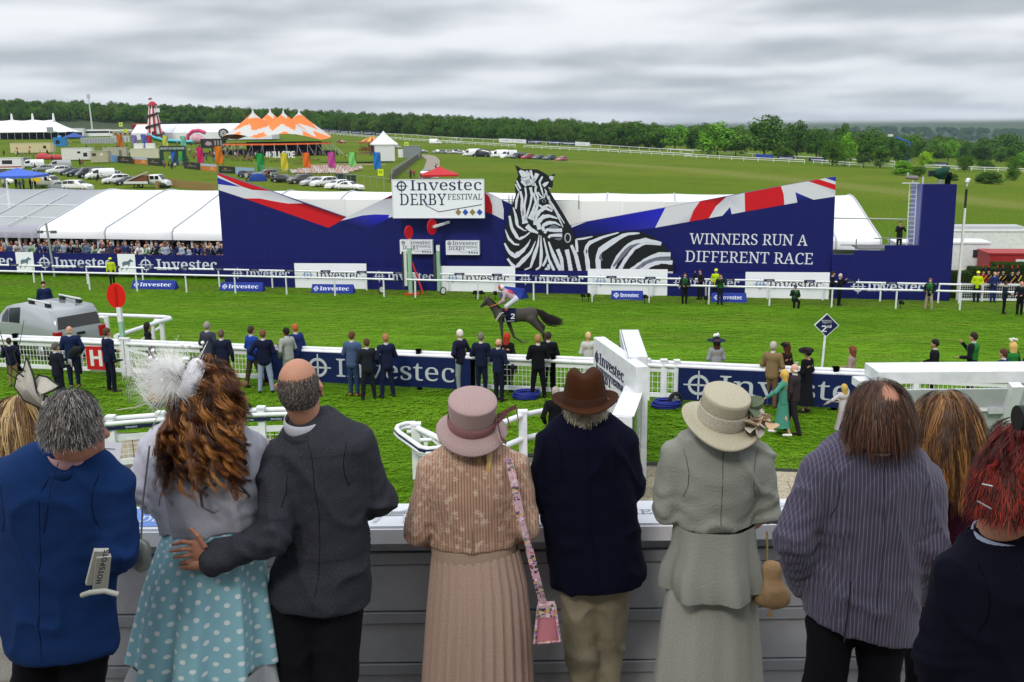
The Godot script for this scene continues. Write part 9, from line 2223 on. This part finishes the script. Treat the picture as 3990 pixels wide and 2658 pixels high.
	var ht:=bowl_hat(o,V(-.184,6.49,-4.235),Basis.from_euler(V(.30,0,-.06)),[Vector2(.168,-.026),Vector2(.170,-.018),Vector2(.150,.0),Vector2(.112,.018),Vector2(.108,.03),Vector2(.116,.135),Vector2(.113,.145),Vector2(.08,.155),Vector2(.001,.158)],pk,[Vector2(.114,.016),Vector2(.118,.03),Vector2(.119,.05),Vector2(.115,.062)],sl,Vector2(.012,-.012))
	for e in [[V(.11,.04,.04),V(.15,.10,.05),V(.17,.03,.06)],[V(.11,.05,.03),V(.13,.0,.09),V(.155,-.02,.10)],[V(.11,.06,.02),V(.19,.12,.02),V(.205,.06,.05)]]:
		part("bow_loop",mn().loft([PackedVector3Array([e[0],e[0]+V(0,.03,0)]),PackedVector3Array([e[1],e[1]+V(0,.03,.01)]),PackedVector3Array([e[2],e[2]+V(.0,.028,.012)])],false),sl,ht)
	var fl:=painted("floral",128,128);fl.uv1_triplanar=true;fl.uv1_scale=Vector3.ONE*9.0
	var pb:=V(.139,5.634,-4.08);var pbag:=item("handbag","small pink handbag with floral trim on a patterned strap","handbag",pb,mn().loft([PackedVector3Array([V(-.05,-.09,-.05),V(-.055,-.09,.05),V(.06,-.08,.05),V(.06,-.08,-.05)]),PackedVector3Array([V(-.035,.07,-.02),V(-.035,.07,.02),V(.035,.075,.02),V(.035,.075,-.02)])]),M("b9727e",.45))
	part("floral_trim",mn().tube([V(-.055,-.09,.05),V(.06,-.08,.05),V(.036,.08,.022),V(-.036,.075,.022),V(-.055,-.09,.05)],.008,6),fl,pbag);part("flap",mn().box(V(0,.055,.012),V(.075,.06,.04)),fl,pbag)
	var st:=[V(-.021,6.369,-4.16),V(.004,6.259,-4.1),V(.032,6.11,-4.08),V(.065,5.985,-4.05),V(.098,5.839,-4.04),V(.123,5.726,-4.06)]
	for k in 5: part("strap",mn().beam(st[k]-pb,st[k+1]-pb,.034,.005),fl,pbag)
	# man in the brown hat
	var nv:=wool("navy","0c0d20","14162e",.03,14.0,.25);var ch:=cloth("a79c86",60.0,.05,.9,.2)
	o=front("man in brown felt hat, navy blazer and beige chinos",V(.367,5.937,-4.35),[[V(.328,6.462,-4.35),.098,.09],[V(.333,6.402,-4.35),.181,.125],[V(.336,6.304,-4.35),.195,.135],[V(.342,6.139,-4.35),.202,.135],[V(.351,5.982,-4.35),.211,.13],[V(.373,5.823,-4.35),.213,.14],[V(.4,5.697,-4.35),.214,.15],[V(.415,5.569,-4.35),.213,.15]],[[V(.173,6.361,-4.35),V(.124,6.103,-4.35),V(.216,5.903,-4.75),[.082,.07,.058]],[V(.505,6.367,-4.35),V(.545,6.14,-4.4),V(.526,5.936,-4.75),[.082,.07,.058]]],V(.331,6.572,-4.35),.086,"b88068",nv,[V(.08,-1,0),V(.366,5.682,-4.2)],Creases.new(8,.009),V(0,0,-1),"blazer",[[V(.304,5.652,-4.35),V(.318,5.305,-4.38),V(.343,4.937,-4.4),.10,ch],[V(.454,5.65,-4.35),V(.451,5.263,-4.45),V(.449,4.936,-4.4),.10,ch]])
	collar(o,V(.331,6.48,-4.35),.085,.03,nv,.2,"blazer_collar")
	hair(o,V(.331,6.563,-4.35),V(.088,.10,.098),6000,.025,.05,.002,.4,.0013,["a89c88","c9bfae","867a68"],-.8,V(0,1,0),1.42,.004)
	bowl_hat(o,V(.327,6.581,-4.325),Basis.from_euler(V(.04,0,.03)),[Vector2(.160,-.004),Vector2(.162,.0),Vector2(.158,.004),Vector2(.118,-.002),Vector2(.108,.006),Vector2(.105,.03),Vector2(.095,.10),Vector2(.087,.135),Vector2(.07,.15),Vector2(.04,.153),Vector2(.001,.15)],wool("felt","3a2010","4c2c16",.03,12.0,.5),[Vector2(.109,.004),Vector2(.1085,.012),Vector2(.106,.036),Vector2(.1055,.038)],M("3a1f12",.6),Vector2(.05,-.012),.045)
	# woman in the cream hat
	var ln:=wool("linen","8f918c","aaaca6",.2,3.0,.25);ln.albedo_color=Color("f6f6f2")
	o=front("woman in cream hat with silk flower and grey linen peplum jacket",V(.885,6.037,-4.1),[[V(.887,6.45,-4.1),.083,.085],[V(.884,6.398,-4.1),.177,.115],[V(.884,6.3,-4.1),.18,.13],[V(.883,6.185,-4.1),.166,.125],[V(.882,6.08,-4.1),.162,.115],[V(.881,6.005,-4.1),.17,.12],[V(.884,5.93,-4.1),.186,.14],[V(.876,5.844,-4.1),.202,.155],[V(.875,5.735,-4.1),.213,.17]],[[V(.703,6.375,-4.1),V(.674,6.135,-4.1),V(.806,5.926,-4.5),[.072,.065,.052]],[V(1.067,6.365,-4.1),V(1.112,6.114,-4.1),V(1.167,5.909,-4.5),[.072,.065,.052]]],V(.893,6.562,-4.1),.085,"c0927a",ln,[V(.02,-1,0),V(.858,6.075,-3.97)],Creases.new(10,.012,.6),V(0,0,-1))
	collar(o,V(.89,6.455,-4.1),.075,.025,ln,.25,"jacket_collar")
	skirt(o,"peplum",[[V(.878,6.086,-4.08),.172,.13],[V(.879,5.982,-4.08),.181,.145],[V(.873,5.896,-4.08),.208,.175],[V(.875,5.832,-4.08),.218,.195],[V(.879,5.788,-4.08),.216,.2]],6.0,.12,ln,Vector2(1,1),.5)
	skirt(o,"ivory_skirt",[[V(.878,5.865,-4.1),.189,.13],[V(.875,5.768,-4.1),.199,.15],[V(.873,5.602,-4.1),.218,.18],[V(.872,5.218,-4.1),.257,.23]],7.0,.04,cloth("b4b3ab",60.0,.04,.75,.3),Vector2(1,1))
	var cr:=cloth("c4bda6",70.0,.06,.75,.3)
	ht=bowl_hat(o,V(.892,6.55,-4.08),Basis.from_euler(V(.28,0,-.12)),[Vector2(.178,-.008),Vector2(.182,.0),Vector2(.176,.006),Vector2(.13,.004),Vector2(.106,.014),Vector2(.102,.03),Vector2(.108,.12),Vector2(.107,.135),Vector2(.10,.141),Vector2(.05,.148),Vector2(.001,.15)],cr,[Vector2(.110,.012),Vector2(.114,.03),Vector2(.110,.05),Vector2(.113,.07),Vector2(.108,.078)],cloth("cfc9b8",50.0,.2,.7,.3),Vector2(.02,-.02))
	for k in 26:
		var q:=V(.135,.045,.05)+V(rng.randfn(),rng.randfn(),rng.randfn())*.022;var pt:=mn().loft(petal(rn(.022,.045)),false)
		part("petal",pt,M(["c9b49c","d8cbb8","bf9f80","d4d0c4"][k % 4],.8),ht).transform=Transform3D(Basis.from_euler(V(rn(-1,1),rng.randf()*TAU,rn(-1,1))),q)
	for k in 5: part("leaf",mn().loft(petal(.04),false),M("56614a",.8),ht).transform=Transform3D(Basis.from_euler(V(rn(-1,1),rng.randf()*TAU,rn(-1,1))),V(.105,.07+.01*k,.03))
	var tb:=V(1.126,5.804,-4.02);var pouch:=item("pouch_bag","tan drawstring pouch bag hanging from the linen-jacketed woman's arm","handbag",tb,Blob.new().add(V(-.03,-.045,0),V(.035,-.05,0),.05,.05,.03,V(1,1,.8)).add(V(0,.0,0),V(.0,.05,0),.062,.038,.03,V(1.05,1,.7)).add(V(0,.07,0),V(0,.085,0),.036,.042,.02,V(1.1,1,.6)).mesh(.009,mn(),Creases.new(11,.008,2.0)),cloth("b0906c",60.0,.05,.6,.3))
	part("strap",mn().tube([V(1.103,5.879,-4.02)-tb,V(1.106,5.976,-4.04)-tb,V(1.106,6.051,-4.06)-tb],.005,6),M("8a7350",.5),pouch);part("tassel",mn().tube([V(-.01,-.08,.03),V(-.01,-.12,.03)],[.004,.011],7),M("8f7148",.7),pouch)
	# man in the pinstripe suit
	var ps:=painted("pinstripe",128,128);ps.uv1_triplanar=true;ps.uv1_scale=Vector3.ONE*18.0
	o=front("brown-haired balding man in purple-grey pinstripe suit",V(1.352,6.173,-3.55),[[V(1.356,6.606,-3.55),.087,.09],[V(1.346,6.534,-3.55),.205,.13],[V(1.351,6.449,-3.55),.218,.14],[V(1.36,6.312,-3.55),.207,.14],[V(1.358,6.173,-3.55),.202,.135],[V(1.349,6.042,-3.55),.208,.14],[V(1.346,5.899,-3.55),.211,.15],[V(1.355,5.734,-3.55),.207,.15]],[[V(1.152,6.505,-3.55),V(1.06,6.264,-3.5),V(1.136,6.03,-3.62),[.090,.08,.07]],[V(1.553,6.446,-3.55),V(1.57,6.23,-3.5),V(1.602,6.004,-3.6),[.090,.08,.07]]],V(1.351,6.738,-3.52),.088,"b5806a",ps,[V(-.30,-1,0),V(1.275,5.891,-3.4)],Creases.new(12,.010),V(.25,0,-1),"jacket",[[V(1.237,5.891,-3.55),V(1.227,5.598,-3.55),V(1.244,5.295,-3.55),.10,dark],[V(1.432,5.888,-3.55),V(1.443,5.595,-3.55),V(1.463,5.291,-3.55),.10,dark]])
	collar(o,V(1.35,6.617,-3.53),.090,.03,M("c4c6d2",.8),.2);collar(o,V(1.343,6.595,-3.53),.104,.026,ps,.25,"jacket_collar")
	part("vent",mn().tube([V(1.242,6.142,-3.385)-B0,V(1.228,5.901,-3.375)-B0],.003,4),M("1c1a24",.9),o)
	cap(o,V(1.351,6.734,-3.52),V(.100,.112,.104),"1d1310",V(.1,.75,-.66),V(.0,.075,.0),[[V(1.33,6.72,-3.48),V(1.321,6.683,-3.46),.085,.07,1.3]])
	hair(o,V(1.351,6.738,-3.52),V(.104,.116,.108),15000,.04,.125,.0035,.6,.0009,["3a2620","54382a","241713","6a4a36"],-.3,V(.1,.86,.48),.36,.02,.06)
	# woman in burgundy and woman with red hair at the right
	o=front("woman with long golden-brown hair and burgundy top",V(1.811,6.111,-3.9),[[V(1.789,6.44,-3.9),.07,.085],[V(1.779,6.371,-3.9),.143,.115],[V(1.788,6.252,-3.9),.144,.125],[V(1.815,6.009,-3.9),.129,.13],[V(1.862,5.482,-3.9),.137,.15]],[],V(1.774,6.567,-3.9),.088,"c0927a",cloth("36081f",60.0,.04,.8,.5),[Vector3.DOWN,V(1.862,5.482,-3.9)],Creases.new(13),V(.3,0,-1),"top",[[V(1.785,5.59,-3.9),V(1.806,5.32,-3.9),V(1.827,5.041,-3.9),.11,dark],[V(1.922,5.589,-3.9),V(1.944,5.318,-3.9),V(1.968,5.039,-3.9),.11,dark]])
	cap(o,V(1.771,6.557,-3.9),V(.111,.128,.114),"38231a",V(0,-.2,-1),V(0,0,-.05),[[V(1.75,6.544,-3.85),V(1.754,6.445,-3.83),.125,.115,1.15]])
	hair(o,V(1.77,6.562,-3.9),V(.115,.132,.119),9000,.19,.29,.008,1.0,.0013,["5a3a20","7d5730","3e2616","94683a","4c301c"],-.3,Vector3.ZERO,.0,.03,.09)
	part("chain_strap",mn().tube([V(1.658,6.45,-3.82)-B0,V(1.657,6.39,-3.8)-B0],.005,5),M("a8853c",.3,.8),o)
	var bk:=wool("black","10111e","1b1c2c",.03,14.0,.25)
	o=front("woman with tied-up red hair in dark jacket, closest at the right edge",V(1.504,6.489,-2.85),[[V(1.501,6.522,-2.85),.063,.085],[V(1.522,6.451,-2.85),.161,.125],[V(1.533,6.367,-2.85),.201,.14],[V(1.548,6.244,-2.85),.213,.14],[V(1.577,5.944,-2.85),.218,.15]],[[V(1.374,6.423,-2.85),V(1.336,6.146,-2.85),V(1.398,5.914,-2.9),[.085,.075,.065]]],V(1.491,6.692,-2.82),.088,"c08a72",bk,[Vector3.DOWN,V(1.554,5.952,-2.85)],Creases.new(14,.008),V(.75,-.1,-.6))
	collar(o,V(1.494,6.549,-2.84),.085,.04,M("9fa6c0",.8),.1);collar(o,V(1.483,6.519,-2.84),.099,.03,bk,.25,"jacket_collar")
	cap(o,V(1.488,6.703,-2.83),V(.100,.118,.111),"3a0c08",V(.75,-.25,-.6),V(.03,0,-.03),[[V(1.5,6.849,-2.82),V(1.516,6.863,-2.82),.06,.055,1.2]])
	hair(o,V(1.488,6.703,-2.83),V(.101,.119,.112),11000,.02,.05,.003,.5,.0009,["5a100a","8a1c0e","2c0a0a","a8300f","3c0c0a"],-.45,Vector3.ZERO,.0,.02)
	hair(o,V(1.506,6.856,-2.82),V(.068,.060,.068),4000,.05,.12,.012,1.3,.0010,["4a0e0a","701810","2c0a0a","901f10"],-.9,Vector3.ZERO,.0,.02,-.2,"hair_bun")
	for e in [[V(1.35,6.775,-2.7),V(1.376,6.772,-2.69)],[V(1.346,6.719,-2.71),V(1.383,6.699,-2.7)]]: grip(e,.003,M("b9bcc2",.3,.8),"hair_clip",o)
	var cl:=V(1.467,6.973,-2.7);var lens:=item("telephoto_lens","white telephoto lens with red ring poking in at the right edge","camera lens",cl,mn().tube([V(.0,0,0),V(.12,.0,0)],.034,16),M("cfcfca",.4))
	part("red_ring",mn().tube([V(-.012,0,0),V(-.004,0,0)],.035,16),M("b81c1c",.4),lens);part("hood",mn().tube([V(-.035,0,0),V(-.012,0,0)],.036,16),M("17181a",.5),lens)
func petal(r: float)->Array:
	var rows:=[]
	for j in 5:
		var t:=j/4.0;var w:=r*sin(PI*(.12+.8*t))*.8;rows.append(PackedVector3Array([V(-w,r*.25*sin(t*3.0),t*r*1.6),V(0,r*.1*sin(t*3.0)-r*.15,t*r*1.6),V(w,r*.25*sin(t*3.0),t*r*1.6)]))
	return rows
func dots_mat()->StandardMaterial3D:
	var m:=painted("dots",128,128);m.uv1_scale=V(20,10,1);return m
func headpiece(at: Vector3)->void:
	var o:=thing("headpiece","white sculpted leaf headpiece with black edging and quills","headpiece",at,.0);var ink:=M("121214",.6);var wh:=cloth("c4bfb4",60.0,.05,.7,.2)
	for f in [[[V(-1.959,6.649,-4.02),V(-2.052,6.699,-4.02),V(-2.096,6.752,-4.04),V(-2.092,6.795,-4.06),V(-2.056,6.821,-4.05),V(-2.031,6.878,-4.04),V(-1.992,6.809,-4),V(-1.976,6.747,-3.98),V(-1.922,6.655,-3.98)]],[[V(-1.944,6.659,-4),V(-1.967,6.703,-4),V(-2.01,6.778,-4.03),V(-1.994,6.798,-4.05),V(-1.957,6.794,-4.04),V(-1.9,6.76,-4.02),V(-1.916,6.746,-4),V(-1.945,6.737,-3.98),V(-1.948,6.711,-3.97)]],[[V(-1.966,6.713,-4),V(-1.947,6.722,-4),V(-1.914,6.679,-3.98),V(-1.929,6.651,-3.98),V(-1.945,6.692,-3.97)]]]:
		var q: Array=f[0];var c:=Vector3.ZERO
		for e in q: c+=e/q.size()
		var mb:=mn();var rings:=[];var edge:=[]
		for t in [1.0,.66,.33,.02]:
			var r:=PackedVector3Array()
			for e in q: r.append(c.lerp(e,t)-at+V(0,0,.045)*(1.0-t*t))
			rings.append(r)
		for e in q: edge.append(e-at)
		edge.append(q[0]-at);part("petal",mb.loft(rings,true,false,false),wh,o);part("edging",mn().tube(edge,.0045,6),ink,o)
	for e in [[V(-2.027,6.828,-4),V(-2.055,6.867,-4),V(-2.073,6.9,-4.02),V(-2.062,6.939,-4.06),V(-2.054,7.026,-4.1)],[V(-2.034,6.805,-4),V(-2.08,6.848,-4),V(-2.124,6.923,-4.05),V(-2.166,7.008,-4.1)],[V(-2.059,6.795,-4),V(-2.097,6.82,-4),V(-2.101,6.872,-4.02),V(-2.077,6.922,-4.05)]]:
		var q:=[]
		for p in e: q.append(p-at)
		part("quill",mn().tube(q,[.003,.0025,.002,.0015,.001].slice(0,q.size()),5),ink,o)
func pillbox(at: Vector3,veil: Vector3)->void:
	var o:=thing("fascinator","white pillbox fascinator with feathers and spotted veil on auburn curls","fascinator",at,.0);var wh:=cloth("e2e2ec",60.0,.05,.7,.3)
	var tl:=Basis.from_euler(V(.5,.0,.95))
	part("pillbox",mn().lathe([Vector2(.001,-.028),Vector2(.088,-.026),Vector2(.094,-.01),Vector2(.090,.022),Vector2(.07,.032),Vector2(.001,.036)],36,Vector3.ZERO,.85,1.0),wh,o).transform=Transform3D(tl,Vector3.ZERO)
	var fe:=mn();var c:=veil-at;var vm:=mn();var dt:=mn()
	for k in 2400:
		var d:=V(rn(-1.0,.15),rn(-.55,.75),rn(-.7,.7)).normalized();var a:=c*rn(.45,.75)+d*.02;var L:=rn(.04,.22)*(.6+.4*absf(d.x));var b:=a+d*L+V(0,-.02,0)*L*6.0;var s:=d.cross(Vector3.BACK).normalized()*.0006
		var q:=fe.p(a-s);fe.p(a+s);fe.p(b);fe.tri(q,q+1,q+2)
	for k in 34:   # veil cords: two families of arcs over a puffed dome
		for f in 2:
			var u:=lerpf(-1.0,1.0,(k+.5)/34.0);var r:=[]
			for j in 9:
				var w:=lerpf(-1.0,1.0,j/8.0);var x:=(u+w*.9*(1 if f else -1));if absf(x)>1.0 or absf(w)>.95: continue
				var e:=V(x*.17,w*.13,.0);e+=V(0,0,.10*sqrt(maxf(.0,1.0-x*x*.8-w*w*.6))*(1.0 if (k+f) % 5 else -.6));e.y+=.045*sin(x*7.0);r.append(c*.95+e)
			if r.size()>2: vm.tube(r,.0008,3,false)
	for k in 16: dt.ball(c+V(rn(-.15,.16),rn(-.12,.13),rn(-.05,.1)),Vector3.ONE*.0075,8,6)
	for e in [[fe,"feathers"],[vm,"veil"],[dt,"veil_dots"]]: part(e[1],e[0],M("ffffff",.9),o).set_meta("kind","stuff")
	for e in [[V(-1.386,6.793,-3.85),V(-1.445,6.737,-3.85),V(-1.52,6.71,-3.85),V(-1.603,6.699,-3.85)],[V(-1.361,6.764,-3.85),V(-1.407,6.711,-3.84),V(-1.444,6.655,-3.84),V(-1.461,6.617,-3.84)]]:
		var q:=[]
		for p in e: q.append(p-at)
		part("quill",mn().tube(q,.0018,5),M("cfc9bc",.7),o)
